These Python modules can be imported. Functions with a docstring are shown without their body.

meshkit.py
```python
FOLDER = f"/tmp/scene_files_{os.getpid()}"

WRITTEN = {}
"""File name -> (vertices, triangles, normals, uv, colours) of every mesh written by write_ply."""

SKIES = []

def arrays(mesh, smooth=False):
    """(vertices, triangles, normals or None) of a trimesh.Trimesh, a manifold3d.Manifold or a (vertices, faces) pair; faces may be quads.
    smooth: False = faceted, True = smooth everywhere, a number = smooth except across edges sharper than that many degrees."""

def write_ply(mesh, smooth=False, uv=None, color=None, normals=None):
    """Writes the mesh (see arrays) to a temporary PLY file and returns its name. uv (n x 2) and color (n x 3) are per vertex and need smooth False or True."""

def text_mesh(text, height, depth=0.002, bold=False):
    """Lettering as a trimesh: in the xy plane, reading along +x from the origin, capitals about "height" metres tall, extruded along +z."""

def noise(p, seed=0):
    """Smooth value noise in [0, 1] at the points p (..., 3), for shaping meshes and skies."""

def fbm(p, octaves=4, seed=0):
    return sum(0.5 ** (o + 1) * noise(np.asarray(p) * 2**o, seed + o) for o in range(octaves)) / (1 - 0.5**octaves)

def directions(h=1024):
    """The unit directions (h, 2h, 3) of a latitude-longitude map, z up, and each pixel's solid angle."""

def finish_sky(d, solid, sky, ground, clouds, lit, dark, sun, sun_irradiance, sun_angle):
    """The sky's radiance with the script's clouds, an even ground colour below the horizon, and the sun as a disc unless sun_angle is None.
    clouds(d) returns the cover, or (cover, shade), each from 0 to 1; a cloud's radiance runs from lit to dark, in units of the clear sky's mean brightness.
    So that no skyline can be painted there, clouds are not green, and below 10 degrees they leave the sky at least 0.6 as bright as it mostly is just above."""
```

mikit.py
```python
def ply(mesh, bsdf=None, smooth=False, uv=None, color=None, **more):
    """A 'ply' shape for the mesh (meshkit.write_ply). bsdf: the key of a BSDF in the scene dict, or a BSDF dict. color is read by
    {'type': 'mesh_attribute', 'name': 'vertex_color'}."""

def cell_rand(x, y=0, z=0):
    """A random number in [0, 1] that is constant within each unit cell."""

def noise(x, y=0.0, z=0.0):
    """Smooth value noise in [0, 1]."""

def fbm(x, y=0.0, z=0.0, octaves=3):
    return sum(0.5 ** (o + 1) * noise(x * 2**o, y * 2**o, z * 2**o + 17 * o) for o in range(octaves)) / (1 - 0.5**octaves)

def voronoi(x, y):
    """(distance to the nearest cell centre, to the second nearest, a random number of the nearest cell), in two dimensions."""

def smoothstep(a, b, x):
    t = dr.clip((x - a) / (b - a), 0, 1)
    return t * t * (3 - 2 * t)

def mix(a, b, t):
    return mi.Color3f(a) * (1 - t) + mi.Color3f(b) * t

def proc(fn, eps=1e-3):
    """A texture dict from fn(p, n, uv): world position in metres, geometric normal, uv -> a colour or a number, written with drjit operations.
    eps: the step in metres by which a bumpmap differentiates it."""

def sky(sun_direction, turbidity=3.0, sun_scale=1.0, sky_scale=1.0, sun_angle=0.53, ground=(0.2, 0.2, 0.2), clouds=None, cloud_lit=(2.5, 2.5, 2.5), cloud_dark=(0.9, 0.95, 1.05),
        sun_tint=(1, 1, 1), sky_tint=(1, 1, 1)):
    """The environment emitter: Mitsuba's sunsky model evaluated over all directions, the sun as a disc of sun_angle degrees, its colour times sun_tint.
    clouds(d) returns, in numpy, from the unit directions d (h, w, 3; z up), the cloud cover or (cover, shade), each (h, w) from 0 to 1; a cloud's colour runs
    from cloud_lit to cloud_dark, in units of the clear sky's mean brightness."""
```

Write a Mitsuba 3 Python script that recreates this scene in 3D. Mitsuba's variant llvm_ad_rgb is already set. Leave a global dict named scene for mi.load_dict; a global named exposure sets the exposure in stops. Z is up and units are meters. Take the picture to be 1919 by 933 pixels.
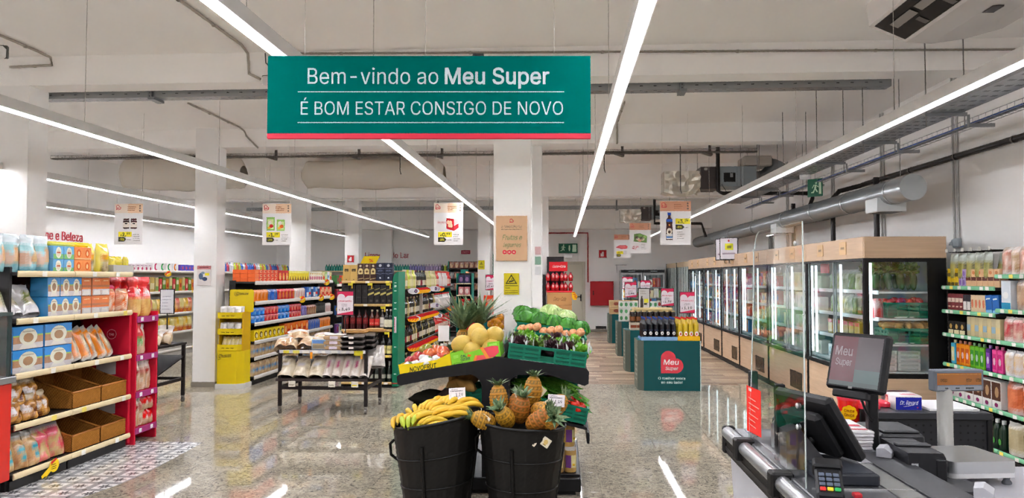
import math, random
import numpy as np, trimesh, mitsuba as mi, drjit as dr
import mikit, meshkit
from mikit import proc, noise, fbm, cell_rand, smoothstep, mix, voronoi
from shapely.geometry import Polygon, Point, box as sbox
from shapely import affinity
from shapely.ops import unary_union
T = mi.ScalarTransform4f
scene, labels = {}, {}
rnd = random.Random(11)
# --- camera, light levels
EYE = (0.0, 0.0, 1.65)
AIM = (-0.06470664, 0.99722627, 0.03678065)
scene['camera'] = {'type': 'perspective', 'fov': 67.35, 'fov_axis': 'x', 'near_clip': 0.05, 'far_clip': 100.0,
     'to_world': T().look_at(origin=list(EYE), target=[EYE[i] + AIM[i] for i in range(3)], up=[0, 0, 1])}
exposure = 1.42
LAMP = (24.3, 24.9, 26.6)        # radiance of the linear ceiling lamps
LED = (1.25, 1.75, 1.9)            # LED tubes inside the coolers
# --- colour and materials
def lin(c):
 if isinstance(c, str):
  c = c.lstrip('#')
  c = [int(c[i:i + 2], 16) / 255 for i in (0, 2, 4)]
  return tuple((x / 12.92 if x <= 0.04045 else ((x + 0.055) / 1.055) ** 2.4) for x in c)
 return tuple(c)
def rgb(c):
 return {'type': 'rgb', 'value': list(lin(c))}
def diff(name, color):
 scene[name] = {'type': 'twosided', 'bsdf': {'type': 'diffuse', 'reflectance': color}}
def f_vc(p, n, uv):
 # the colour of a face, packed into its uv (see ply below)
 r = dr.floor(uv.x)
 g = dr.clip((uv.x - r - 0.05) / 0.9, 0, 1)
 return mi.Color3f(dr.power(r / 1023.0, 2.45), dr.power(g, 2.45), dr.power(uv.y, 2.45)) * 0.9
VC = proc(f_vc)
def bsdf(name, color=VC, rough=0.6, spec=0.4, metal=0.0, **kw):
 scene[name] = {'type': 'twosided', 'bsdf': {'type': 'principled', 'base_color': color, 'roughness': rough, 'specular': spec, 'metallic': metal, **kw}}
diff('m_matte', VC)
bsdf('m_satin', rough=0.45, spec=0.25)
bsdf('m_gloss', rough=0.2, spec=0.5)
bsdf('m_film', rough=0.16, spec=0.75)
bsdf('m_metal', rough=0.32, metal=0.9, spec=0.5)
bsdf('m_skin', color=proc(lambda p, n, uv: mi.Color3f(0.5)), rough=0.5)
scene['m_pane'] = {'type': 'thindielectric', 'int_ior': 1.45}
scene['m_bottle'] = {'type': 'twosided', 'bsdf': {'type': 'principled', 'base_color': VC, 'roughness': 0.08, 'specular': 0.6}}
del scene['m_skin']
def f_granite(p, n, uv):
 a = fbm(p.x * 1.1, p.y * 1.1, 3.0, 2)
 s1 = noise(p.x * 60, p.y * 60, 1.0)
 s2 = noise(p.x * 85, p.y * 85, 5.0)
 s3 = fbm(p.x * 28, p.y * 28, 9.0, 2)
 c = mix((0.30, 0.262, 0.208), (0.43, 0.385, 0.315), smoothstep(0.3, 0.7, s3))
 c = mix(c, (0.085, 0.075, 0.062), smoothstep(0.70, 0.80, s1) * 0.8)
 c = mix(c, (0.60, 0.55, 0.46), smoothstep(0.70, 0.84, s2) * 0.8)
 slab = cell_rand(dr.floor(p.x / 0.6 + 0.5), dr.floor(p.y / 0.6), 2)
 return c * mi.Color3f(1.0, 0.985, 0.92) * (0.47 + 0.12 * a + 0.08 * slab)
def f_wood(p, n, uv):
 row = dr.floor(p.y / 0.19)
 k = dr.floor((p.x + 0.37 * cell_rand(row, 4)) / 0.92)
 t = cell_rand(row, k, 3)
 t2 = cell_rand(row, k, 8)
 g = fbm(p.x * 3.0 + 31 * t, p.y * 46, 7 * t2, 3)
 c = mix((0.16, 0.105, 0.066), (0.36, 0.265, 0.18), smoothstep(0.0, 1.0, t))
 c = mix(c, (0.28, 0.195, 0.135), smoothstep(0.55, 1.0, t2) * 0.5)
 return c * (0.62 + 0.6 * g)
def f_panelwood(p, n, uv):
 g = fbm(p.x * 3.0, p.y * 3.0, p.z * 45.0, 3)
 return mix((0.43, 0.285, 0.18), (0.56, 0.39, 0.26), g)
def f_patt(p, n, uv):
 # printed cement-tile ornament: uv runs 0..1 over one tile
 x, y = dr.abs(uv.x - 0.5), dr.abs(uv.y - 0.5)
 mx, mn = dr.maximum(x, y), dr.minimum(x, y)
 edge = smoothstep(0.355, 0.36, mx)
 arm = 0.062 * (1 - 3.1 * mx) + 0.02 * smoothstep(0.05, 0.16, mx)
 star = smoothstep(arm + 0.008, arm - 0.004, dr.abs(mn - 0.0 * mx)) * smoothstep(0.325, 0.31, mx)
 diag = smoothstep(0.05, 0.04, dr.abs(x - y)) * smoothstep(0.20, 0.19, mx)
 c = mix((0.72, 0.71, 0.70), (0.06, 0.06, 0.065), dr.maximum(star, diag))
 c = mix(c, (0.72, 0.71, 0.70), smoothstep(0.04, 0.03, mx))
 band = mix((0.27, 0.27, 0.275), (0.05, 0.05, 0.055), smoothstep(0.10, 0.09, x + y - 0.80 + 0.12) * smoothstep(0.76, 0.80, x + y) + smoothstep(0.885, 0.895, x + y))
 return mix(c, band, edge)
bsdf('m_granite', proc(f_granite), rough=0.05, spec=0.5)
bsdf('m_plank', proc(f_wood), rough=0.28, spec=0.4)
diff('m_wall', rgb((0.83, 0.812, 0.79)))
diff('m_ceiling', rgb((0.94, 0.915, 0.885)))
bsdf('m_panelwood', proc(f_panelwood), rough=0.5, spec=0.35)
bsdf('m_tile', proc(f_patt), rough=0.12, spec=0.5)
# --- meshes with a colour per vertex
def mat(x=0, y=0, z=0, rz=0, rx=0, ry=0, s=1.0):
 a, b, c = (math.radians(v) for v in (rx, ry, rz))
 X = np.array([[1, 0, 0], [0, math.cos(a), -math.sin(a)], [0, math.sin(a), math.cos(a)]])
 Y = np.array([[math.cos(b), 0, math.sin(b)], [0, 1, 0], [-math.sin(b), 0, math.cos(b)]])
 Z = np.array([[math.cos(c), -math.sin(c), 0], [math.sin(c), math.cos(c), 0], [0, 0, 1]])
 m = np.eye(4)
 m[:3, :3] = Z @ Y @ X @ np.diag(np.broadcast_to(s, 3))
 m[:3, 3] = (x, y, z)
 return m
I4 = np.eye(4)
_texts = {}
class M:
 """Triangles with a colour per vertex; corners are split so that smooth normals keep hard edges."""
 def __init__(self):
  self.v, self.f, self.c, self.n = [], [], [], 0
 def raw(self, v, f, c, m=None):
  v = np.asarray(v, float)
  f = np.asarray(f, int)
  if f.shape[1] == 4:
   f = np.vstack([f[:, [0, 1, 2]], f[:, [0, 2, 3]]])
  if m is not None:
   v = v @ m[:3, :3].T + m[:3, 3]
   if np.linalg.det(m[:3, :3]) < 0:
    f = f[:, ::-1]
  c = np.asarray(lin(c) if isinstance(c, str) else c, float)
  self.v.append(v)
  self.f.append(f + self.n)
  self.c.append(np.broadcast_to(c, (len(v), 3)))
  self.n += len(v)
  return self
 def add(self, o, m=None):
  v, f, c = o.out()
  return self.raw(v, f, c, m)
 def out(self):
  return np.vstack(self.v), np.vstack(self.f), np.vstack(self.c)
 def box(self, x0, y0, z0, x1, y1, z1, c, m=None, skip=''):
  q = {'f': [(x0, y0, z0), (x1, y0, z0), (x1, y0, z1), (x0, y0, z1)], 'b': [(x1, y1, z0), (x0, y1, z0), (x0, y1, z1), (x1, y1, z1)],
    'l': [(x0, y1, z0), (x0, y0, z0), (x0, y0, z1), (x0, y1, z1)], 'r': [(x1, y0, z0), (x1, y1, z0), (x1, y1, z1), (x1, y0, z1)],
    't': [(x0, y0, z1), (x1, y0, z1), (x1, y1, z1), (x0, y1, z1)], 'd': [(x0, y1, z0), (x1, y1, z0), (x1, y0, z0), (x0, y0, z0)]}
  v, f = [], []
  for k, p in q.items():
   if k not in skip:
    f.append([len(v) + i for i in range(4)])
    v += p
  return self.raw(v, f, c, m)
 def cb(self, x0, y0, z0, x1, y1, z1, c, b=0.004, m=None):
  """A box with chamfered edges."""
  lo, hi = np.array([x0, y0, z0]), np.array([x1, y1, z1])
  b = min(b, 0.49 * float((hi - lo).min()))
  pts, idx = [], {}
  for sx in (0, 1):
   for sy in (0, 1):
    for sz in (0, 1):
     s = (sx, sy, sz)
     for ax in range(3):
      p = [(lo, hi)[s[i]][i] + (0 if i == ax else (b if s[i] == 0 else -b)) for i in range(3)]
      idx[s, ax] = len(pts)
      pts.append(p)
  pts = np.array(pts)
  F = []
  for ax in range(3):
   o = [i for i in range(3) if i != ax]
   for sv in (0, 1):
    def key(a, bb):
     s = [0, 0, 0]
     s[ax], s[o[0]], s[o[1]] = sv, a, bb
     return idx[tuple(s), ax]
    F.append([key(0, 0), key(1, 0), key(1, 1), key(0, 1)])
  for ax in range(3):
   o = [i for i in range(3) if i != ax]
   for a in (0, 1):
    for bb in (0, 1):
     def k2(t, which):
      s = [0, 0, 0]
      s[ax], s[o[0]], s[o[1]] = t, a, bb
      return idx[tuple(s), which]
     F.append([k2(0, o[0]), k2(1, o[0]), k2(1, o[1]), k2(0, o[1])])
  for sx in (0, 1):
   for sy in (0, 1):
    for sz in (0, 1):
     F.append([idx[(sx, sy, sz), 0], idx[(sx, sy, sz), 1], idx[(sx, sy, sz), 2], idx[(sx, sy, sz), 2]])
  mid = (lo + hi) / 2
  v, f = [], []
  for q in F:
   q = list(dict.fromkeys(q))
   p = pts[q]
   nn = np.cross(p[1] - p[0], p[2] - p[0])
   if nn @ (p.mean(0) - mid) < 0:
    p = p[::-1]
   k = len(v)
   v += list(p)
   f += [[k, k + 1, k + 2]] + ([[k, k + 2, k + 3]] if len(q) == 4 else [])
  return self.raw(v, f, c, m)
 def lathe(self, prof, c, n=14, m=None, cap=True, sx=1.0, sy=1.0):
  """prof: (radius, z) or (radius, z, colour); a repeated point makes a hard edge."""
  a = np.arange(n) * 2 * math.pi / n
  ca, sa = np.cos(a) * sx, np.sin(a) * sy
  v, cols, f = [], [], []
  base = lin(c) if c is not None else None
  for i, p in enumerate(prof):
   v += [(p[0] * x, p[0] * y, p[1]) for x, y in zip(ca, sa)]
   cols += [lin(p[2]) if len(p) > 2 else base] * n
   if i:
    for k in range(n):
     b, t = (i - 1) * n, i * n
     f.append([b + k, b + (k + 1) % n, t + (k + 1) % n, t + k])
  f = [q for q in f]
  if cap:
   for i, flip in ((0, True), (len(prof) - 1, False)):
    p = prof[i]
    if p[0] > 1e-6:
     k0 = len(v)
     v += [(p[0] * x, p[0] * y, p[1]) for x, y in zip(ca, sa)] + [(0, 0, p[1])]
     cols += [lin(p[2]) if len(p) > 2 else base] * (n + 1)
     for k in range(n):
      q = [k0 + k, k0 + (k + 1) % n, k0 + n, k0 + n]
      f.append(q if not flip else [q[1], q[0], q[2], q[2]])
  return self.raw(v, f, np.array(cols), m)
 def tube(self, pts, r, c, n=7, m=None, cap=True):
  pts = np.asarray(pts, float)
  r = np.broadcast_to(r, len(pts))
  d = np.gradient(pts, axis=0)
  d /= np.linalg.norm(d, axis=1, keepdims=True) + 1e-12
  up = np.array([0, 0, 1.0]) if abs(d[0][2]) < 0.9 else np.array([1.0, 0, 0])
  v, f = [], []
  a = np.arange(n) * 2 * math.pi / n
  for i, p in enumerate(pts):
   s = np.cross(d[i], up)
   s /= np.linalg.norm(s) + 1e-12
   u = np.cross(s, d[i])
   up = u
   v += [p + r[i] * (math.cos(t) * s + math.sin(t) * u) for t in a]
   if i:
    for k in range(n):
     b, t = (i - 1) * n, i * n
     f.append([b + k, b + (k + 1) % n, t + (k + 1) % n, t + k])
  if cap:
   for i, flip in ((0, True), (len(pts) - 1, False)):
    k0 = len(v)
    v += [v[i * n + k] for k in range(n)] + [pts[i]]
    for k in range(n):
     q = [k0 + k, k0 + (k + 1) % n, k0 + n, k0 + n]
     f.append(q if not flip else [q[1], q[0], q[2], q[2]])
  return self.raw(v, f, c, m)
 def ell(self, c0, rad, c, n=10, k=7, m=None, bump=0.0, seed=0):
  th = np.linspace(0, math.pi, k)
  ph = np.arange(n) * 2 * math.pi / n
  v = np.array([[math.sin(t) * math.cos(p), math.sin(t) * math.sin(p), -math.cos(t)] for t in th for p in ph])
  if bump:
   v *= 1 + bump * (meshkit.noise(v * 2.2 + seed * 7.1, seed)[:, None] - 0.5) * 2
  v = v * np.array(rad) + np.array(c0)
  f = [[i * n + j, i * n + (j + 1) % n, (i + 1) * n + (j + 1) % n, (i + 1) * n + j] for i in range(k - 1) for j in range(n)]
  return self.raw(v, f, c, m)
 def quad(self, a, b, c_, d, col, m=None):
  return self.raw([a, b, c_, d], [[0, 1, 2, 3]], col, m)
 def plate(self, x0, z0, x1, z1, y, c, m=None):
  """A flat print on a face that looks towards -y."""
  return self.raw([(x0, y, z0), (x1, y, z0), (x1, y, z1), (x0, y, z1)], [[0, 1, 2, 3]], c, m)
 def disc(self, x, z, rx, rz, y, c, n=14, m=None):
  a = np.arange(n) * 2 * math.pi / n
  v = [(x + rx * math.cos(t), y, z + rz * math.sin(t)) for t in a] + [(x, y, z)]
  return self.raw(v, [[k, (k + 1) % n, n] for k in range(n)], c, m)
 def poly(self, pts, c, y=0.0, d=0.0, m=None):
  """A flat outline in x and z on a face that looks towards -y, thickened by d away from it."""
  P = pts if hasattr(pts, 'geom_type') else Polygon(pts)
  for g in getattr(P, 'geoms', [P]):
   if g.is_empty or g.area < 1e-9:
    continue
   if d:
    t = trimesh.creation.extrude_polygon(g, d, engine='earcut')
    v = np.array(t.vertices)
    v = np.stack([v[:, 0], y - v[:, 2], v[:, 1]], 1)
    f = np.array(t.faces)
    w = v[f].reshape(-1, 3)
    self.raw(w, np.arange(len(w)).reshape(-1, 3), c, m)
   else:
    v, f = trimesh.creation.triangulate_polygon(g, engine='earcut')
    v = np.stack([v[:, 0], np.full(len(v), y), v[:, 1]], 1)
    self.raw(v, f, c, m)
  return self
 def text(self, s, x, z, h, y, c, bold=False, d=0.0006, fit=None, centre=True, m=None, slant=0.0):
  """Lettering on a face that looks towards -y; h: height of the capitals, fit: the width it is brought to."""
  k = (s, bold)
  if k not in _texts:
   t = meshkit.text_mesh(s, 0.1, 0.01, bold)
   v = np.array(t.vertices)[np.array(t.faces)].reshape(-1, 3)
   _texts[k] = (v - [v[:, 0].min(), 0, 0])
  v = _texts[k]
  w = v[:, 0].max()
  sz = h / 0.1
  sx = sz if fit is None else fit / w
  q = np.stack([v[:, 0] * sx + v[:, 1] * sz * slant, y - v[:, 2] * d / 0.01, z + v[:, 1] * sz], 1)
  q[:, 0] += x - (w * sx / 2 if centre else 0)
  return self.raw(q, np.arange(len(q)).reshape(-1, 3), c, m)
 def ext(self, pts, y0, y1, c, m=None):
  """An outline in x and z drawn out from y0 to y1 (hard edges)."""
  return self.poly(pts, c, y1, y1 - y0, m)
def ply(o, bsdf_name, **kw):
 """The shape dict of an M: smooth normals, one colour per face packed into the uv, so that meshes of one material can be joined."""
 v, f, c = o.out()
 a = v[f]
 fn = np.cross(a[:, 1] - a[:, 0], a[:, 2] - a[:, 0])
 keep = np.einsum('ij,ij->i', fn, fn) > 1e-22
 f, fn = f[keep], fn[keep]
 n = np.zeros_like(v)
 for k in range(3):
  np.add.at(n, f[:, k], fn)
 n /= np.maximum(np.linalg.norm(n, axis=1, keepdims=True), 1e-30)
 fc = c[f]
 mixed = np.abs(fc - fc[:, :1]).max((1, 2)) > 1e-4
 fm = f[mixed]
 nv = len(v)
 mean = np.repeat(fc[mixed].mean(1), 3, 0)
 f2 = f.copy()
 f2[mixed] = nv + np.arange(3 * len(fm)).reshape(-1, 3)
 v, n, c = np.vstack([v, v[fm.ravel()]]), np.vstack([n, n[fm.ravel()]]), np.vstack([c, mean])
 used = np.unique(f2)
 back = np.zeros(len(v), int)
 back[used] = np.arange(len(used))
 v, n, c, f2 = v[used], n[used], c[used], back[f2]
 q = np.sqrt(np.clip(c, 0, 1))
 uv = np.stack([np.round(q[:, 0] * 1023) + 0.05 + 0.9 * q[:, 1], q[:, 2]], 1)
 return {'type': 'ply', 'filename': meshkit.write_ply((v, f2), False, uv, None, normals=n), 'face_normals': False, 'bsdf': {'type': 'ref', 'id': bsdf_name}, **kw}
# --- things, parts, labels
_count = {}
def number(name):
 k = _count.get(name, 0)
 _count[name] = k + 1
 return name if k == 0 else f'{name}_{k:03d}'
def tag(key, label=None, cat=None, group=None, kind=None):
 d = {}
 if label: d['label'] = label
 if cat: d['category'] = cat
 if group: d['group'] = group
 if kind: d['kind'] = kind
 labels[key] = d
 return key
class Proto:
 """parts: (name, M, bsdf[, label]); name '' is the thing's own mesh; 'door/handle' is a sub-part of the last door."""
 def __init__(self, *parts):
  self.parts, seen, last = [], {}, {}
  for p in parts:
   name, mesh, b = p[:3]
   extra = p[3] if len(p) > 3 else None
   if name == '':
    key = ''
   else:
    top, _, sub = name.partition('/')
    if sub:
     h = last[top] + '__' + sub
    else:
     h = top
    k = seen.get(h, 0)
    seen[h] = k + 1
    key = h if k == 0 else f'{h}_{k:03d}'
    if not sub:
     last[top] = key
    key = '__' + key
   d = mesh if isinstance(mesh, dict) else ply(mesh, b)
   self.parts.append((key, d, extra))
def put(name, p, m=None, label=None, cat=None, group=None, kind=None):
 key = number(name)
 if m is not None and cat and not kind:
  m = m.copy()
  m[2, 3] += 0.0015      # set down, not sunk in
 for part, d, extra in p.parts:
  scene[key + part] = {**d, 'to_world': T(m)} if m is not None else d
  if extra and part:
   labels[key + part] = {'label': extra}
 tag(key, label, cat, group, kind)
 return key
def one(name, mesh, b, m=None, label=None, cat=None, group=None, kind=None):
 return put(name, Proto(('', mesh, b)), m, label, cat, group, kind)
def child(parent, name, mesh, b, m=None, label=None, kind=None):
 k, n = parent + '__' + name, 0
 while k in scene:
  n += 1
  k = f'{parent}__{name}_{n:03d}'
 d = mesh if isinstance(mesh, dict) else ply(mesh, b)
 scene[k] = {**d, 'to_world': T(m)} if m is not None else d
 if label or kind:
  labels[k] = {**({'label': label} if label else {}), **({'kind': kind} if kind else {})}
 return k
# --- the lamps: six long strips under the ceiling
LAMP_Z, LAMP_Y0, LAMP_Y1 = 2.75, -2.8, 20.7
LAMP_X = [(-8.02, 'suspended strip lamp nearest the left wall, behind the lettering side'), (-5.76, 'suspended strip lamp just inside the left columns, second from the left wall'),
   (-3.63, 'suspended strip lamp running from the left picture edge above the bakery shelves'), (-1.40, 'suspended strip lamp passing behind the teal welcome sign'),
   (0.345, 'suspended strip lamp just right of the teal welcome sign'), (2.37, 'suspended strip lamp along the cooler aisle beside the cable trays')]
for lx, text in LAMP_X:
 h, d, wires = M(), M(), []
 h.box(lx - 0.036, LAMP_Y0, LAMP_Z + 0.002, lx - 0.029, LAMP_Y1, LAMP_Z + 0.075, '#dcdad8')
 h.box(lx + 0.029, LAMP_Y0, LAMP_Z + 0.002, lx + 0.036, LAMP_Y1, LAMP_Z + 0.075, '#dcdad8')
 h.box(lx - 0.029, LAMP_Y0, LAMP_Z + 0.068, lx + 0.029, LAMP_Y1, LAMP_Z + 0.075, '#dcdad8')
 ax = [(lx - 0.029 * math.cos(t), LAMP_Z - 0.013 * math.sin(t)) for t in np.linspace(0, math.pi, 7)]
 d.raw([(a, y, z) for a, z in ax for y in (LAMP_Y0, LAMP_Y1)], [[2 * q, 2 * q + 1, 2 * q + 3, 2 * q + 2] for q in range(6)], (0.9, 0.9, 0.9))
 for y in np.arange(LAMP_Y0 + 1.5, LAMP_Y1, 2.3):
  wires.append(M().tube([(lx, y, LAMP_Z + 0.07), (lx, y, 3.919)], 0.0022, "#b9b4ae", 5))
 k = number('ceiling_light')
 tag(k, text, 'lamp', 'strip lamps under the ceiling')
 child(k, 'housing', h, 'm_satin')
 child(k, 'diffuser', {**ply(d, 'm_matte'), 'emitter': {'type': 'area', 'radiance': {'type': 'rgb', 'value': list(LAMP)}}}, None, label='glowing white diffuser')
 for w in wires: child(k, "cable", w, "m_satin")
# --- the shell
XL, XR, YB, YF, CZ = -8.9, 4.4, 23.5, -3.6, 3.92
WHITE = '#e9e6e3'
def struct(name, mesh, b):
 scene[name] = ply(mesh, b)
 return tag(name, None, None, None, 'structure')
struct('floor', M().box(XL - 0.2, YF - 0.2, -0.12, XR + 0.2, YB + 0.2, -0.006, '#5a554c'), 'm_granite')
struct('ceiling', M().box(XL - 0.2, YF - 0.2, CZ, XR + 0.2, YB + 0.2, CZ + 0.15, WHITE), 'm_ceiling')
struct('wall_left', M().box(XL - 0.2, YF, -0.1, XL, YB, CZ, WHITE), 'm_wall')
struct('wall_right', M().box(XR, YF, -0.1, XR + 0.2, YB, CZ, WHITE), 'm_wall')
struct('wall_front', M().box(XL, YF - 0.2, -0.1, XR, YF, CZ, WHITE), 'm_wall')
DX0, DX1, DZ = -0.32, 0.66, 2.08
struct('wall_back', M().box(XL, YB, -0.1, DX0, YB + 0.2, CZ, WHITE).box(DX1, YB, -0.1, XR, YB + 0.2, CZ, WHITE).box(DX0, YB, DZ, DX1, YB + 0.2, CZ, WHITE), 'm_wall')
struct('trim_1', M().box(DX1 - 0.03, YB - 0.02, 0, DX1 + 0.05, YB + 0.05, DZ + 0.05, '#c9c3b4').box(DX0 - 0.05, YB - 0.02, 0, DX0 + 0.03, YB + 0.05, DZ + 0.05, '#c9c3b4')
  .box(DX0 - 0.05, YB - 0.02, DZ - 0.03, DX1 + 0.05, YB + 0.05, DZ + 0.05, '#c9c3b4'), 'm_satin')
struct('door_1', M().cb(DX0 + 0.03, YB + 0.03, 0.005, DX1 - 0.03, YB + 0.08, DZ - 0.03, '#d2ccbc'), 'm_satin')
child('door_1', 'handle', M().box(0.555, YB + 0.015, 0.93, 0.595, YB + 0.035, 1.13, '#1d1b1a').tube([(0.575, YB + 0.02, 1.06), (0.575, YB - 0.03, 1.06), (0.42, YB - 0.035, 1.06)], 0.012, '#1d1b1a', 6), 'm_satin')
for nm, x0, x1 in (('baseboard_back', XL, DX0 - 0.05), ('baseboard_rear', DX1 + 0.05, XR)):
 struct(nm, M().box(x0, YB - 0.012, 0, x1, YB, 0.07, '#8d857a'), 'm_satin')
# left of the first column a stretch of wall closes the hall off
struct('wall_entrance', M().box(XL, 7.62, -0.05, -5.80, 7.80, CZ, WHITE), 'm_wall')
# granite slabs, one by one near the camera, joined farther off
slab = ply(M().cb(-0.2991, 0.0009, -0.012, 0.2991, 0.5991, 0.0, '#8f877a', 0.0012), 'm_granite')
far = M()
WX0, WX1, WY0 = -0.30, 3.20, 12.0
cells = []
for i in range(-14, 8):
 for j in range(-6, 40):
  x, y = i * 0.6, j * 0.6
  if x - 0.3 < XL or x + 0.3 > XR or y + 0.6 > YB:
   continue
  if x - 0.31 >= WX0 and x + 0.31 <= WX1 + 0.05 and y + 0.01 >= WY0:
   continue
  seen = y > 4.0 and abs(x + 0.065 * y) < 0.68 * y + 0.5
  cells.append((0 if seen else 1, y, x, y))
cells.sort()
for q, (s, _, x, y) in enumerate(cells):
 if q < 290 and s == 0:
  child('floor', 'slab', slab, None, mat(x, y, 0))
 else:
  far.box(x - 0.2991, y + 0.0009, -0.012, x + 0.2991, y + 0.5991, 0, '#8f877a', skip='d')
child('floor', 'slab_field', far, 'm_granite', kind='stuff')
# wood-look planks in the cooler aisle
struct('floor_wood', M().box(WX0, WY0, -0.006, WX1, YB, -0.001, '#5b4636'), 'm_plank')
for r in range(int((YB - WY0) / 0.19)):
 y = math.ceil(WY0 / 0.19) * 0.19 + r * 0.19
 if y + 0.19 > YB: break
 row = int(round(y / 0.19))
 xs = [WX0, WX1]
 h = (np.uint32((row + 1000000) * 374761393 & 0xFFFFFFFF) ^ 0)
 off = 0.23 * (row * 7 % 4)
 x = WX0 - off
 while x < WX1:
  a, b = max(x, WX0), min(x + 0.92, WX1)
  if b - a > 0.08:
   child('floor_wood', 'plank', M().box(a + 0.0008, y + 0.0008, -0.001, b - 0.0008, y + 0.1892, 0.0025, '#8d7358', skip='d'), 'm_plank')
  x += 0.92
# patterned tiles under the bakery shelves
ta = [(-4.9, 5.2), (-3.66, 5.2), (-3.52, 6.0), (-3.50, 6.35), (-3.58, 7.52), (-4.9, 7.56)]
TP = Polygon(ta)
struct('floor_tiled', M().raw([(x, y, 0.0008) for x, y in ta], [[0, 1, 2], [0, 2, 3], [0, 3, 4], [0, 4, 5]], '#888888'), 'm_matte')
ts = 0.2
for i in range(8):
 for j in range(13):
  x, y = -4.9 + i * ts, 5.0 + j * ts
  c = TP.intersection(sbox(x + 0.001, y + 0.001, x + ts - 0.001, y + ts - 0.001))
  if c.is_empty or c.area < 0.0012 or c.geom_type != 'Polygon':
   continue
  v, f = trimesh.creation.triangulate_polygon(c, engine='earcut')
  v = np.asarray(v)
  uv = (v - [x, y]) / ts
  v3 = np.column_stack([v, np.full(len(v), 0.003)])
  b3 = np.column_stack([v, np.full(len(v), 0.0008)])
  ring = np.asarray(c.exterior.coords)[:-1]
  nr = len(ring)
  wall_v = np.vstack([np.column_stack([ring, np.full(nr, 0.0008)]), np.column_stack([ring, np.full(nr, 0.003)])])
  wf = [[k, (k + 1) % nr, nr + (k + 1) % nr] for k in range(nr)] + [[k, nr + (k + 1) % nr, nr + k] for k in range(nr)]
  allv = np.vstack([v3, wall_v])
  allf = np.vstack([np.asarray(f), np.asarray(wf) + len(v3)])
  alluv = np.vstack([uv, (wall_v[:, :2] - [x, y]) / ts])
  scene_k = 'floor_tiled__tile' + ('' if 'floor_tiled__tile' not in scene else f'_{sum(k.startswith("floor_tiled__tile") for k in scene):03d}')
  scene[scene_k] = mikit.ply((allv, allf), 'm_tile', smooth=False, uv=alluv)
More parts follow.
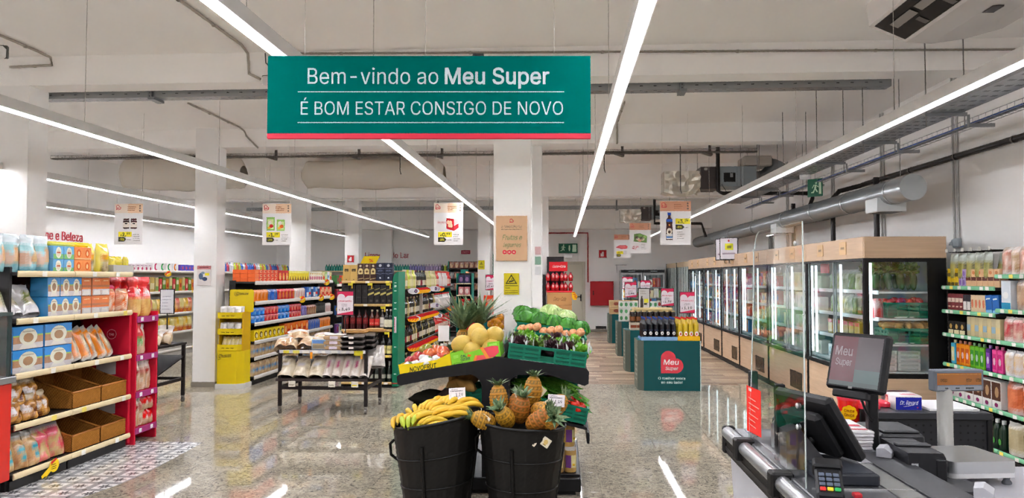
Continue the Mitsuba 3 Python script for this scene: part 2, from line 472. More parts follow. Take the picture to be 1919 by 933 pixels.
# columns and beams
COLS = [(-5.60, -5.25, 7.50), (-5.57, -5.22, 11.32), (-5.57, -5.22, 15.40), (-5.56, -5.20, 19.40), (-5.57, -5.20, 23.25), (-0.668, -0.30, 7.50), (-0.655, -0.30, 11.6), (-0.62, -0.27, 15.5), (-2.24, -2.05, 20.4)]
COLS[0] = (-5.82, -5.46, 7.50)
for i, (x0, x1, y) in enumerate(COLS):
 k = struct('column' if i == 0 else f'column_{i:03d}', M().box(x0, y, 0, x1, y + 0.30, CZ, WHITE), 'm_wall')
 child(k, 'skirting', M().box(x0 - 0.012, y - 0.012, 0, x1 + 0.012, y + 0.312, 0.075, '#948c80'), 'm_satin')
struct('wall_pier', M().box(-2.05, 20.4, 0, -1.92, 23.5, CZ, WHITE), 'm_wall')
for i, (y, d, z) in enumerate(((7.5, 0.30, 3.62), (11.4, 0.3, 3.64), (15.45, 0.32, 3.28), (19.4, 0.3, 3.62), (22.9, 0.6, 3.10), (3.4, 0.3, 3.66), (-0.6, 0.3, 3.66))):
 struct('beam' if i == 0 else f'beam_{i:03d}', M().box(XL, y, z, XR, y + d, CZ, WHITE), 'm_ceiling')
# --- lettering and print helpers
RED, TEAL, INK = '#d8344f', '#0b7f78', '#2a2827'
def heart(M_, x, z, s, y, c):
 sh = unary_union([sbox(x, z, x + s, z + s), Point(x + s / 2, z + s).buffer(s / 2, 8), Point(x + s, z + s / 2).buffer(s / 2, 8)])
 return M_.poly(sh, c, y)
def heart_ring(M_, x, z, s, y, c, w):
 sh = unary_union([sbox(x, z, x + s, z + s), Point(x + s / 2, z + s).buffer(s / 2, 8), Point(x + s, z + s / 2).buffer(s / 2, 8)])
 return M_.poly(sh.difference(sh.buffer(-w)), c, y)
def lines(M_, x, z, w, h, n, y, c, seed=0, t=0.35):
 """Small print that cannot be read in the photograph: n bars."""
 r = random.Random(seed)
 st = h / n
 for i in range(n):
  ww = w * r.uniform(0.6, 1.0)
  M_.plate(x, z + h - (i + 0.8) * st, x + ww, z + h - (i + 0.8 - t) * st, y, c)
 return M_
# --- the welcome sign
SG = mat(-0.524, 3.0, 2.198, rz=3.7, s=0.8)
k = number('welcome_sign')
tag(k, 'teal welcome sign with white lettering and a red lower edge hanging under the ceiling', 'sign')
child(k, 'board', M().cb(-0.80, -0.012, 0.0255, 0.80, 0.012, 0.412, '#04706a', 0.002), 'm_matte', SG)
child(k, 'red_edge', M().cb(-0.80, -0.0125, 0.0, 0.80, 0.0125, 0.0255, '#e2435c', 0.001), 'm_satin', SG, 'red lower edge')
px = lambda x: (x - 809) * 0.002685
lt = M()
LC = '#dfe9f0'
lt.text('Bem-vindo ao', (px(585) + px(826)) / 2, 0.272, 0.079, -0.0125, LC, fit=px(826) - px(585))
lt.text('Meu Super', (px(838) + px(1031)) / 2, 0.272, 0.079, -0.0125, LC, True, fit=px(1031) - px(838))
lt.text('É BOM ESTAR CONSIGO DE NOVO', (px(573) + px(1056)) / 2, 0.118, 0.066, -0.0125, LC, fit=px(1056) - px(573))
for z in (0.232, 0.079):
 lt.plate(px(567), z - 0.0022, px(1058), z + 0.0022, -0.0128, LC)
child(k, 'lettering', lt, 'm_satin', SG, 'white lettering and two thin rules')
for x in (-0.62, -0.02, 0.62):
 child(k, 'wire', M().tube([(x, 0, 0.40), (x, 0, 2.15)], 0.0012, '#d8d5d0', 5), 'm_satin', SG)
child(k, 'hook', M().box(0.215, -0.01, 0.41, 0.27, 0.01, 0.425, '#3b3b3b'), 'm_satin', SG)
# --- hanging price posters
def price(M_, x, z, w, h, y, text, small, bg='#f6e83a', ink=INK):
 if bg:
  M_.plate(x, z, x + w, z + h, y, bg)
 M_.text(text + ',', x + w * 0.44, z + h * 0.16, h * 0.66, y - 0.0004, ink, True)
 M_.text(small, x + w * 0.74, z + h * 0.42, h * 0.42, y - 0.0004, ink, True)
 M_.text('€', x + w * 0.22, z + h * 0.16, h * 0.34, y - 0.0004, ink, True)
def jar_print(m, x, z, s, body, lid):
 m.poly(Polygon([(x - .3 * s, z), (x + .3 * s, z), (x + .36 * s, z + .12 * s), (x + .36 * s, z + .75 * s), (x + .3 * s, z + .9 * s), (x - .3 * s, z + .9 * s), (x - .36 * s, z + .75 * s), (x - .36 * s, z + .12 * s)]), body, -0.005)
 m.plate(x - .36 * s, z + .15 * s, x + .36 * s, z + .7 * s, -0.0054, '#f3e9df')
 m.plate(x - .14 * s, z + .5 * s, x + .14 * s, z + .62 * s, -0.0057, INK)
 m.plate(x - .31 * s, z + .93 * s, x + .31 * s, z + 1.12 * s, -0.005, lid)
def bottle_outline(x, z, h, w):
 q = [(-.5, 0), (.5, 0), (.52, .05), (.5, .45), (.44, .56), (.5, .66), (.5, .74), (.2, .84), (.18, .88), (.22, .89), (.22, 1), (-.22, 1), (-.22, .89), (-.18, .88), (-.2, .84), (-.5, .74), (-.5, .66), (-.44, .56), (-.5, .45), (-.52, .05)]
 return [(x + a * w, z + b * h) for a, b in q]
def art_jars(m):
 jar_print(m, -0.035, 0.235, 0.135, '#3a1b17', '#4b201b'); jar_print(m, 0.08, 0.235, 0.135, '#4a2023', '#521f24')
def art_cartons(m):
 for x, z0, h, c, d in ((-0.09, 0.215, 0.195, '#9cc46b', '#c9372c'), (0.06, 0.21, 0.165, '#a8cf74', '#e07a35')):
  m.plate(x - .06, z0, x + .06, z0 + h, -0.005, c); m.plate(x - .045, z0 + .02, x + .045, z0 + h - .03, -0.0053, '#dfeab2')
  m.disc(x + .012, z0 + .065, .03, .026, -0.0056, d); m.disc(x - .01, z0 + .115, .025, .028, -0.0056, '#f4f0e6'); m.disc(x - .02, z0 + .04, .025, .018, -0.0055, '#e9b93e')
def art_pack(m):
 m.poly([(-0.03, .235), (0.08, .205), (0.08, .375), (-0.03, .39)], '#c32033', -0.005); m.poly([(0.08, .205), (0.145, .25), (0.145, .31), (0.08, .275)], '#e0404c', -0.005)
 m.poly([(0.08, .285), (0.145, .32), (0.14, .375), (0.08, .375)], '#f2d9d6', -0.005)
 for a, b in ((-.005, .33), (.03, .325), (.012, .285), (.04, .28)): m.disc(a, b, .02, .03, -0.0054, '#f0cfae')
 m.text('Sagres', -0.10, 0.315, 0.03, -0.005, '#c96a6a', slant=0.2)
def art_bottle(m):
 m.poly(bottle_outline(-0.085, 0.07, 0.375, 0.088), '#4a1f12', -0.005)
 m.plate(-0.108, .41, -0.062, .448, -0.0054, '#1e4fa8'); m.plate(-0.127, .318, -0.043, .357, -0.0054, '#2d63b0')
 m.disc(-0.085, .185, .037, .05, -0.0058, '#efe6d6'); m.disc(-0.087, .18, .018, .022, -0.006, '#5b4637'); m.plate(-0.127, .083, -0.043, .155, -0.0055, '#dfe0e2')
 m.plate(-0.127, .1, -0.043, .118, -0.0058, '#3f7cb5'); m.disc(-0.085, .275, .012, .012, -0.0056, '#d99a4e')
def art_tray(m):
 m.poly([(-0.13, .235), (0.13, .21), (0.14, .34), (0.0, .40), (-0.12, .385)], '#6d8a4b', -0.005)
 for a, b, c in ((-.07, .31, '#4c3a2b'), (-.05, .29, '#efe3d2'), (.03, .30, '#4a3b30'), (.05, .28, '#e9dcc8'), (.1, .33, '#a4bf7a'), (-.01, .26, '#eab39a'), (.0, .36, '#88a862')): m.disc(a, b, .038, .03, -0.0054, c)
def art_fish(m):
 m.poly([(-0.17, .27), (-.08, .325), (.08, .33), (.14, .3), (.12, .24), (.0, .225)], '#d9606a', -0.005); m.disc(.0, .285, .09, .03, -0.0054, '#e98a8a')
POST = [(-6.42, 11.0, 2.135, 'jars', art_jars, ('2', '99'), 'yellow', 'white hanging poster with two dark jam jars and price 2,99'),
  (-4.17, 11.0, 2.12, 'cartons', art_cartons, ('1', '29'), 'yellow', 'white hanging poster with two green food packs and price 1,29'),
  (-1.633, 11.0, 2.115, 'pack', art_pack, ('0', '99'), 'yellow', 'white hanging poster with a red beer pack and price 0,99'),
  (1.565, 10.7, 2.094, 'bottle', art_bottle, ('3', '29'), 'yellow', 'white hanging poster with a dark bottle and price 3,29'),
  (1.565, 15.5, 2.13, 'tray', art_tray, ('2', '29'), None, 'white hanging poster with a green tray picture and price 2,29'),
  (1.56, 20.0, 2.15, 'fish', art_fish, ('4', '99'), 'yellow', 'white hanging poster with a red fillet picture, half hidden behind the tray poster')]
for i, (x, y, z, nm, art, (a, b), col, text) in enumerate(POST):
 W, H = 0.425, 0.61
 sh = M()
 for s in range(6):   # a gently curved card
  x0, x1 = -W / 2 + W * s / 6, -W / 2 + W * (s + 1) / 6
  sh.box(x0, -0.003, 0, x1, 0.002, H + 0.008 * math.sin(math.pi * (s + 0.5) / 6) * (1 if i < 3 else 0), '#f4f1f0')
 pr = M()
 hd = '#f0d2b4' if i < 3 else '#dba98c'
 pr.plate(-W / 2, 0.468, W / 2, H - 0.004, -0.0036, hd)
 if i < 3:
  pr.plate(-W / 2, 0.468, -0.01, H - 0.004, -0.0038, '#f7e8d8')
 heart_ring(pr, -0.19, 0.515, 0.05, -0.0042, '#cf3a4b', 0.008)
 pr.text('Meu', -0.15, 0.53, 0.022, -0.0042, '#cf3a4b', True)
 lines(pr, -0.02, 0.50, 0.14, 0.075, 3, -0.0042, '#b47a55', i)
 for z2 in (0.575, 0.54, 0.50):
  pr.disc(0.17, z2, 0.012, 0.012, -0.0042, '#7b6a66')
 art(pr)
 q = price(pr, -0.15 if i < 3 else 0.0, 0.115 if i < 3 else 0.29, 0.2, 0.075, -0.0046, a, b) if col and i != 5 else (price(pr, -0.19, 0.07, 0.17, 0.09, -0.0046, a, b, None, '#c4304a') if i == 4 else price(pr, -0.15, 0.10, 0.17, 0.075, -0.0046, a, b))
 ax, az = (-0.15, 0.045) if i < 3 else ((0.0, 0.215) if i == 3 else (-0.15, 0.03))
 if i != 4:
  pr.poly([(ax, az), (ax + .09, az), (ax + .12, az + .033), (ax + .09, az + .066), (ax, az + .066)], '#3a3720', -0.0046)
  pr.text('-30%' if i == 3 else '-20%', ax + .05, az + .018, .03, -0.005, '#f6e83a', True, fit=0.075)
  lines(pr, ax + .135, az + .02, 0.06, .02, 1, -0.0046, '#8a8480', i)
 lines(pr, 0.07 if i < 3 else 0.02, 0.05 if i < 3 else 0.08, 0.11, 0.12 if i < 3 else 0.12, 4, -0.0046, '#9a958f', i + 5, 0.22)
 k = number('price_poster')
 tag(k, text, 'poster', 'price posters hanging from the ceiling')
 m = mat(x, y, z, rz=2)
 child(k, 'card', sh, 'm_satin', m)
 child(k, 'print', pr, 'm_satin', m)
 for sx in (-0.18, 0.18):
  child(k, 'cord', M().tube([(sx, 0, H - 0.01), (sx, 0, H + 0.09), (sx * 0.98, 0, 3.92 - z)], 0.0016, '#eceae6', 5), 'm_satin', m)
# --- cable trays and conduits under the ceiling
ZINC = '#a9abac'
def cross_tray(Y, x0, x1, z, label, wires=True, hang=(), seed=0, deep=0.15):
 k = number('cable_tray')
 tag(k, label, 'cable tray')
 t = M().box(x0, Y, z, x1, Y + deep, z + 0.004, ZINC).box(x0, Y, z, x1, Y + 0.003, z + 0.085, ZINC).box(x0, Y + deep, z, x1, Y + deep + 0.003, z + 0.085, ZINC)
 r = random.Random(seed)
 x = x0 + 0.1
 while x < x1 - 0.1:      # rows of slots
  t.box(x, Y - 0.0008, z + 0.035, x + 0.03, Y, z + 0.045, '#55585a', skip='btdlr')
  t.box(x, Y + 0.03, z - 0.0008, x + 0.035, Y + 0.045, z, '#6a6d6f', skip='btflr')
  t.box(x + .05, Y + 0.08, z - 0.0008, x + 0.085, Y + 0.095, z, '#6a6d6f', skip='btflr')
  x += 0.14
 child(k, 'channel', t, 'm_metal')
 for hx in hang:
  h = M().box(hx - 0.02, Y - 0.04, z - 0.02, hx + 0.02, Y + 0.0, 3.64, '#8f9294').box(hx - 0.02, Y - 0.04, z - 0.03, hx + 0.05, Y + deep + .02, z - 0.002, '#8f9294')
  for q in range(5):
   h.box(hx - 0.006, Y - 0.0408, z + 0.0 + q * 0.035, hx + 0.006, Y - 0.04, z + 0.012 + q * 0.035, '#4b4d4f', skip='btdlr')
  child(k, 'bracket', h, 'm_metal')
 return k
cross_tray(7.86, -5.6, 3.3, 3.565, 'perforated steel cable tray along the back of the first ceiling beam', hang=(-4.36, -1.6, 1.22), seed=1)
def mesh_tray(Y, x0, x1, z, label, hang):
 k = number('wire_tray')
 tag(k, label, 'cable tray')
 for i, (dy, dz) in enumerate(((0, 0.05), (0, 0.0), (0.06, 0), (0.12, 0), (0.12, 0.05))):
  child(k, 'wire', M().tube([(x0, Y + dy, z + dz), (x1, Y + dy, z + dz)], 0.004, '#8e8a86', 5), 'm_metal')
 ribs = M()
 for x in np.arange(x0, x1, 0.12):
  ribs.tube([(x, Y, z + 0.05), (x, Y, z), (x, Y + .12, z), (x, Y + .12, z + .05)], 0.0025, '#8e8a86', 4, cap=False)
 child(k, 'rib', ribs, 'm_metal', kind='stuff')
 cb = M()
 for j, c in enumerate(('#6b645e', '#7d7772', '#57524d')):
  cb.tube([(x, Y + 0.03 + 0.03 * j, z + 0.014 + 0.006 * math.sin(x * 1.7 + j)) for x in np.linspace(x0, x1, 24)], 0.011, c, 6)
 child(k, 'cable', cb, 'm_satin', kind='stuff')
 for hx in hang:
  child(k, 'bracket', M().box(hx - 0.018, Y + 0.125, z - 0.03, hx + 0.018, Y + 0.16, 3.9, '#6f6b68').poly([(hx - 0.0, z - 0.045), (hx + .02, z - .045), (hx + .02, z), (hx - .13, z - .005)], '#6f6b68', Y + 0.14, 0.14), 'm_metal')
mesh_tray(11.93, -8.3, 3.0, 3.575, 'wire mesh cable tray below the second ceiling beam', (-5.9, -4.6, -3.24, -1.9, -.45, .95, 2.3))
cross_tray(19.72, -8.3, 3.2, 3.40, 'steel cable tray far back below the fourth ceiling beam', hang=(-5.5, -3.2, -.9, 1.4), seed=2)
k = number('wall_conduit')     # grey conduits clipped to beams and ceiling
def conduit(pts, label, r=0.011, c='#b9b2aa', clips=()):
 k = number('conduit')
 tag(k, label, 'conduit')
 child(k, 'pipe', M().tube(pts, r, c, 8), 'm_satin')
 for x, y, z in clips:
  child(k, 'clip', M().cb(x - .014, y - .014, z - .014, x + .014, y + .014, z + .014, '#a39c94', 0.003), 'm_satin')
del _count['wall_conduit']
conduit([(-2.9, 7.48, 3.895), (4.35, 7.48, 3.80)], 'thin grey conduit along the top of the first ceiling beam', 0.011, '#9c958e', [(x, 7.484, 3.895 - 0.0131 * (x + 2.9)) for x in (-2.2, -0.9, 0.4, 1.7, 3.0)])
conduit([(-3.1, 4.0, 3.905), (-3.1, 7.2, 3.905), (-3.12, 7.40, 3.88), (-3.14, 7.47, 3.8), (-3.14, 7.48, 3.70), (-3.02, 7.48, 3.64)], 'grey conduit bending from the ceiling down to the emergency lamp beside the welcome sign', 0.013, '#b5ada4', [(-3.1, y, 3.9) for y in (5.2, 5.97, 6.6)])
conduit([(-5.24, 5.0, 3.905), (-5.22, 7.3, 3.905), (-5.2, 7.44, 3.89), (-5.2, 7.47, 3.82), (-5.66, 7.48, 3.81)], 'grey conduit bending onto the beam over the first left column', 0.013, '#b5ada4', [(-5.23, 6.2, 3.9), (-5.22, 7.1, 3.9), (-5.4, 7.484, 3.816)])
conduit([(-4.83, 9.6, 3.905), (-4.83, 11.2, 3.905), (-4.83, 11.36, 3.88), (-4.8, 11.38, 3.8), (-4.62, 11.385, 3.62)], 'grey conduit on the ceiling left of the welcome sign behind the first beam', 0.013, '#aaa299', [(-4.83, 10.2, 3.9), (-4.83, 10.8, 3.9)])
conduit([(0.81, 9.9, 3.905), (0.81, 11.25, 3.905), (0.82, 11.38, 3.86), (0.82, 11.385, 3.62)], 'grey conduit on the ceiling beside the strip lamp right of the welcome sign', 0.013, '#aaa299', [(0.81, 10.4, 3.9), (0.81, 11.0, 3.9)])
conduit([(-0.9, 23.46, 3.0), (0.79, 23.46, 3.0), (0.79, 23.46, 1.5)], 'thin red fire pipe running down to the hose cabinet', 0.022, '#a8353b')
for j, (y, z0, z1, t) in enumerate(((8.8, 2.06, 3.9, 'grey vertical conduit on the right wall ending in a socket over the herb bags'), (10.75, 2.08, 3.9, 'grey vertical conduit on the right wall beside the black drain pipe'), (12.68, 2.08, 3.9, 'grey vertical conduit on the right wall behind the middle coolers'), (15.2, 2.08, 3.9, 'grey vertical conduit far back on the right wall'))):
 conduit([(4.385, y, z1), (4.385, y, z0)], t, 0.014, '#bcbab8')
 conduit([(4.385, y + .09, z1), (4.385, y + .09, z0)], t.replace('grey', 'second grey'), 0.011, '#b4b2b0')
# left: a thin wire hanging, small hooks under the ceiling
for j, (x, y, z, t) in enumerate(((-6.45, 13.6, 3.45, 'small hook hanging under the ceiling at the far left'), (-2.9, 13.6, 3.5, 'small hook hanging under the ceiling left of the sagging duct'), (0.75, 13.6, 3.5, 'small hook hanging under the ceiling right of the centre column'), (2.05, 13.4, 3.1, 'pair of short rods hanging beside the silver ceiling unit'))):
 one('ceiling_hook', M().tube([(x, y, 3.92), (x, y, z + .06), (x + .02, y, z)], 0.008, '#55504c', 5), 'm_satin', None, t, 'hook')
# trays along the cooler aisle, right of the last lamp
k = number('cable_ladder')
tag(k, 'perforated steel cable tray running along the cooler aisle above the last strip lamp', 'cable tray')
t = M().box(3.06, 3.2, 3.02, 3.33, 14.5, 3.024, ZINC).box(3.06, 3.2, 3.02, 3.063, 14.5, 3.09, ZINC).box(3.327, 3.2, 3.02, 3.33, 14.5, 3.09, ZINC)
for y in np.arange(3.4, 12, 0.16):
 for x in (3.10, 3.17, 3.24):
  t.box(x, y, 3.0192, x + 0.045, y + 0.05, 3.02, '#7b7d7e', skip='btflr')
child(k, 'channel', t, 'm_metal')
HY = (4.45, 6.56, 7.9, 9.3, 10.7, 12.1, 13.2)
for y in HY:
 child(k, 'crossbar', M().box(3.02, y, 2.99, 3.36, y + 0.03, 3.018, '#9a9c9d'), 'm_metal')
 for x in (3.035, 3.345):
  child(k, 'rod', M().tube([(x, y + .015, 2.90), (x, y + .015, 3.62 if 7.5 < y < 7.8 or 11.4 < y < 11.7 else 3.919)], 0.005, '#8d8a88', 5), 'm_metal')
k = number('wire_tray')
tag(k, 'wire mesh tray with blue cables under the steel tray of the cooler aisle', 'cable tray')
for dx, dz in ((0, .05), (0, 0), (.05, 0), (.1, 0), (.1, .05)):
 child(k, 'wire', M().tube([(3.42 + dx, 3.2, 2.93 + dz), (3.42 + dx, 14.6, 2.93 + dz)], 0.003, '#a5a6a8', 5), 'm_metal')
ribs = M()
for y in np.arange(3.3, 14.5, 0.1):
 ribs.tube([(3.42, y, 2.98), (3.42, y, 2.93), (3.52, y, 2.93), (3.52, y, 2.98)], 0.002, '#a5a6a8', 4, cap=False)
child(k, 'rib', ribs, 'm_metal', kind='stuff')
cb = M()
for j, c in enumerate(('#37538f', '#48639c', '#8e9196', '#5a6a92')):
 cb.tube([(3.435 + .02 * j + .008 * math.sin(y * 1.3 + j), y, 2.942 + .004 * (j % 2)) for y in np.linspace(3.2, 14.6, 26)], 0.009, c, 6)
child(k, 'cable', cb, 'm_satin', kind='stuff')
for y in HY:
 child(k, 'crossbar', M().box(3.37, y, 2.895, 3.58, y + 0.03, 2.925, '#9a9c9d').box(3.37, y, 2.895, 3.38, y + .03, 3.0, '#9a9c9d'), 'm_metal')
# --- spiral duct and pipes on the right wall
k = number('spiral_duct')
tag(k, 'round spiral-wound silver duct running along the right wall above the coolers', 'duct')
DX, DZ_, DR = 3.75, 2.615, 0.137
sp = M()
prof_y = np.arange(8.44, 21.5, 0.06)
a = np.arange(20) * 2 * math.pi / 20
v, f = [], []
for i, y in enumerate(prof_y):
 for sub, rr in ((0, DR), (0.048, DR), (0.054, DR + .0035)):
  for t in a:
   v.append((DX + rr * math.cos(t), y + sub + 0.06 * t / (2 * math.pi), DZ_ + rr * math.sin(t)))
nr = len(prof_y) * 3
for i in range(nr - 1):
 for q in range(19):
  f.append([i * 20 + q, i * 20 + q + 1, (i + 1) * 20 + q + 1, (i + 1) * 20 + q])
 f.append([i * 20 + 19, (i + 3) * 20, (i + 4) * 20, (i + 1) * 20 + 19] if i + 4 < nr else [i * 20 + 19] * 4)
sp.raw(v, f, '#b9bec0')
child(k, 'pipe', sp, 'm_metal')
RY = lambda y: mat(DX, y, DZ_, rx=-90)
child(k, 'end_cap', M().lathe([(DR + .006, 0), (DR + .006, .42), (DR + .006, .42), (DR - .01, .44)], '#c3c7c9', 28, RY(8.44)), 'm_metal')
child(k, 'collar', M().lathe([(DR + .012, 0), (DR + .014, .01), (DR + .012, .02)], '#d7dadb', 24, RY(8.86), cap=False), 'm_metal')
for y in (10.2, 11.5, 13.0, 15.0, 17.0, 19.0):
 child(k, 'collar', M().lathe([(DR + .006, 0), (DR + .01, .015), (DR + .006, .03)], '#cfd3d5', 24, RY(y), cap=False), 'm_metal')
for y, s in ((9.0, 1.0), (13.2, .9), (17.4, .9)):
 b = M().cb(DX - .16 * s, y, 2.40, DX + .17 * s, y + .34, 2.56, '#d5d9da', .006).box(DX - .12 * s, y + .02, 2.397, DX + .13 * s, y + .32, 2.40, '#5b5f61', skip='t')
 child(k, 'outlet_box', b, 'm_satin')
for y in (8.75, 12.2, 15.4):
 child(k, 'rod', M().tube([(DX, y, DZ_ + DR), (DX, y, 3.92)], .004, '#8d8a88', 5), 'm_metal')
def black_pipe(pts, label, r=0.034):
 q = number('insulated_pipe')
 tag(q, label, 'pipe')
 child(q, 'pipe', M().tube(pts, r, '#26211f', 9), 'm_satin')
 return q
q = black_pipe([(4.33, 4.0, 2.96), (4.33, 11.25, 2.985)], 'black insulated pipe running along the right wall above the round duct')
for y in (5.5, 6.5, 7.6, 8.7, 9.8, 10.8):
 child(q, 'clamp', M().lathe([(0.04, 0), (0.04, .03)], '#77706b', 10, mat(4.33, y, 2.96 + (y - 4) * .00345, rx=-90), cap=False), 'm_metal')
black_pipe([(4.33, 11.2, 2.985), (4.30, 11.35, 2.97), (4.02, 11.4, 2.90), (3.925, 11.4, 2.8), (3.925, 11.4, 2.07)], 'black insulated pipe turning down behind the round duct to the second cooler')
black_pipe([(3.925, 9.85, 2.9), (3.925, 9.85, 2.07)], 'black insulated pipe dropping onto the nearest cooler')
black_pipe([(3.925, 13.3, 2.9), (3.925, 13.3, 2.07)], 'black insulated pipe dropping onto the middle coolers')
black_pipe([(3.9, 14.6, 2.45), (3.9, 14.6, 2.07)], 'short black insulated pipe behind the small price cards', .05)
black_pipe([(2.70, 13.45, 3.9), (2.70, 13.45, 3.14), (2.78, 13.45, 3.10), (4.25, 13.45, 3.09), (4.3, 13.45, 3.02), (4.2, 13.45, 2.75)], 'black insulated pipe running from the grey ceiling unit across to the right wall')
black_pipe([(2.2, 18.4, 3.5), (2.2, 18.4, 2.93), (3.3, 18.4, 2.92), (3.4, 18.4, 2.6)], 'black insulated pipe at the second, far ceiling unit')
black_pipe([(4.33, 12.8, 2.62), (4.33, 16.5, 2.66)], 'dark pipe on the right wall behind the round duct far back')
# --- ceiling air handlers
def handler(x, y, z, s, label, full=True):
 k = number('air_handler')
 tag(k, label, 'air conditioner')
 m = mat(x, y, z, s=s)
 foil = M()
 nx, nz = 9, 7
 r = random.Random(3)
 def face(fn):
  v = [fn(i / nx, j / nz) for j in range(nz + 1) for i in range(nx + 1)]
  ff = [[j * (nx + 1) + i, j * (nx + 1) + i + 1, (j + 1) * (nx + 1) + i + 1, (j + 1) * (nx + 1) + i] for j in range(nz) for i in range(nx)]
  foil.raw(np.array(v)[np.array(ff).ravel()], np.arange(4 * len(ff)).reshape(-1, 4), '#f4f0e6')
 w = lambda: r.uniform(-.03, .03)
 face(lambda u, t: (-0.95 + .62 * u + w(), w(), (-.10 + .12 * max(0, u - .6) * 0) + (.36 * t) - (0.10 * (1 - t) * (1 - abs(2 * u - 1)))))
 face(lambda u, t: (-0.95 + .62 * u + w(), .45 * t, -.10 + w()))
 foil.quad((-0.95, .45, -.1), (-0.95, 0, -.1), (-0.95, 0, .26), (-0.95, .45, .26), '#cfcabf')
 child(k, 'foil_duct', foil, 'm_metal', m, 'crumpled silver foil duct')
 child(k, 'dark_box', M().cb(-.33, -.02, -.06, -.02, .5, .33, '#575150', .006).disc(-.24, .29, .03, .025, -.0205, '#c9c6c0'), 'm_satin', m)
 child(k, 'casing', M().cb(-.02, -.04, -.02, .62, .5, .33, '#9ba4a8', .006).plate(.06, .06, .26, .22, -.0405, '#232322').plate(.17, .14, .22, .21, -.041, '#9aa0a2').plate(.285, -.01, .29, .33, -.0405, '#7d868a'), 'm_satin', m)
 if full:
  child(k, 'duct_hose', M().tube([(.62, .2, .12), (.72, .2, .12), (.86, .2, .16), (.98, .2, .28), (1.05, .2, .42)], [.15, .15, .16, .17, .17], '#8f9496', 14), 'm_metal', m)
  child(k, 'wire', M().tube([(.02, -.06, .02), (.1, -.06, -.12), (.22, -.06, -.16), (.32, -.06, -.12), (.36, -.06, .0)], .006, '#3a3a3a', 5), 'm_satin', m)
  child(k, 'supply_box', M().cb(.42, .0, .34, .9, .5, .52, '#bcb4ab', .02), 'm_satin', m)
 for sx in (-.3, .58):
  child(k, 'rod', M().tube([(sx, .45, .3), (sx, .45, (3.918 - z) / s)], .005, '#8d8a88', 5), 'm_metal', m)
handler(2.74, 13.5, 3.24, 1.0, 'grey ceiling air unit with crumpled silver foil duct above the cooler aisle')
handler(2.16, 18.5, 3.07, .8, 'smaller-looking ceiling air unit farther back behind the bottle poster', False)
# sagging wrapped duct between the rear columns and wavy insulation on the third beam
for nm, x0, x1, Y, z, text in (('wrapped_duct', -8.2, -5.9, 13.9, 3.28, 'large pale wrapped duct bulging under the ceiling at the far left'), ('wrapped_duct', -4.9, -2.2, 14.3, 3.30, 'pale wrapped duct with loose folds under the ceiling behind the welcome sign')):
 v, f = [], []
 nx, na = 26, 14
 for i in range(nx + 1):
  u = i / nx
  for j in range(na):
   t = 2 * math.pi * j / na
   w = 1 + .06 * math.sin(9 * u + 2 * t) + .04 * math.sin(23 * u + 3 * t) - (.5 if i in (0, nx) else 0)
   v.append((x0 + (x1 - x0) * u, Y + .36 * w * math.cos(t), z + .3 + (.3 if x0 < -6 else .27) * w * math.sin(t)))
 f = [[i * na + j, (i + 1) * na + j, (i + 1) * na + (j + 1) % na, i * na + (j + 1) % na] for i in range(nx) for j in range(na)]
 one(nm, M().raw(v, f, '#e3dcd2'), 'm_matte', None, text, 'duct')
# the ceiling cassette at the top right
k = number('ceiling_air_conditioner')
tag(k, 'white ceiling-hung air conditioner with a long dark outlet slot, at the top right', 'air conditioner')
Y0, Y1 = 4.6, 6.52
pts = [(2.56, 3.74), (2.86, 3.60), (3.06, 3.585), (3.33, 3.62), (3.63, 3.70), (3.80, 3.80), (3.82, 3.919), (2.54, 3.919)]
v = M()
hull = Polygon(pts)
v.ext(hull, Y0, Y1, '#e4dfdb')
child(k, 'body', v, 'm_satin')
s = M()
n1 = np.array([2.78 - 2.48, 3.60 - 3.74]); n1 = n1 / np.linalg.norm(n1); nn = np.array([n1[1], -n1[0]])
def slot(u0, u1, dpt, y0, y1, c, mm):
 a_ = np.array([2.56, 3.74]) + n1 * u0 + nn * dpt * -1
 b_ = np.array([2.56, 3.74]) + n1 * u1 + nn * dpt * -1
 mm.raw([(a_[0], y0, a_[1]), (b_[0], y0, b_[1]), (b_[0], y1, b_[1]), (a_[0], y1, a_[1])], [[0, 1, 2, 3]], c)
slot(.03, .30, -.002, Y0 + .03, Y1 - .05, '#1c1a19', s)
child(k, 'outlet_slot', s, 'm_satin', None, 'dark outlet slot')
for y in np.arange(Y0 + .1, Y1 - .2, .42):
 w = M(); slot(.10, .17, -.012, y, y + .36, '#9a948f', w); child(k, 'vane', w, 'm_satin')
 w = M(); slot(.2, .285, -.008, y + .05, y + .12, '#6f6a66', w); child(k, 'fin', w, 'm_satin')
child(k, 'display', M().box(3.07, 5.62, 3.580, 3.15, 5.76, 3.59, '#4a4442'), 'm_satin')
# emergency lamps and exit signs
def bulkhead(x, y, z, rz, label):
 k = number('emergency_lamp')
 tag(k, label, 'lamp', 'emergency lamps')
 m = mat(x, y, z, rz=rz)
 child(k, 'base', M().cb(-.17, -.02, -.03, .17, .02, .06, '#5a5955', .005), 'm_satin', m)
 child(k, 'cover', M().cb(-.165, -.07, -.05, .165, -.02, .045, '#efedea', .02), 'm_gloss', m)
bulkhead(-2.82, 7.46, 3.61, 0, 'white emergency lamp on the first beam at the left end of the welcome sign')
bulkhead(-4.12, 5.15, 3.25, 25, 'white bulkhead lamp at the left picture edge under the ceiling')
conduit([(-4.2, 5.2, 3.3), (-4.2, 5.2, 3.92)], 'short grey tube holding the bulkhead lamp at the left edge')
conduit([(-2.83, 7.47, 3.68), (-2.88, 7.46, 3.72), (-2.96, 7.46, 3.80), (-2.97, 7.47, 3.90)], 'thin dark cable curling up from the emergency lamp to the beam', .006, '#55504c')
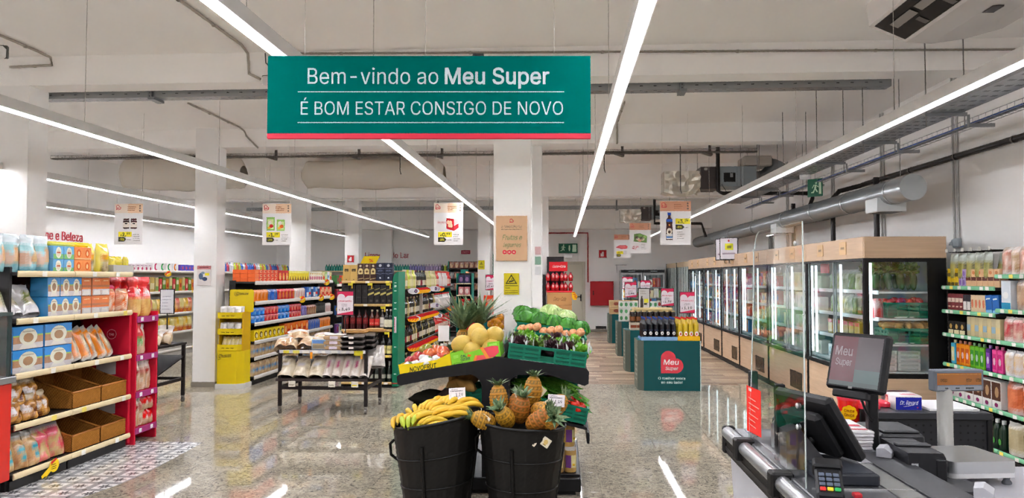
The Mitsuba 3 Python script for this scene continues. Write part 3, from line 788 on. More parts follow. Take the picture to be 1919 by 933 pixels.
def man(M_, x, z, s, y, c):
 M_.disc(x + .10 * s, z + .82 * s, .075 * s, .075 * s, y, c)
 M_.poly([(x - .02 * s, z + .70 * s), (x + .13 * s, z + .70 * s), (x + .10 * s, z + .42 * s), (x + .22 * s, z + .22 * s), (x + .16 * s, z + .16 * s), (x + .02 * s, z + .36 * s), (x - .08 * s, z + .16 * s), (x - .28 * s, z + .14 * s), (x - .28 * s, z + .22 * s), (x - .14 * s, z + .24 * s), (x - .04 * s, z + .44 * s)], c, y)
 M_.poly([(x - .22 * s, z + .48 * s), (x - .17 * s, z + .46 * s), (x - .02 * s, z + .70 * s), (x - .1 * s, z + .70 * s)], c, y)
 M_.poly([(x + .12 * s, z + .70 * s), (x + .16 * s, z + .55 * s), (x + .28 * s, z + .52 * s), (x + .28 * s, z + .58 * s), (x + .2 * s, z + .6 * s)], c, y)
G1, GW = '#12664a', '#dff3dc'
k = number('exit_sign')
tag(k, 'green running-man exit sign over the pale door at the back wall', 'sign')
e = M().cb(-.285, -.012, -.145, .285, .012, .145, G1, .003)
child(k, 'panel', e, 'm_satin', mat(.19, 23.42, 2.53))
pr = M(); man(pr, -.16, -.12, .26, -.0126, GW)
pr.poly([(.0, .0), (.02, .0), (.02, .09), (.06, .09), (.06, .0), (.08, .0), (.04, -.09)], GW, -.0126)
pr.plate(.13, -.11, .25, .11, -.0126, GW)
child(k, 'print', pr, 'm_satin', mat(.19, 23.42, 2.53), 'white running man, arrow and door')
one('door_lamp', M().cb(-.13, -.09, -.06, .13, 0, .06, '#f0efec', .01).plate(-.12, -.05, .12, .0, -.0905, '#f8f8f6'), 'm_gloss', mat(.19, 23.5, 2.29), 'small white emergency lamp between the exit sign and the door', 'lamp')
k = number('exit_sign')
tag(k, 'small tilted green exit sign hanging near the cable trays at the right', 'sign')
mm = mat(3.42, 10.6, 2.86, rz=-50, ry=0)
e = M().cb(-.11, -.006, -.12, .11, .006, .12, G1, .002)
child(k, 'panel', e, 'm_satin', mm)
pr = M(); man(pr, 0, -.1, .2, -.0066, GW); pr.plate(.06, -.09, .095, .09, -.0066, GW)
child(k, 'print', pr, 'm_satin', mm)
child(k, 'rod', M().tube([(0, 0, .12), (0, 0, .24)], .003, '#9a9a9a', 5), 'm_metal', mm)
k = number('emergency_lamp')
tag(k, 'small square white emergency lamp hanging beside the tilted exit sign', 'lamp')
child(k, 'base', M().cb(-.07, -.02, -.07, .07, .03, .07, '#e3e3e6', .005), 'm_satin', mat(3.26, 10.5, 3.03, rz=-20))
child(k, 'lens', M().cb(-.04, -.035, -.04, .04, -.02, .04, '#ffffff', .01), 'm_gloss', mat(3.26, 10.5, 3.03, rz=-20))
# --- builders for goods and shelving
def nz(x, y, s=0):
 return float(meshkit.noise(np.array([x, y, s * 3.7 + .5]), s)) - 0.5
def mixc(a, b, t):
 a, b = lin(a), lin(b)
 return tuple(x * (1 - t) + y * t for x, y in zip(a, b))
def bag(w, h, d, fn, seed=0, top=.12, nx=8, nzz=11, wr=.35, gather=0.0, base=.75, lean=0.0):
 m = M()
 U_, V_ = np.meshgrid(np.linspace(-1, 1, nx + 1), np.linspace(0, 1, nzz + 1))
 n1 = meshkit.noise(np.stack([U_ * 2.1 + seed, V_ * 3.1, U_ * 0 + seed * 1.7], -1), seed) - .5
 n2 = meshkit.noise(np.stack([U_ * 4.1 + seed, V_ * 6.1, U_ * 0 + 9.7 + seed], -1), seed) - .5
 prof = np.clip(base + V_ * 3, 0, 1) * np.clip((1 - V_) / max(top * 2.2, 1e-3), 0, 1) ** .6
 prof = np.maximum(prof, 0.0)
 edge = np.clip(1 - np.abs(U_) ** 2.6, 0, 1) ** .62
 g = 1 - gather * np.exp(-((V_ - (1 - top)) / .07) ** 2)
 X = U_ * w / 2 * g * (1 + .05 * n1)
 Z = V_ * h * (1 + .04 * n2 * V_)
 for s in (-1, 1):
  t = d / 2 * edge * prof * (1 + wr * n1 + wr * .6 * n2) * (g if gather else 1)
  if gather:
   t = t + d * .18 * edge * np.clip((V_ - (1 - top)) / top, 0, 1)
  Yq = s * t + lean * V_ * h
  v = np.stack([X, Yq, Z], -1).reshape(-1, 3)
  k = nx + 1
  f = [[j * k + i, j * k + i + 1, (j + 1) * k + i + 1, (j + 1) * k + i] for j in range(nzz) for i in range(nx)]
  if s > 0:
   f = [q[::-1] for q in f]
  c = np.array([lin(fn(float(u), float(q), s, float(a), float(b))) for u, q, a, b in zip(U_.ravel(), V_.ravel(), n1.ravel(), n2.ravel())])
  m.raw(v, f, c)
 return m
def carton(w, d, h, c, art=None, b=.002):
 m = M().cb(-w / 2, -d / 2, 0, w / 2, d / 2, h, c, b)
 if art:
  art(m, w, d, h, -d / 2 - .0006)
 return m
def bottle(h, r, body, cap, label=None, lo=.12, hi=.5, neck=.34, sh=.62, n=12, cap_h=.09, label_art=None, r2=None):
 """A bottle with body, cap and label meshes: (body, cap, label)."""
 rn = r * neck
 b = M().lathe([(r * .9, 0), (r, h * .02), (r, h * .02), (r, h * sh), (r * .93, h * (sh + .05)), (rn * 1.25, h * (sh + .17)), (rn, h * (sh + .23)), (rn, h * (1 - cap_h))], body, n)
 c = M().lathe([(rn * 1.15, h * (1 - cap_h)), (rn * 1.15, h), (rn * 1.15, h)], cap, max(8, n - 4))
 l = None
 if label:
  l = M()
  a0, a1 = -math.pi / 2 - 1.25, -math.pi / 2 + 1.25
  k = 8
  v = [(r * 1.012 * math.cos(a0 + (a1 - a0) * i / k), r * 1.012 * math.sin(a0 + (a1 - a0) * i / k), z) for z in (h * lo, h * hi) for i in range(k + 1)]
  l.raw(v, [[i, i + 1, k + 1 + i + 1, k + 1 + i] for i in range(k)], label)
  if label_art:
   label_art(l, r, h)
 return b, c, l
def bottle_proto(*a, glass='m_bottle', **k):
 b, c, l = bottle(*a, **k)
 return Proto(('body', b, glass), ('cap', c, 'm_satin')) if l is None else Proto(('body', b, glass), ('cap', c, 'm_satin'), ('paper_label', l, 'm_satin'))
def merged_bottle(*a, glass='m_gloss', **k):
 b, c, l = bottle(*a, **k)
 b.add(c)
 if l: b.add(l)
 return Proto(('', b, glass))
def blob(m, x, y, z, r, c, seed=0, bump=.12, n=9, k=6, sq=(1, 1, 1)):
 return m.ell((x, y, z), (r * sq[0], r * sq[1], r * sq[2]), c, n, k, None, bump, seed)
def row(F, x0, x1, n, p, name, label, cat, group, y, z, rz=0, jit=0.0, lev=1, lh=0.0, seed=0, rx=0, ry=0):
 r = random.Random(seed + n)
 w = (x1 - x0) / n
 ps = p if isinstance(p, (list, tuple)) else [p]
 for l in range(lev):
  for i in range(n):
   put(name, ps[(i + l) % len(ps)], F @ mat(x0 + w * (i + .5) + r.uniform(-jit, jit), y + r.uniform(-jit, jit), z + l * lh, rz=rz + r.uniform(-1, 1) * jit * 300, rx=rx, ry=ry), label, cat, group)
def shelving(name, label, F, L, levels, depth, lip, panel, top, lip_h=.045, lip_c='#e6d8bb', shelf_c='#3a3836', ends=(True, True), end_c=None, base_c='#2b2928', tilt=0, group=None, back=True, up=.05, tags=0):
 k = number(name)
 tag(k, label, 'shelf unit', group)
 end_c = end_c or panel
 if back:
  child(k, 'back_panel', M().box(0, depth, 0.02, L, depth + .02, top, panel), 'm_satin', F)
 child(k, 'base', M().box(0.01, .03, 0, L - .01, depth, max(.03, levels[0] - .05), base_c), 'm_satin', F)
 for i, z in enumerate(levels):
  child(k, 'shelf', M().cb(.004, .004, z - .028, L - .004, depth, z, shelf_c, .003), 'm_satin', F)
  st = M()
  pr = [(0, -.004), (.010, 0), (.012, lip_h * .5), (.010, lip_h), (0, lip_h + .003), (-.003, lip_h)]
  seg = 4
  a = np.linspace(-math.pi / 2, math.pi / 2, 7)
  v = [(x, -.014 * math.cos(t), z - lip_h + .012 + lip_h * .5 + lip_h * .5 * math.sin(t)) for x in (.003, L - .003) for t in a]
  st.raw(v, [[j, 7 + j, 7 + j + 1, j + 1] for j in range(6)], lip_c)
  st.raw([v[j] for j in range(7)], [[0, j, j + 1, j + 1] for j in range(1, 6)], lip_c).raw([v[7 + j] for j in range(7)], [[0, j + 1, j, j] for j in range(1, 6)], lip_c)
  child(k, 'price_strip', st, 'm_satin', F)
  r = random.Random(i * 7 + int(L * 100))
  for q in range(tags):
   x = L * (q + .5 + r.uniform(-.25, .25)) / tags
   child(k, 'price_tag', M().plate(x - .03, z - lip_h + .016, x + .03, z + .008, -.0155, r.choice(('#f4f1e8', '#f4e27a', '#f6f4ee'))), 'm_satin', F)
 for s, e in ((0, ends[0]), (1, ends[1])):
  if e:
   x = 0 if s == 0 else L
   child(k, 'upright', M().box(x - .012, up, 0, x + .012, depth + .02, top, end_c), 'm_satin', F)
 return k
# --- bakery shelves, front left
FB = mat(-4.215, 5.70, 0, rz=90)
LV = [0.125, 0.50, 0.893, 1.318, 1.69]
for i, (x0, x1, t) in enumerate(((0, .70, 'near bay of the bakery shelving with bagged bread at the bottom'), (.70, 1.60, 'far bay of the bakery shelving with the wicker baskets'))):
 shelving('bakery_shelving', t, FB @ mat(x0), x1 - x0, LV, .52, None, '#3b3a3a', 1.73, .05, '#ead9b4', '#33302e', ends=(i == 0, False), end_c='#2d2b2b', tags=1 if i == 0 else 2, group='bakery shelving bays')
one('red_side_panel', M().cb(1.605, .02, 0.03, 1.645, .50, 1.30, '#c2243f', .003).box(1.60, .50, .03, 1.645, .53, 1.30, '#a81e37'), 'm_satin', FB, 'red upright panel closing the far end of the bakery shelving', 'panel')
# -- cookies in clear bags on top
def c_cookie(u, v, s, a, b):
 if v > .72: return mixc('#e9eef2', '#cfdde2', .5 + a)
 if v < .22 + .05 * u: return mixc('#5fa9b4', '#d5ecee', .35 + b)
 if u > .0 - .3 * (v - .4) and v < .66: return mixc('#c98d55', '#e9cf9f', .5 + 1.3 * b + .6 * a)
 if v > .46 - .1 * u: return mixc('#8cc6cb', '#d7eef0', .4 + a)
 return mixc('#c99f85', '#e6d3c4', .5 + a)
PC = [Proto(('film', bag(.17, .30, .11, c_cookie, s, .2, 9, 14, .5, .12), 'm_film')) for s in (1, 2, 3)]
for i, (x, y, r) in enumerate(((-.10, .12, 10), (.05, .13, -6), (.215, .1, 4), (.39, .11, -3), (.33, .28, 8), (.12, .3, 0))):
 put('cookie_bag', PC[i % 3], FB @ mat(x + (.02 if i > 0 else 0.02), y, LV[4], rz=r), 'clear bag of cookies with a teal lower edge standing on the top bakery shelf', 'cookie bag', 'cookie bags on the top bakery shelf')
def a_quad(top, bot, oval, dark):
 def art(m, w, d, h, y):
  m.plate(-w / 2 + .002, .002, w / 2 - .002, h * .38, y, bot)
  m.plate(-w / 2 + .002, h * .38, w / 2 - .002, h - .002, y, top)
  m.disc(0, h * .5, w * .27, h * .43, y - .0006, oval, 16)
  m.disc(0, h * .47, w * .19, h * .27, y - .0011, '#e9dfc8', 14)
  m.plate(-w * .17, h * .43, w * .17, h * .55, y - .0016, dark)
 return art
def a_orange(m, w, d, h, y):
 m.plate(-w / 2 + .002, .002, w / 2 - .002, h - .002, y, '#ee9a55'); m.disc(0, h * .52, w * .26, h * .33, y - .0006, '#dd6f24'); m.disc(.0, h * .5, w * .12, h * .18, y - .0011, '#f5cf9a')
 m.plate(-w / 2 + .002, .004, w / 2 - .002, h * .16, y - .0006, '#f4c08a')
pq = Proto(('', carton(.135, .12, .112, '#7fb4d6', a_quad('#7fbce0', '#8cbf7c', '#f1efe2', '#b9694f')), 'm_satin'))
po = Proto(('', carton(.12, .12, .112, '#f0a568', a_orange), 'm_satin'))
row(FB, .475, .755, 2, pq, 'rusk_box', 'small blue and green box with a white oval, in the block on the top bakery shelf', 'box', 'blue green boxes on the top bakery shelf', .10, LV[4], lev=2, lh=.113)
row(FB, .76, 1.0, 2, po, 'rusk_box', 'small orange box in the block on the top bakery shelf', 'box', 'orange boxes on the top bakery shelf', .10, LV[4], lev=2, lh=.113)
one('yellow_flat_pack', M().cb(.475, .06, LV[4] + .2265, .80, .2, LV[4] + .262, '#f3ea6a', .012), 'm_film', FB, 'bright yellow flat pack lying on the blue and green boxes', 'pack')
one('yellow_flat_pack', M().cb(.81, .06, LV[4] + .2265, 1.0, .2, LV[4] + .268, '#f2e530', .015), 'm_film', FB, 'bright yellow flat pack lying on the orange boxes', 'pack')
def c_yel(u, v, s, a, b):
 if v > .62 or abs(u) > .75: return mixc('#f3df2a', '#fff6a0', .4 + a)
 if v > .4: return mixc('#f0d223', '#e8a81c', .5 + 2 * a)
 return mixc('#8a6a35', '#e9dfb8', .5 + 2.4 * b)
PY = [Proto(('film', bag(.15, .27, .1, c_yel, s, .14, 9, 13, .4), 'm_film')) for s in (4, 5)]
put('yellow_nut_bag', PY[0], FB @ mat(1.06, .12, LV[4], rz=4), 'yellow bag of nuts right beside the orange boxes on the top shelf', 'bag')
put('yellow_nut_bag', PY[1], FB @ mat(1.215, .08, LV[4], rz=-6), 'yellow bag of nuts standing left of the grey carton on the top shelf', 'bag')
one('display_carton', M().box(1.30, .01, LV[4], 1.645, .012, LV[4] + .075, '#c3bfba').box(1.30, .25, LV[4], 1.645, .252, LV[4] + .075, '#c3bfba').box(1.30, .01, LV[4], 1.302, .252, LV[4] + .075, '#b5b1ac')
 .box(1.643, .01, LV[4], 1.645, .252, LV[4] + .075, '#b5b1ac').box(1.30, .01, LV[4], 1.645, .252, LV[4] + .003, '#aaa69f'), 'm_satin', FB, 'open grey carton tray with small yellow bags on the top bakery shelf', 'carton')
def c_ysm(u, v, s, a, b):
 return mixc('#f2e02c', '#bfae3a', .35 + 1.6 * b + .8 * a) if v > .3 else mixc('#efe7a0', '#d8c23c', .5 + a)
PYS = [Proto(('', bag(.1, .155, .055, c_ysm, s, .1, 6, 9, .5), 'm_film')) for s in (6, 7)]
for i in range(6):
 put('yellow_snack_bag', PYS[i % 2], FB @ mat(1.36 + .115 * (i % 3), .07 + .1 * (i // 3), LV[4] + .004, rz=(-8, 5, 12)[i % 3]), 'small yellow snack bag in the grey carton tray', 'bag', 'yellow snack bags in the grey carton')
# -- second shelf
def c_olive(u, v, s, a, b):
 if v > .86 or abs(u) > .82: return mixc('#e9e7e6', '#c7c3c4', .3 + 1.5 * a)
 if .28 < v < .8 and u > -.45: return mixc('#7c8233', '#8f9540', .5 + a) if (v > .55 or u > .45 or u < -.2) and b < .12 else mixc('#e9d9b8', '#f4eede', .5 + 2 * b)
 return mixc('#efecec', '#b9b4b8', .3 + 1.6 * b)
PO = [Proto(('film', bag(.20, .27, .12, c_olive, s, .12, 9, 13, .55), 'm_film')) for s in (8, 9)]
for i, (x, y, z, rz, rx) in enumerate(((.29, .20, 0, 5, 0), (.30, .10, 0, -4, -38), (.02, .1, 0, 6, -25), (.12, .12, 0, -12, -45), (-.08, .1, 0, 8, -20), (.1, .25, .0, 4, -6))):
 put('bread_bag', PO[i % 2], FB @ mat(x, y, LV[3] + (.02 if rx else 0), rz=rz, rx=-rx if False else rx), 'white and olive green bread bag at the near end of the second bakery shelf', 'bread bag', 'white and olive bread bags')
def a_blue(m, w, d, h, y, hi='#3f96cf'):
 m.plate(-w / 2 + .002, .002, w / 2 - .002, h * .27, y, '#d6d0d0'); m.plate(-w / 2 + .002, h * .27, w / 2 - .002, h * .56, y, '#b08a6c')
 m.plate(-w / 2 + .002, h * .56, w / 2 - .002, h * .62, y, '#a9c46a'); m.plate(-w / 2 + .002, h * .62, w / 2 - .002, h - .002, y, hi)
 m.disc(0, h * .54, w * .30, h * .37, y - .0007, '#e9e6d6', 18); m.disc(0, h * .5, w * .17, h * .2, y - .0013, '#a98867', 14)
 m.plate(-w * .2, h * .74, w * .2, h * .8, y - .0013, '#c6bfae'); m.poly([(-w * .3, h * .03), (w * .3, h * .03), (w * .2, h * .22), (-w * .2, h * .22)], '#e6e1da', y - .0006)
def a_or2(m, w, d, h, y):
 m.plate(-w / 2 + .002, .002, w / 2 - .002, h * .36, y, '#d5cfcc'); m.plate(-w / 2 + .002, h * .36, w / 2 - .002, h - .002, y, '#d9803f'); m.plate(-w / 2 + .002, h * .46, w / 2 - .002, h * .58, y - .0006, '#b9784e')
 m.plate(-w * .3, h * .8, w * .3, h * .86, y - .0006, '#efc79a'); m.poly([(-w * .4, h * .06), (w * .4, h * .06), (w * .3, h * .3), (-w * .3, h * .3)], '#e9e4df', y - .0005)
pb = Proto(('', carton(.15, .16, .165, '#4f9fd0', a_blue, .006), 'm_film'))
pr2 = Proto(('', carton(.135, .16, .162, '#d28a55', a_or2, .006), 'm_film'))
row(FB, .43, .87, 3, pb, 'toast_pack', 'blue toast pack with a white oval on the second bakery shelf', 'pack', 'blue toast packs on the second bakery shelf', .12, LV[3], jit=.004, lev=2, lh=.167)
row(FB, .88, 1.30, 3, pr2, 'toast_pack', 'orange and grey toast pack, stacked two high on the second bakery shelf', 'pack', 'orange toast packs on the second bakery shelf', .12, LV[3], jit=.005, lev=2, lh=.165)
def c_orw(u, v, s, a, b):
 if v > .84: return mixc('#e7a070', '#f3d9c4', .5 + a)
 if v > .7: return mixc('#e07a3c', '#f0b48a', .4 + a)
 return mixc('#d9773a', '#f3e3cf', .45 + 2.3 * b)
PW = [Proto(('film', bag(.16, .22, .1, c_orw, s, .1, 8, 11, .4), 'm_film')) for s in (10, 11)]
for i, (x, y, rz) in enumerate(((1.38, .1, 4), (1.545, .08, -4), (1.42, .26, 8))):
 put('orange_bread_bag', PW[i % 2], FB @ mat(x, y, LV[3] + (.0 if i < 2 else .0), rz=rz), 'orange and white bread bag at the far end of the second bakery shelf', 'bread bag', 'orange bread bags on the second shelf')
one('brown_packet', bag(.14, .32, .07, lambda u, v, s, a, b: mixc('#a66a3c', '#5e3a22', .4 + 1.6 * a) if v > .3 else mixc('#e3d2bd', '#b98a62', .5 + a), 13, .05, 8, 11, .3), 'm_film', FB @ mat(1.36, .27, LV[3], ry=-14), 'brown crumpled packet leaning behind the orange bread bags', 'packet')
# -- third shelf: large toast packs, orange bags
pB = Proto(('', carton(.35, .2, .182, '#3f93cc', lambda m, w, d, h, y: (a_blue(m, w, d, h, y, '#3b93d0'), [m.plate(-w / 2 + .01 + .042 * i, h * .28, -w / 2 + .013 + .042 * i, h * .55, y - .0004, '#8a6549') for i in range(8)]), .012), 'm_film'))
row(FB, .0, .74, 2, pB, 'large_toast_pack', 'wide blue toast pack with slices in view and a white oval on the third bakery shelf', 'pack', 'wide blue toast packs on the third bakery shelf', .13, LV[2], lev=2, lh=.185)
def c_or3(u, v, s, a, b):
 if v > .88 or v < .1: return mixc('#cfc8be', '#efe9e0', .5 + 2 * a)
 if u > -.15 + .3 * a and .12 < v < .75: return mixc('#8a6a4a', '#efe2c4', .5 + 2.6 * b)
 return mixc('#f08a1c', '#f6b04a', .4 + 1.2 * a)
P3 = [Proto(('film', bag(.15, .31, .08, c_or3, s, .12, 9, 14, .45), 'm_film')) for s in (14, 15, 16)]
for i in range(6):
 put('granola_bag', P3[i % 3], FB @ mat(.83 + .125 * i, .12 + .015 * (i % 2), LV[2] + .01, rz=6, ry=-4 - 4.5 * i, rx=-16), 'orange bag of nuts and cereal leaning on the third bakery shelf', 'bag', 'orange cereal bags on the third bakery shelf')
one('round_emblem', M().disc(0, 0, .05, .05, -.0, '#d98c93', 20).disc(0, 0, .042, .042, -.0006, '#b52038', 20).text('bio', 0, -.012, .025, -.001, '#e8c4c8', True), 'm_satin', FB @ mat(1.604, .2, 1.09, rz=-90), 'round emblem on the inner face of the red panel', 'emblem')
# -- fourth shelf: bagged rolls, wicker baskets
def c_roll(u, v, s, a, b):
 if v > .78: return mixc('#d9c9ae', '#8a7458', .4 + 2 * a)
 if u < -.1 and .3 < v < .62 and a > -.12: return '#efecec'
 return mixc('#7a4a1c', '#dba85a', .5 + 2.6 * b + .8 * a)
PR = [Proto(('film', bag(.19, .21, .14, c_roll, s, .2, 9, 11, .7, .2), 'm_film')) for s in (17, 18, 19)]
for i, (x, y, z, rz) in enumerate(((.10, .1, 0, 5), (.28, .1, 0, -8), (.46, .12, 0, 10), (.17, .14, .13, -12), (.38, .16, .125, 6), (.1, .3, .0, 3), (.32, .32, .05, 0))):
 put('roll_bag', PR[i % 3], FB @ mat(x, y, LV[1] + z, rz=rz, rx=-8), 'clear bag of golden rolls on the fourth bakery shelf', 'bread bag', 'bags of rolls on the fourth bakery shelf')
def wicker(L=.40, D=.46, H0=.13, H1=.30, seed=0):
 r = random.Random(seed)
 m = M()
 c1, c2 = '#6f3d1a', '#d6a05a'
 def wall(p0, p1, h0, h1, out, flipc=False):
  p0, p1 = np.array(p0, float), np.array(p1, float)
  n = int(np.linalg.norm(p1 - p0) / .0125)
  out = np.array(out, float)
  for side in (1, -1):
   v, cc = [], []
   rows = 13
   for j in range(rows + 1):
    for i in range(n + 1):
     t = i / n
     hh = (h0 + (h1 - h0) * t) * j / rows
     q = p0 + (p1 - p0) * t
     w = .5 + .5 * math.sin(math.pi * (i + (j % 2)) )if False else (1.0 if (i + j) % 2 else 0.0)
     o = out * (side * .004 + side * .004 * w)
     v.append((q[0] + o[0], q[1] + o[1], hh))
     cc.append(mixc(c1, c2, .1 + .8 * w + r.uniform(-.12, .12)))
   k = n + 1
   f = [[j * k + i, j * k + i + 1, (j + 1) * k + i + 1, (j + 1) * k + i] for j in range(rows) for i in range(n)]
   if (side < 0):
    f = [q[::-1] for q in f]
   m.raw(v, f, np.array(cc))
 a = L / 2
 wall((-a, 0), (a, 0), H0, H0, (0, -1))
 wall((a, 0), (a, D), H0, H1, (1, 0))
 wall((a, D), (-a, D), H1, H1, (0, 1))
 wall((-a, D), (-a, 0), H1, H0, (-1, 0))
 m.box(-a, 0, .004, a, D, .012, '#7d4d25')
 rim = M().tube([(-a, 0, H0), (a, 0, H0), (a, D * .5, H0 + (H1 - H0) * .42), (a, D, H1), (-a, D, H1), (-a, D * .5, H0 + (H1 - H0) * .42), (-a, 0, H0)], .011, '#b37b3f', 6)
 return Proto(('weave', m, 'm_matte'), ('rim', rim, 'm_satin'))
WB = [wicker(.40, .45, .135, .30, 1), wicker(.40, .45, .12, .30, 2)]
for z, w in ((LV[1], 'fourth'), (LV[0], 'bottom')):
 for i, x in enumerate((.985, 1.405)):
  put('wicker_basket', WB[0], FB @ mat(x, .05, z + .004), f'empty brown wicker basket on the {w} bakery shelf, ' + ('nearer the camera' if i == 0 else 'at the far red end'), 'basket', 'wicker baskets on the bakery shelves')
# -- bottom shelf: sliced bread and sweets
def c_teal(u, v, s, a, b):
 if v > .8: return mixc('#b9b4ac', '#8f8a80', .5 + 2 * a)
 if (abs(u - .1) < .42 and .16 < v < .34) or (abs(u) < .5 and .42 < v < .58): return mixc('#2f9fb0', '#54b7c2', .5 + a)
 return mixc('#c08b54', '#e6cda0', .5 + 2 * b)
def c_pink(u, v, s, a, b):
 if v > .84: return mixc('#d9c9c9', '#f2e6e4', .5 + a)
 if b > .04: return mixc('#d8344f', '#ef8fa0', .4 + a)
 return mixc('#e9d3a0', '#b98a4a', .45 + 2 * a)
PT = [Proto(('film', bag(.15, .29, .11, c_teal, s, .2, 9, 13, .4, .2), 'm_film')) for s in (20, 21)]
PP = [Proto(('film', bag(.19, .29, .12, c_pink, s, .15, 9, 12, .5), 'm_film')) for s in (22, 23)]
for i, (x, y, rz) in enumerate(((.06, .10, 4), (.21, .10, -6), (.35, .09, 8), (.02, .26, 0), (.18, .28, 10))):
 put('sliced_bread', PT[i % 2], FB @ mat(x, y, LV[0], rz=rz, rx=-14), 'sliced bread bag with teal patches on the bottom bakery shelf', 'bread bag', 'teal bread bags on the bottom bakery shelf')
for i, (x, y, z, rz) in enumerate(((.48, .10, 0, 6), (.66, .11, 0, -6), (.42, .27, .03, 6), (.6, .28, .04, -4))):
 put('bun_bag', PP[i % 2], FB @ mat(x, y, LV[0] + z, rz=rz, rx=-16), 'bag of buns with pink and red print on the bottom bakery shelf', 'bread bag', 'pink bun bags on the bottom bakery shelf')
yt = M().disc(0, 0, .06, .055, -.002, '#f3cf1e', 18).poly([(-.05, .01), (-.16, -.05), (-.15, -.075), (-.1, -.06), (-.115, -.085), (-.03, -.03)], '#f3cf1e', -.002)
yt.poly([(-.045, .035), (.02, .06), (.03, .045), (-.04, .015)], '#d8232f', -.003)
lines(yt, -.04, -.03, .08, .05, 3, -.003, '#7a5a10', 3)
one('promo_tag', yt, 'm_satin', FB @ mat(.46, -.02, LV[0] - .03), 'yellow round promotion tag on the bottom price strip of the bakery shelves', 'price tag')
for x, z in ((1.5, LV[1] + .32), (1.48, LV[1] - .06)):
 one('paper_sheet', M().raw([(0, 0, 0), (0, .2, -.02), (0, .2, .11), (0, 0, .13)], [[0, 1, 2, 3]], '#c9c4c2'), 'm_matte', FB @ mat(1.603, .15, z - .12), 'grey paper sheet stuck to the inside of the red panel ' + ('over' if z > .6 else 'below') + ' the fourth-shelf basket', 'paper')
# --- red counter with glass at the left edge
k = number('glass_counter')
tag(k, 'red counter with a glass top at the lower left picture edge', 'counter')
child(k, 'body', M().cb(-5.0, 4.3, .12, -4.16, 5.60, .85, '#cf3c2f', .006), 'm_satin')
child(k, 'plinth', M().box(-4.95, 4.35, 0, -4.22, 5.58, .12, '#2a2726'), 'm_satin')
child(k, 'trim', M().cb(-5.0, 4.28, .852, -4.14, 5.62, .90, '#b9babb', .004), 'm_metal')
child(k, 'glass', M().box(-4.185, 4.3, .902, -4.179, 5.6, 1.36, '#cfe0dc'), 'm_pane')
child(k, 'glass', M().box(-4.98, 5.594, .902, -4.19, 5.6, 1.36, '#cfe0dc'), 'm_pane')
child(k, 'frame', M().box(-4.20, 5.585, .9, -4.175, 5.605, 1.38, '#55605f').box(-5.0, 4.3, 1.36, -4.17, 5.605, 1.385, '#6f7a79'), 'm_metal')
# --- red display rack at the end of the bakery shelving
FR = mat(-4.20, 7.375, 0, rz=90)
LR = [.155, .51, .875, 1.255]
k = number('red_rack')
tag(k, 'narrow red display rack with purple price strips beside the wicker baskets', 'shelf unit')
child(k, 'back_panel', M().box(0, .40, 0.03, .39, .42, 1.62, '#b41f3c'), 'm_satin', FR)
for x in (0, .39):
 child(k, 'upright', M().cb(x - .012, .0, 0, x + .012, .42, 1.30, '#c32240', .004), 'm_satin', FR)
for z in LR:
 child(k, 'shelf', M().cb(.0, .0, z - .035, .39, .42, z - .003, '#a41c46', .003), 'm_satin', FR)
 child(k, 'price_strip', M().box(-.005, -.006, z - .055, .395, 0, z + .005, '#a23c78').plate(.06, z - .045, .11, z - .005, -.0066, '#efe8ee').plate(.27, z - .045, .32, z - .005, -.0066, '#efe8ee'), 'm_satin', FR)
def c_red(u, v, s, a, b):
 if v > .9: return mixc('#ef4a50', '#f7a0a0', .4 + 2 * a)
 if v > .45:
  if abs(u) < .45 and .52 < v < .66: return mixc('#f2e9e6', '#d23a40', .2 + a)
  return mixc('#d8202c', '#ee5a50', .4 + 1.4 * a)
 return mixc('#c98a3a', '#ecd28c', .5 + 1.5 * b)
def c_clear(u, v, s, a, b):
 if v > .8: return mixc('#e6dcd8', '#b9a9a4', .5 + a)
 if .5 < v < .74: return mixc('#a83a34', '#e3b2a6', .4 + 2 * a)
 return mixc('#c9a583', '#e9dccb', .5 + 2 * b)
def c_green(u, v, s, a, b):
 if v > .5: return mixc('#dc2a30', '#f2807a', .4 + 1.6 * a)
 if v > .3: return mixc('#6fae5a', '#e9e6d6', .5 + 2 * b)
 return mixc('#e3d8c6', '#c9a57f', .5 + a)
PA = [Proto(('film', bag(.19, .40, .15, c_red, s, .26, 9, 14, .35, .45), 'm_film')) for s in (24, 25)]
PCl = [Proto(('film', bag(.11, .30, .09, c_clear, s, .16, 7, 12, .4, .2), 'm_film')) for s in (26, 27)]
PG = [Proto(('film', bag(.13, .31, .1, c_green, s, .16, 8, 12, .4, .3), 'm_film')) for s in (28, 29)]
for i in range(4):
 put('panettone_bag', PA[i % 2], FR @ mat(.09 + .19 * (i % 2), .11 + .18 * (i // 2), LR[3] + .0, rz=(4, -6, 8, 0)[i]), 'tall red gift bag with golden bottom on top of the red rack', 'cake bag', 'red gift bags on the red rack')
for i in range(2):
 put('toast_bag', PG[i], FR @ mat(.07 + .12 * i, .1, LR[2], rz=5), 'red bag with a green band on the second shelf of the red rack', 'bag', 'red and green bags on the red rack')
for i in range(3):
 put('rusk_bag', PCl[i % 2], FR @ mat(.235 + .065 * i, .1 + .04 * i, LR[2], rz=8 * i), 'clear bag with a brown-red band on the second shelf of the red rack', 'bag', 'clear bags on the second shelf of the red rack')
for i in range(4):
 put('rusk_bag', PCl[i % 2], FR @ mat(.06 + .095 * i, .1, LR[1], rz=6 * (i % 3)), 'clear bag with a brown-red band on the third shelf of the red rack', 'bag', 'clear bags on the third shelf of the red rack')
for i in range(3):
 put('rusk_bag', PCl[i % 2], FR @ mat(.06 + .09 * i, .1, LR[0], rz=6 * (i % 3)), 'clear bag with a brown-red band on the lowest shelf of the red rack', 'bag', 'clear bags on the lowest shelf of the red rack')
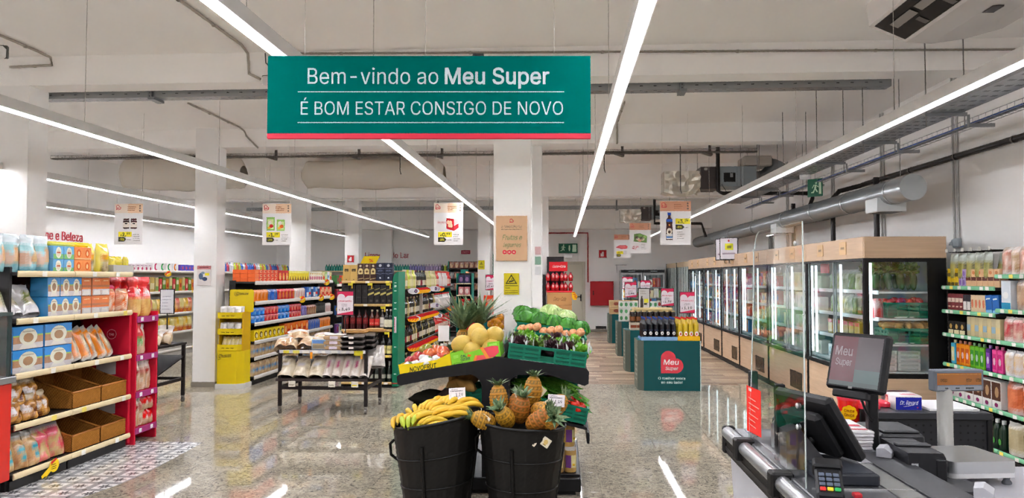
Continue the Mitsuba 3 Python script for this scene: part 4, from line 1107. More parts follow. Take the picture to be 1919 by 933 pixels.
PS = [Proto(('', bag(.12, .15, .1, lambda u, v, s, a, b: mixc('#d8242c', '#f0e4e0', .1 + (.8 if (abs(u) < .4 and .4 < v < .6) else 0) + a) if v > .35 else mixc('#dccab2', '#b58a62', .5 + a), s, .12, 7, 9, .4), 'm_film')) for s in (30, 31)]
for i in range(4):
 put('red_bread_pack', PS[i % 2], FR @ mat(.27 + .1 * (i % 2), .08, LR[0] + .15 * (i // 2), rz=5), 'small red and white bread pack at the lowest right of the red rack', 'pack', 'small red packs on the red rack')
one('pink_bow_bag', bag(.2, .2, .14, lambda u, v, s, a, b: mixc('#d0306a', '#f0608a', .5 + 2 * a) if v > .5 else mixc('#e8b98a', '#f2dfc4', .5 + a), 33, .3, 8, 10, .5, .3), 'm_film', FR @ mat(-.02, .3, LR[3] + .12), 'pink wrapped cake bag behind the red gift bags', 'cake bag')
# --- generic print for cartons
def art(c2=None, oval=None, band=None, txt=None, tri=None, top=None, pic=None):
 def f(m, w, d, h, y):
  if c2: m.plate(-w / 2 + .004, .004, w / 2 - .004, h - .004, y, c2)
  if band: m.plate(-w / 2 + .002, h * band[0], w / 2 - .002, h * band[1], y - .0004, band[2])
  if top: m.plate(-w / 2 + .002, h * .8, w / 2 - .002, h - .002, y - .0004, top)
  if oval: m.disc(0, h * oval[0], w * oval[1], h * oval[2], y - .0008, oval[3], 12)
  if pic: m.disc(w * .08, h * pic[0], w * .22, h * pic[1], y - .0012, pic[2], 9)
  if tri:
   m.poly([(-w * .4, h * .05), (w * .4, h * .05), (0, h * .55)], tri, y - .0006)
  if txt: m.plate(-w * .32, h * txt[0], w * .32, h * (txt[0] + .09), y - .001, txt[1])
 return f
_cp = {}
def cp(w, d, h, c, b='m_satin', bev=.003, **k):
 key = (w, d, h, c, b, bev, repr(k))
 if key not in _cp:
  _cp[key] = Proto(('', carton(w, d, h, c, art(**k), bev), b))
 return _cp[key]
# --- shelving along the left wall
FW = mat(-8.13, 12.6, 0, rz=90)
WL = [.14, .50, .90, 1.35, 1.78]
for i in range(5):
 shelving('wall_shelving', f'cream lipped wall shelving under the red lettering, bay {("nearest the camera", "second along", "third along", "fourth along", "farthest")[i]}', FW @ mat(2.1 * i), 2.1, WL, .42, None, '#d9d4cc', 2.0 if i < 0 else 1.80, .05, '#efe9df', '#d8d3cb', ends=(False, False), base_c='#c9c4bb', group='wall shelving bays', tags=2)
row(FW, 1.4, 2.3, 6, cp(.14, .12, .13, '#efe6e6', pic=(.3, .25, '#b03a64'), txt=(.7, '#9a6a8a')), 'tissue_pack', 'small white pack with a dark pink motif on top of the left wall shelving', 'pack', 'white packs on the wall shelving', .12, WL[4])
for i, c in enumerate(('#c23a6a', '#3f9a5a', '#3f9a5a', '#e08a2a')):
 m = carton(.24, .15, .16, '#f2eeec')
 m.poly(Point(0, .08).buffer(.07, 10).difference(Point(.035, .08).buffer(.052, 10)), c, -.0762)
 one('swirl_pack', m, 'm_satin', FW @ mat(2.42 + .26 * i, .12, WL[4]), f'white pack with a {("pink", "green", "green", "orange")[i]} swirl on top of the left wall shelving' + (', beside the pink one' if i == 1 else (', beside the orange one' if i == 2 else '')), 'pack')
row(FW, 3.45, 4.1, 4, cp(.15, .13, .14, '#6a4a9a', c2='#5a58ae', oval=(.5, .2, .25, '#c8506a')), 'violet_box', 'violet and blue box on top of the left wall shelving beside the second column', 'box', 'violet boxes on the wall shelving', .12, WL[4])
row(FW, 1.2, 2.4, 7, [cp(.15, .12, .30, '#dcc98a', c2='#cdb46a', band=(.2, .6, '#efe3b8')), cp(.15, .12, .30, '#4f9f7f', oval=(.6, .3, .2, '#e9efe0')), cp(.15, .12, .30, '#c03a40', band=(.55, .9, '#e0b3a0'))], 'tall_pack', 'tall gold, green or red pack on the second shelf of the left wall', 'pack', 'tall packs on the wall shelving', .12, WL[3])
row(FW, 2.45, 4.1, 12, [cp(.11, .1, .29, '#e3d39a', band=(.1, .4, '#7fa05a')), cp(.11, .1, .27, '#c9484a', oval=(.4, .3, .2, '#f0d8b8')), cp(.11, .1, .30, '#7aa04a', band=(.5, .8, '#f0e8c8')), cp(.11, .1, .26, '#d99a3a', oval=(.5, .3, .2, '#b8322f'))], 'tall_pack', 'colourful tall pack on the second shelf of the left wall near the second column', 'pack', 'colourful packs on the wall shelving', .12, WL[3])
PYB = [Proto(('', bag(.20, .30, .1, lambda u, v, s, a, b, k=k: mixc(('#e8c23a', '#d8443a', '#e9d98a')[k], '#f6ecc0', .35 + 1.6 * a) if v > .3 else mixc('#d9a03a', '#b8322f', .5 + 2 * b), 40 + k, .1, 6, 8, .4), 'm_film')) for k in range(3)]
row(FW, 1.5, 4.1, 14, PYB, 'crisp_bag', 'yellow and red crisp bag on the third shelf of the left wall', 'bag', 'crisp bags on the wall shelving', .14, WL[2])
row(FW, 1.6, 4.1, 13, [PYB[2], PYB[0]], 'crisp_bag', 'pale yellow crisp bag on the fourth shelf of the left wall', 'bag', 'crisp bags on the fourth wall shelf', .14, WL[1])
cols = ['#c9cf3a', '#d98a3a', '#c9cf3a', '#3f66b0', '#e6e3e0', '#c23a44', '#4f78c0', '#2f55a8', '#2f55a8', '#c8405a', '#d0d0d4', '#efeae6']
row(FW, 4.6, 10.2, 40, [merged_bottle(.24, .05, c, t, None, n=8) for c, t in zip(cols, ['#d8d23a', '#d8d23a', '#e0d84a', '#efefef', '#d8a0a0', '#c23a44', '#138a78', '#138a78', '#138a78', '#d8a0b0', '#3f66b0', '#e9e9e9'])], 'cleaner_bottle', 'coloured bottle in the far row on top of the left wall shelving', 'bottle', 'bottles on the far left wall shelving', .14, WL[4])
# lettering on the walls
def wall_text(F, s, x, z, h, fit, label, c='#b8323f'):
 one('wall_lettering', M().text(s, x, z, h, 0, c, d=.012, fit=fit), 'm_satin', F, label, 'lettering')
wall_text(mat(-8.897, 0, 0, rz=90), 'Higiene e Beleza', 12.97, 2.307, .158, 1.50, 'red lettering Higiene e Beleza on the left wall, partly behind a column')
wall_text(mat(0, 23.49, 0), 'Limpeza do Lar', -5.40, 2.245, .165, 1.38, 'red lettering Limpeza do Lar on the back wall, partly behind a column')
# --- gondola with coffee, rice and sweets
FG = mat(-4.70, 11.52, 0, rz=90)
GL = [.13, .42, .665, .945, 1.27, 1.58]
for i in range(4):
 shelving('grocery_gondola', f'black grocery gondola with white price strips behind the yellow snack display, {("nearest", "second", "third", "last")[i]} bay', FG @ mat(1.0 * i), 1.0, GL, .38, None, '#2b2a2a', 1.60, .06, '#e9e4dd', '#353332', ends=(i == 0, i == 3), end_c='#242323', up=.30, group='grocery gondola bays')
for i in range(4):
 shelving('grocery_gondola', f'black grocery gondola with white price strips farther back, {("first", "second", "third", "last")[i]} bay after the gap', FG @ mat(4.3 + 1.0 * i, 0, 0), 1.0, [.13, .47, .86, 1.21, 1.50], .38, None, '#2b2a2a', 1.56, .06, '#e9e4dd', '#353332', ends=(i == 0, False), end_c='#242323', group='rear grocery gondola bays')
O1 = cp(.15, .115, .062, '#ee7a3c', c2='#f08a4a', b='m_satin', bev=.004)
O2 = cp(.15, .115, .062, '#d9482f', c2='#e8643c', oval=(.5, .3, .34, '#f3c7a0'), pic=(.5, .2, '#c22f2c'))
for dpt in range(3):
 row(FG, .02, .17, 1, O1, 'orange_tin', 'plain orange tin stacked at the near end of the top gondola shelf', 'tin', 'orange tins on the gondola', .065 + .12 * dpt, GL[5], lev=3, lh=.063)
row(FG, .17, .98, 5, O2, 'patterned_tin', 'orange-red patterned tin stacked three high on the top gondola shelf', 'tin', 'patterned tins on the gondola', .065, GL[5], lev=3, lh=.063)
row(FG, 1.0, 1.48, 3, cp(.155, .11, .185, '#b8281f', oval=(.45, .34, .36, '#f0a04a'), pic=(.35, .2, '#e8c98a')), 'biscuit_box', 'red box with an orange oval on the top gondola shelf', 'box', 'red boxes on the top gondola shelf', .065, GL[5])
row(FG, 1.5, 2.55, 8, cp(.125, .11, .18, '#f0dc3a', tri='#8a5a26', top='#f4ea8a', band=(.0, .12, '#a87838')), 'yellow_box', 'yellow box with a brown peak on the top gondola shelf', 'box', 'yellow boxes on the top gondola shelf', .065, GL[5])
row(FG, 2.57, 3.35, 6, cp(.125, .11, .18, '#efe6cf', oval=(.3, .38, .2, '#d8809a'), txt=(.7, '#e0b86a')), 'cream_box', 'cream box with a pink circle on the top gondola shelf', 'box', 'cream boxes on the top gondola shelf', .065, GL[5])
row(FG, 3.37, 3.98, 4, [cp(.14, .11, .17, '#e7d9a8', oval=(.35, .36, .24, '#c8402f')), cp(.14, .11, .18, '#b9cf8a', oval=(.5, .3, .3, '#e9efda')), cp(.14, .11, .18, '#e6e8ee', band=(.3, .6, '#9ab3cf'))], 'food_box', 'small food box at the far end of the top gondola shelf', 'box', 'mixed boxes on the top gondola shelf', .065, GL[5])
def coffee(c, c2, s, w=.15, h=.185):
 return Proto(('', bag(w, h, .09, lambda u, v, sd, a, b: (mixc(c2, c, .4 + a) if ((u) ** 2 + ((v - .45) * 1.8) ** 2 < .4) else mixc(c, '#ffffff', max(0, .12 + .6 * a))), s, .06, 6, 8, .15, base=.95), 'm_film'))
CO = {'orange': coffee('#ee921e', '#d9732a', 50), 'blue': coffee('#1f5fb8', '#4f93dc', 51), 'navy': coffee('#17408f', '#3f7fd0', 52), 'red': coffee('#c4222c', '#e0a04a', 53), 'white': coffee('#f0e2da', '#c23a3a', 54),
  'teal': coffee('#4a7f86', '#e8e0d8', 55), 'brown': coffee('#8a4a2a', '#e2c79a', 56), 'violet': coffee('#6a5a98', '#a9a2c8', 57), 'grey': coffee('#5b5a58', '#a7a49c', 58)}
row(FG, .02, .62, 4, CO['orange'], 'coffee_bag', 'orange coffee bag on the second gondola shelf', 'coffee bag', 'orange coffee bags on the gondola', .06, GL[4], jit=.003)
row(FG, .02, .17, 1, CO['orange'], 'coffee_bag', 'orange coffee bag behind the others on the second gondola shelf', 'coffee bag', None, .2, GL[4])
row(FG, .62, 1.02, 3, [CO['navy'], CO['blue']], 'coffee_bag', 'blue coffee bag on the second gondola shelf', 'coffee bag', 'blue coffee bags on the second shelf', .06, GL[4], jit=.003)
row(FG, 1.03, 1.85, 5, CO['red'], 'coffee_bag', 'red coffee bag with a gold patch on the second gondola shelf', 'coffee bag', 'red coffee bags on the second shelf', .06, GL[4], jit=.003)
row(FG, 1.86, 2.4, 4, CO['white'], 'coffee_bag', 'white and red bag on the second gondola shelf', 'coffee bag', 'white and red bags on the second shelf', .06, GL[4], jit=.003)
row(FG, 2.42, 3.2, 6, [cp(.12, .1, .2, '#3f6fae', band=(.1, .5, '#e8e0d8')), cp(.12, .1, .19, '#8fb0cf', band=(.3, .55, '#c23a3a')), cp(.12, .1, .2, '#2f4f7a', top='#e9e9e9')], 'cereal_box', 'blue and white box on the second gondola shelf', 'box', 'blue boxes on the second gondola shelf', .06, GL[4])
row(FG, 3.22, 3.98, 6, [cp(.12, .1, .19, '#d8483a', oval=(.5, .3, .3, '#f0dcb0')), cp(.12, .1, .18, '#e7c9a0', band=(.2, .5, '#c8503a'))], 'cereal_box', 'red and cream box at the far end of the second gondola shelf', 'box', 'red boxes on the second gondola shelf', .06, GL[4])
for x0, x1, n, c, t in ((.0, .5, 3, 'blue', 'bright blue'), (.5, 1.08, 4, 'red', 'red'), (1.1, 1.62, 3, 'blue', 'bright blue, second block,'), (1.64, 2.2, 4, 'red', 'red, second block,')):
 q = coffee({'blue': '#1d7fd0', 'red': '#c22634'}[c], {'blue': '#7fb9e8', 'red': '#e8a08a'}[c], 60 + n, .14, .115)
 row(FG, x0, x1, n, q, 'rice_pack', f'{t} pack stacked two high on the third gondola shelf', 'pack', f'{t} packs on the third gondola shelf', .06, GL[3], jit=.002, lev=2, lh=.118)
row(FG, 2.22, 2.5, 2, CO['violet'], 'rice_pack', 'violet pack on the third gondola shelf', 'pack', 'violet packs on the third gondola shelf', .06, GL[3], lev=1)
row(FG, 2.52, 3.05, 4, CO['brown'], 'rice_pack', 'brown and orange pack on the third gondola shelf', 'pack', 'brown packs on the third gondola shelf', .06, GL[3], jit=.004)
row(FG, 3.07, 3.6, 4, Proto(('', M().lathe([(.055, 0), (.055, .2), (.055, .2), (.05, .205)], '#6b6a66', 12).lathe([(.0555, .05), (.0555, .15)], '#8f8d86', 12, None, False), 'm_metal')), 'grey_tin', 'tall grey tin on the third gondola shelf', 'tin', 'grey tins on the third gondola shelf', .06, GL[3])
row(FG, 3.62, 3.98, 3, CO['white'], 'rice_pack', 'white and red pack at the far end of the third gondola shelf', 'pack', 'white packs on the third gondola shelf', .06, GL[3])
row(FG, .0, 1.3, 7, cp(.17, .12, .165, '#e6c81e', c2='#e9d02a', oval=(.55, .36, .3, '#8a6a22'), pic=(.5, .2, '#efe3b0'), txt=(.1, '#b08a1e')), 'cereal_bar_box', 'yellow box with a dark oval on the fourth gondola shelf', 'box', 'yellow boxes on the fourth gondola shelf', .065, GL[2])
row(FG, 1.32, 2.55, 9, [cp(.125, .1, .19, '#dd6a2a', oval=(.5, .3, .3, '#f0c890')), cp(.125, .1, .19, '#e2852f', band=(.2, .5, '#b83a22'))], 'orange_box', 'orange and red box on the fourth gondola shelf', 'box', 'orange boxes on the fourth gondola shelf', .065, GL[2])
row(FG, 2.58, 3.3, 5, CO['navy'], 'blue_pack', 'dark blue pack on the fourth gondola shelf', 'pack', 'dark blue packs on the fourth gondola shelf', .065, GL[2])
row(FG, 3.32, 3.98, 5, CO['orange'], 'blue_pack', 'orange pack at the far end of the fourth gondola shelf', 'pack', 'orange packs on the fourth gondola shelf', .065, GL[2])
def c_cb(u, v, s, a, b):
 if .35 < v < .62 and abs(u) < .7: return mixc('#4f86b4', '#9fb9c8', .4 + 1.6 * a)
 return mixc('#a98050', '#d9c09a', .5 + 1.8 * b)
PCB = [Proto(('', bag(.125, .21, .08, c_cb, 70 + s, .05, 5, 8, .2, base=.9), 'm_film')) for s in (0, 1)]
row(FG, .0, 3.98, 31, PCB, 'pasta_bag', 'brown bag with a blue label on the fifth gondola shelf', 'bag', 'brown bags on the fifth gondola shelf', .06, GL[1], jit=.002)
row(FG, .0, 3.98, 31, PCB, 'pasta_bag', 'brown bag with a blue label on the lowest gondola shelf', 'bag', 'brown bags on the lowest gondola shelf', .06, GL[0], jit=.002)
row(FG, .0, .2, 1, PCB, 'pasta_bag', 'brown bag behind the front row at the near end of the lowest gondola shelf', 'bag', None, .2, GL[0])
pal = ['#c23a44', '#e0a03a', '#7a4f8a', '#d9d2c6', '#3f6fae', '#c9752f', '#8a2f3a', '#e8dcc0', '#4f7f4a']
for l, (z, t) in enumerate(((.13, 'lowest'), (.47, 'fourth'), (.86, 'third'), (1.21, 'second'), (1.50, 'top'))):
 rr = random.Random(l)
 row(FG, 4.32, 8.28, 20, [cp(.17, .12, .19, pal[(l * 2 + q) % 9], oval=(.5, .3, .28, pal[(l * 3 + q * 2 + 3) % 9])) for q in range(3)], 'mixed_box', f'coloured box on the {t} shelf of the rear grocery gondola', 'box', f'boxes on the {t} rear gondola shelf', .07, z, seed=l)
def round_tag(F, x, z, label, grp=None, name='promo_tag', st=True):
 m = M().disc(0, 0, .075, .062, 0, '#f2c71c', 16).poly([(-.06, .0), (.02, .062), (.055, .045), (-.05, -.035)], '#d8402a', -.0012).poly([(-.03, .0), (.045, .02), (.05, .008), (-.02, -.025)], '#f6e08a', -.002)
 m.add(M().disc(0, 0, .075, .062, 0, '#f2c71c', 16), mat(rz=180))
 one(name, m, 'm_satin', F @ mat(x, -.03, z, rz=-35), label, 'price tag', grp)
for x, z, t in ((2.07, 1.25, 'second shelf, nearest'), (3.15, 1.25, 'second shelf, middle'), (3.85, 1.25, 'second shelf, farthest'), (3.5, 1.55, 'top shelf')):
 round_tag(FG, x, z, f'yellow and red round promotion tag on the grocery gondola, {t}')
round_tag(FG, 4.35, .98, 'yellow and red round promotion tag at the near end of the rear grocery gondola')
round_tag(FW, 2.75, 1.72, 'yellow promotion tag under the top shelf of the left wall', None)
# --- yellow snack display
FY = mat(-5.095, 11.12, 0)
YE, YD = '#dcc41f', '#c9a81c'
k = number('snack_display')
tag(k, 'yellow cardboard snack display with three trays in front of the grocery gondola', 'display stand')
out = [(0, 0), (.29, 0), (.37, .10), (.37, .32), (0, .32)]
def prism(pts, z0, z1, c, M_=None):
 m = M_ or M()
 n = len(pts)
 v = [(x, y, z) for z in (z0, z1) for x, y in pts]
 for i in range(n):
  j = (i + 1) % n
  m.raw([v[i], v[j], v[n + j], v[n + i]], [[0, 1, 2, 3]], c)
 m.raw(v[n:], [[0, i, i + 1, i + 1] for i in range(1, n - 1)], c)
 return m.raw(v[:n], [[0, i + 1, i, i] for i in range(1, n - 1)], c)
child(k, 'plinth', prism([(-.02, -.02), (.30, -.02), (.39, .09), (.39, .33), (-.02, .33)], 0, .075, '#dcd8d2'), 'm_satin', FY, 'white plinth')
child(k, 'base_box', prism(out, .075, .56, YE), 'm_satin', FY)
def word(m, x, z, h, y, fit):   # dark brand lettering rising to the right
 m.text('Chuscos', x, z, h, y, '#4a2f22', True, fit=fit, slant=.25)
 m.tube([(x - fit * .56, y - .001, z + h * 1.1), (x - fit * .62, y - .001, z + h * .2), (x - fit * .52, y - .001, z - h * .5), (x - fit * .3, y - .001, z - h * .2)], .004, '#8a7a3a', 4)
w = M(); word(w, .155, .455, .05, -.001, .19)
child(k, 'lettering', w, 'm_satin', FY @ mat(ry=-5), 'dark lettering')
for z, hgt in ((.565, .09), (.80, .09), (1.04, .09)):
 t = prism([(0, .0), (.30, .0), (.36, .08), (.36, .30), (0, .30)], z, z + .012, YD)
 t.box(0, -.004, z, .30, .0, z + hgt, YE).box(0, 0, z, .004, .3, z + hgt, YE).raw([(.30, -.004, z), (.36, .08, z), (.36, .08, z + hgt), (.30, -.004, z + hgt)], [[0, 1, 2, 3]], YE)
 for q in range(3):
  t.plate(.06 + .07 * q, z + .03, .11 + .07 * q, z + .042, -.0046, '#8a7420')
 child(k, 'tray', t, 'm_satin', FY)
child(k, 'side_panel', M().box(.345, .06, .56, .37, .32, 1.13, '#d0a91c').box(0, .30, .56, .37, .32, 1.13, '#b9971a').box(0, .05, .56, .006, .30, 1.1, '#c9a81c'), 'm_satin', FY)
hd = sbox(.065, 1.12, .435, 1.465).buffer(-.03).buffer(.03, 6)
child(k, 'header', M().poly(hd, YE, .27, .012), 'm_satin', FY)
w = M(); word(w, .255, 1.385, .04, .257, .19)
child(k, 'lettering', w, 'm_satin', FY, 'dark lettering')
def c_snack(u, v, s, a, b):
 if v > .86: return mixc('#d8d4ce', '#ffffff', .5 + 2 * a)
 if .3 < v < .5 and abs(u) < .6: return mixc('#6a4a3a', '#d9c9b0', .3 + 2 * b + .4)
 return mixc('#efece8', '#c9c5c2', .3 + 1.8 * a)
def c_snack2(u, v, s, a, b):
 return mixc('#efe9da', '#d8c01f', .25 + (.5 if (v * 9 % 2 < .7) else 0) + a)
PSN = [Proto(('', bag(.105, .165, .06, c_snack, 80 + s, .08, 6, 8, .5), 'm_film')) for s in (0, 1)]
PSN2 = [Proto(('', bag(.085, .19, .05, c_snack2, 83 + s, .08, 5, 9, .3), 'm_film')) for s in (0, 1)]
for z, t in ((1.052, 'top'), (.812, 'middle')):
 for i in range(6):
  put('snack_bag', PSN[i % 2], FY @ mat(.06 + .105 * (i % 3), .06 + .12 * (i // 3), z, rz=8 - 7 * (i % 3), rx=-12), f'white snack bag in the {t} tray of the yellow display', 'snack bag', f'white snack bags in the {t} yellow tray')
for i in range(5):
 put('snack_bag', PSN2[i % 2], FY @ mat(.06 + .06 * i, .08, .577, rz=5, ry=8, rx=-16), 'yellow striped snack bag in the lowest tray of the yellow display', 'snack bag', 'striped snack bags in the lowest yellow tray')
# poster on the second column
k = number('column_poster')
tag(k, 'small poster with a pink header on the second left column', 'poster')
child(k, 'sheet', M().cb(0, -.006, 0, .215, 0, .30, '#e6dfdc', .002).plate(.0, .245, .215, .30, -.0066, '#c9898a').plate(.03, .265, .18, .28, -.007, '#8a4a52').disc(.06, .14, .035, .05, -.0066, '#5a6a7f').disc(.12, .10, .04, .03, -.0066, '#3f4a66').plate(.12, .15, .19, .19, -.0066, '#e2d43a').disc(.09, .19, .03, .02, -.0068, '#8a98a8'), 'm_satin', mat(-5.51, 11.31, 1.525))
# --- promotion signs on stands
def promo_sign(F, price_, small, label, w=.21, h=.30, pole=.35, words='PROMOÇÃO', pole_x=0.0):
 k = number('promotion_sign')
 tag(k, label, 'sign', 'pink and white promotion signs')
 child(k, 'frame', M().cb(-w / 2 - .008, -.006, -.008, w / 2 + .008, .008, h + .008, '#3c2a30', .003), 'm_satin', F)
 p = M().plate(-w / 2, 0, w / 2, h, -.0065, '#c9385f')
 cloud = unary_union([sbox(-w / 2, h * .16, w / 2, h * .74), Polygon([(-w / 2, h * .03), (w / 2, h * .16), (w / 2, h * .3), (-w / 2, h * .3)]), Point(-w * .25, h * .72).buffer(w * .25, 10), Point(w * .22, h * .68).buffer(w * .2, 10), sbox(w * .2, h * .5, w / 2, h * .82)]).intersection(sbox(-w / 2, 0, w / 2, h))
 p.poly(cloud, '#f1e9ee', -.0072)
 p.text(words, 0, h * .56, h * .055, -.0078, '#c9385f', True, fit=w * .84)
 lines(p, -w * .22, h * .36, w * .5, h * .13, 3, -.0078, '#7a6a72', 3, .25)
 p.text(f'{price_},{small}', w * .04, h * .18, h * .12, -.0078, '#3a3238', True, fit=w * .55)
 p.text('€', -w * .34, h * .18, h * .075, -.0078, '#3a3238', True)
 child(k, 'print', p, 'm_satin', F)
 if pole:
  child(k, 'pole', M().tube([(pole_x, .012, .0), (pole_x, .012, -pole)], .006, '#2b2322', 6), 'm_satin', F)
 return k
# --- black display tables
def table(F, W, D, z, zl, label, lip=True, leg_c='#2a2322'):
 k = number('display_table')
 tag(k, label, 'table')
 for x in (0, W):
  for y in (0, D):
   child(k, 'leg', M().cb(x - .02, y - .02, .09, x + .02, y + .02, z - .02 if y or not lip else z - .03, leg_c, .003), 'm_satin', F)
   child(k, 'caster', M().lathe([(.035, -.012), (.035, .012)], '#8e8a86', 12, mat(x, y, .037, ry=90)).box(x - .018, y - .012, .05, x + .018, y + .012, .095, '#a9a6a2'), 'm_metal', F)
 child(k, 'tabletop', M().cb(-.03, -.03, z - .03, W + .03, D + .03, z, leg_c, .004), 'm_satin', F)
 t = M().raw([(-.03, -.06, zl), (W + .03, -.06, zl), (W + .03, D, zl + .2), (-.03, D, zl + .2)], [[0, 1, 2, 3]], leg_c)
 t.raw([(-.03, -.06, zl - .012), (W + .03, -.06, zl - .012), (W + .03, D, zl + .188), (-.03, D, zl + .188)], [[0, 3, 2, 1]], leg_c).box(-.03, -.066, zl - .014, W + .03, -.06, zl + .02, '#453c3a')
 child(k, 'lower_tray', t, 'm_satin', F)
 for a, b in (((0, 0), (W, 0)), ((0, D), (W, D)), ((0, 0), (0, D)), ((W, 0), (W, D))):
  child(k, 'rail', M().box(min(a[0], b[0]) - .014, min(a[1], b[1]) - .014, .29, max(a[0], b[0]) + .014, max(a[1], b[1]) + .014, .33, leg_c), 'm_satin', F)
 if lip:
  s = M().box(.0, -.034, z - .035, W, -.03, z + .005, '#dcdde0')
  r = random.Random(5)
  for i in range(9):
   x = .05 + i * W / 9
   s.plate(x, z - .035, x + r.uniform(.04, .09), z + .0, -.0345, r.choice(('#e9e27a', '#f2f0e8', '#e7dc5a', '#f0eee8')))
  s.plate(.38, z - .1, .41, z - .02, -.035, '#e8a02a').plate(W - .14, z - .06, W - .03, z + .0, -.0348, '#d8cf3a').plate(W - .06, z - .10, W - .035, z - .04, -.035, '#e8b03a')
  child(k, 'price_strip', s, 'm_satin', F)
 return k
FT = mat(-3.425, 9.20, 0)
table(FT, 1.06, .72, .765, .41, 'black metal table with bagged buns and black trays in front of the whisky shelf')
for i, (x, a) in enumerate(((.13, '#f2f0ea'), (.62, '#f4f1ea'), (1.0 - .1, '#efe04a'))):
 one('price_card', M().cb(x, -.075, .33, x + .085, -.07, .40, '#f1ecdf', .001).plate(x + .01, .345, x + .07, .36, -.0756, '#b8b2a4' if i < 2 else '#e4d23a'), 'm_satin', FT, f'small cream price card on the lower tray of the bun table, {("left", "middle", "right")[i]}', 'price card')
def c_bun(u, v, s, a, b):
 if v > .82: return mixc('#c9c1b4', '#8a8074', .4 + 2 * a)
 if abs(v - .52) < .09 and abs(u) < .55: return '#f2f0f0'
 return mixc('#e9dcc0', '#fff7e6', .5 + 1.6 * b) if b > -.12 else mixc('#b9a88a', '#d8c8a8', .5)
def c_long(u, v, s, a, b):
 if v > .86: return mixc('#9a9088', '#d8d0c6', .5 + 2 * a)
 if .36 < v < .62 and abs(u) < .4: return mixc('#b8326a', '#e9cfdc', .55 + 1.5 * a)
 return mixc('#e6d9cc', '#fbf4ee', .5 + 2 * b)
PBN = [Proto(('film', bag(.19, .30, .13, c_bun, 90 + s, .2, 9, 13, .6, .15), 'm_film')) for s in (0, 1, 2)]
PLG = [Proto(('film', bag(.115, .33, .1, c_long, 95 + s, .08, 7, 13, .3, base=.9), 'm_film')) for s in (0, 1)]
for i in range(3):
 put('bun_bag', PBN[i], FT @ mat(.06 + .185 * i, .0, .435, rz=4 - 5 * i, rx=-40), 'clear bag of pale round buns on the lower tray of the bun table', 'bread bag', 'bags of pale buns on the lower tray')
for i in range(5):
 put('biscuit_roll_bag', PLG[i % 2], FT @ mat(.575 + .115 * i, .0, .437, rz=2, ry=4, rx=-40), 'long white bag with a pink label on the lower tray of the bun table', 'bag', 'long white bags on the lower tray')
one('bun_bag', bag(.25, .3, .12, lambda u, v, s, a, b: mixc('#b9b0aa', '#efe9e4', .5 + 2 * b), 99, .2, 8, 10, .7), 'm_film', FT @ mat(1.10, .3, .53, rz=20, rx=-30), 'crumpled clear bag poking out at the right end of the lower tray', 'bag')
def c_roll2(u, v, s, a, b):
 return mixc('#a97848', '#e6d3b4', .5 + 2.2 * b + a) if v < .55 else mixc('#e2dad0', '#b9aca0', .5 + 2 * a)
PRB = [Proto(('film', bag(.27, .24, .17, c_roll2, 100 + s, .2, 9, 11, .7, .1), 'm_film')) for s in (0, 1, 2)]
for i, (x, y, z, rz, rx) in enumerate(((.03, .02, .77, 10, -62), (.27, .05, .775, -14, -64), (.15, .2, .84, 24, -60), (.40, .28, .80, 5, -60), (.02, .35, .78, 0, -64), (.5, .1, .772, 20, -68))):
 put('roll_bag', PRB[i % 3], FT @ mat(x + .02, y, z, rz=rz, rx=rx), 'large clear bag of crusty rolls heaped on top of the bun table', 'bread bag', 'bags of rolls on the bun table')
one('picture_card', M().cb(-.085, -.004, 0, .085, .004, .125, '#b9cfe0', .002).plate(-.075, .01, .075, .065, -.0046, '#9a8f7a').plate(-.075, .065, .075, .115, -.0046, '#6f98c8').plate(-.075, .055, .075, .075, -.005, '#b9a98a'), 'm_gloss', FT @ mat(.48, -.02, .772), 'small framed card with a blue sky picture on the bun table', 'card')
tr = Proto(('tray', M().raw([(-.12, -.09, 0), (.12, -.09, 0), (.14, -.105, .035), (-.14, -.105, .035), (-.12, .09, 0), (.12, .09, 0), (.14, .105, .035), (-.14, .105, .035)], [[0, 1, 2, 3], [5, 4, 7, 6], [4, 0, 3, 7], [1, 5, 6, 2], [4, 5, 1, 0]], '#1f1c1b').box(-.142, -.107, .035, .142, .107, .038, '#2b2725'), 'm_gloss'),
   ('lid', M().raw([(-.135, -.1, .038), (.135, -.1, .038), (.115, -.08, .06), (-.115, -.08, .06), (-.135, .1, .038), (.135, .1, .038), (.115, .08, .06), (-.115, .08, .06)], [[0, 1, 2, 3], [5, 4, 7, 6], [4, 0, 3, 7], [1, 5, 6, 2], [3, 2, 6, 7]], '#6f6863').plate(-.035, .02, .025, .045, -.1078, '#efe6e0'), 'm_film'))
for i, (x, y, n, t) in enumerate(((.90, .03, 3, 'front'), (.97, .27, 3, 'middle'), (.93, .52, 3, 'rear'), (.66, .4, 2, 'left'))):
 for l in range(n):
  put('food_tray', tr, FT @ mat(x, y, .768 + .061 * l, rz=2 * i), f'black plastic tray with clear lid in the {t} stack on the bun table', 'tray', f'black trays in the {t} stack')
cp2 = Proto(('', M().cb(-.13, -.09, 0, .13, .09, .05, '#b59a78', .012).cb(-.12, -.08, .05, .12, .08, .065, '#e9e6e2', .006).plate(-.05, .01, .05, .045, -.0905, '#e9e2ee'), 'm_film'))
for l in range(3):
 put('cake_pack', cp2, FT @ mat(.665, .06, .768 + .062 * l, rz=-3 + 3 * l), 'flat pack with a white label beside the picture card on the bun table', 'pack', 'flat packs on the bun table')
bt = Proto(('', M().cb(-.14, -.1, 0, .14, .1, .03, '#a8804a', .01).cb(-.11, -.08, .03, .11, .08, .045, '#d9b98a', .008), 'm_film'))
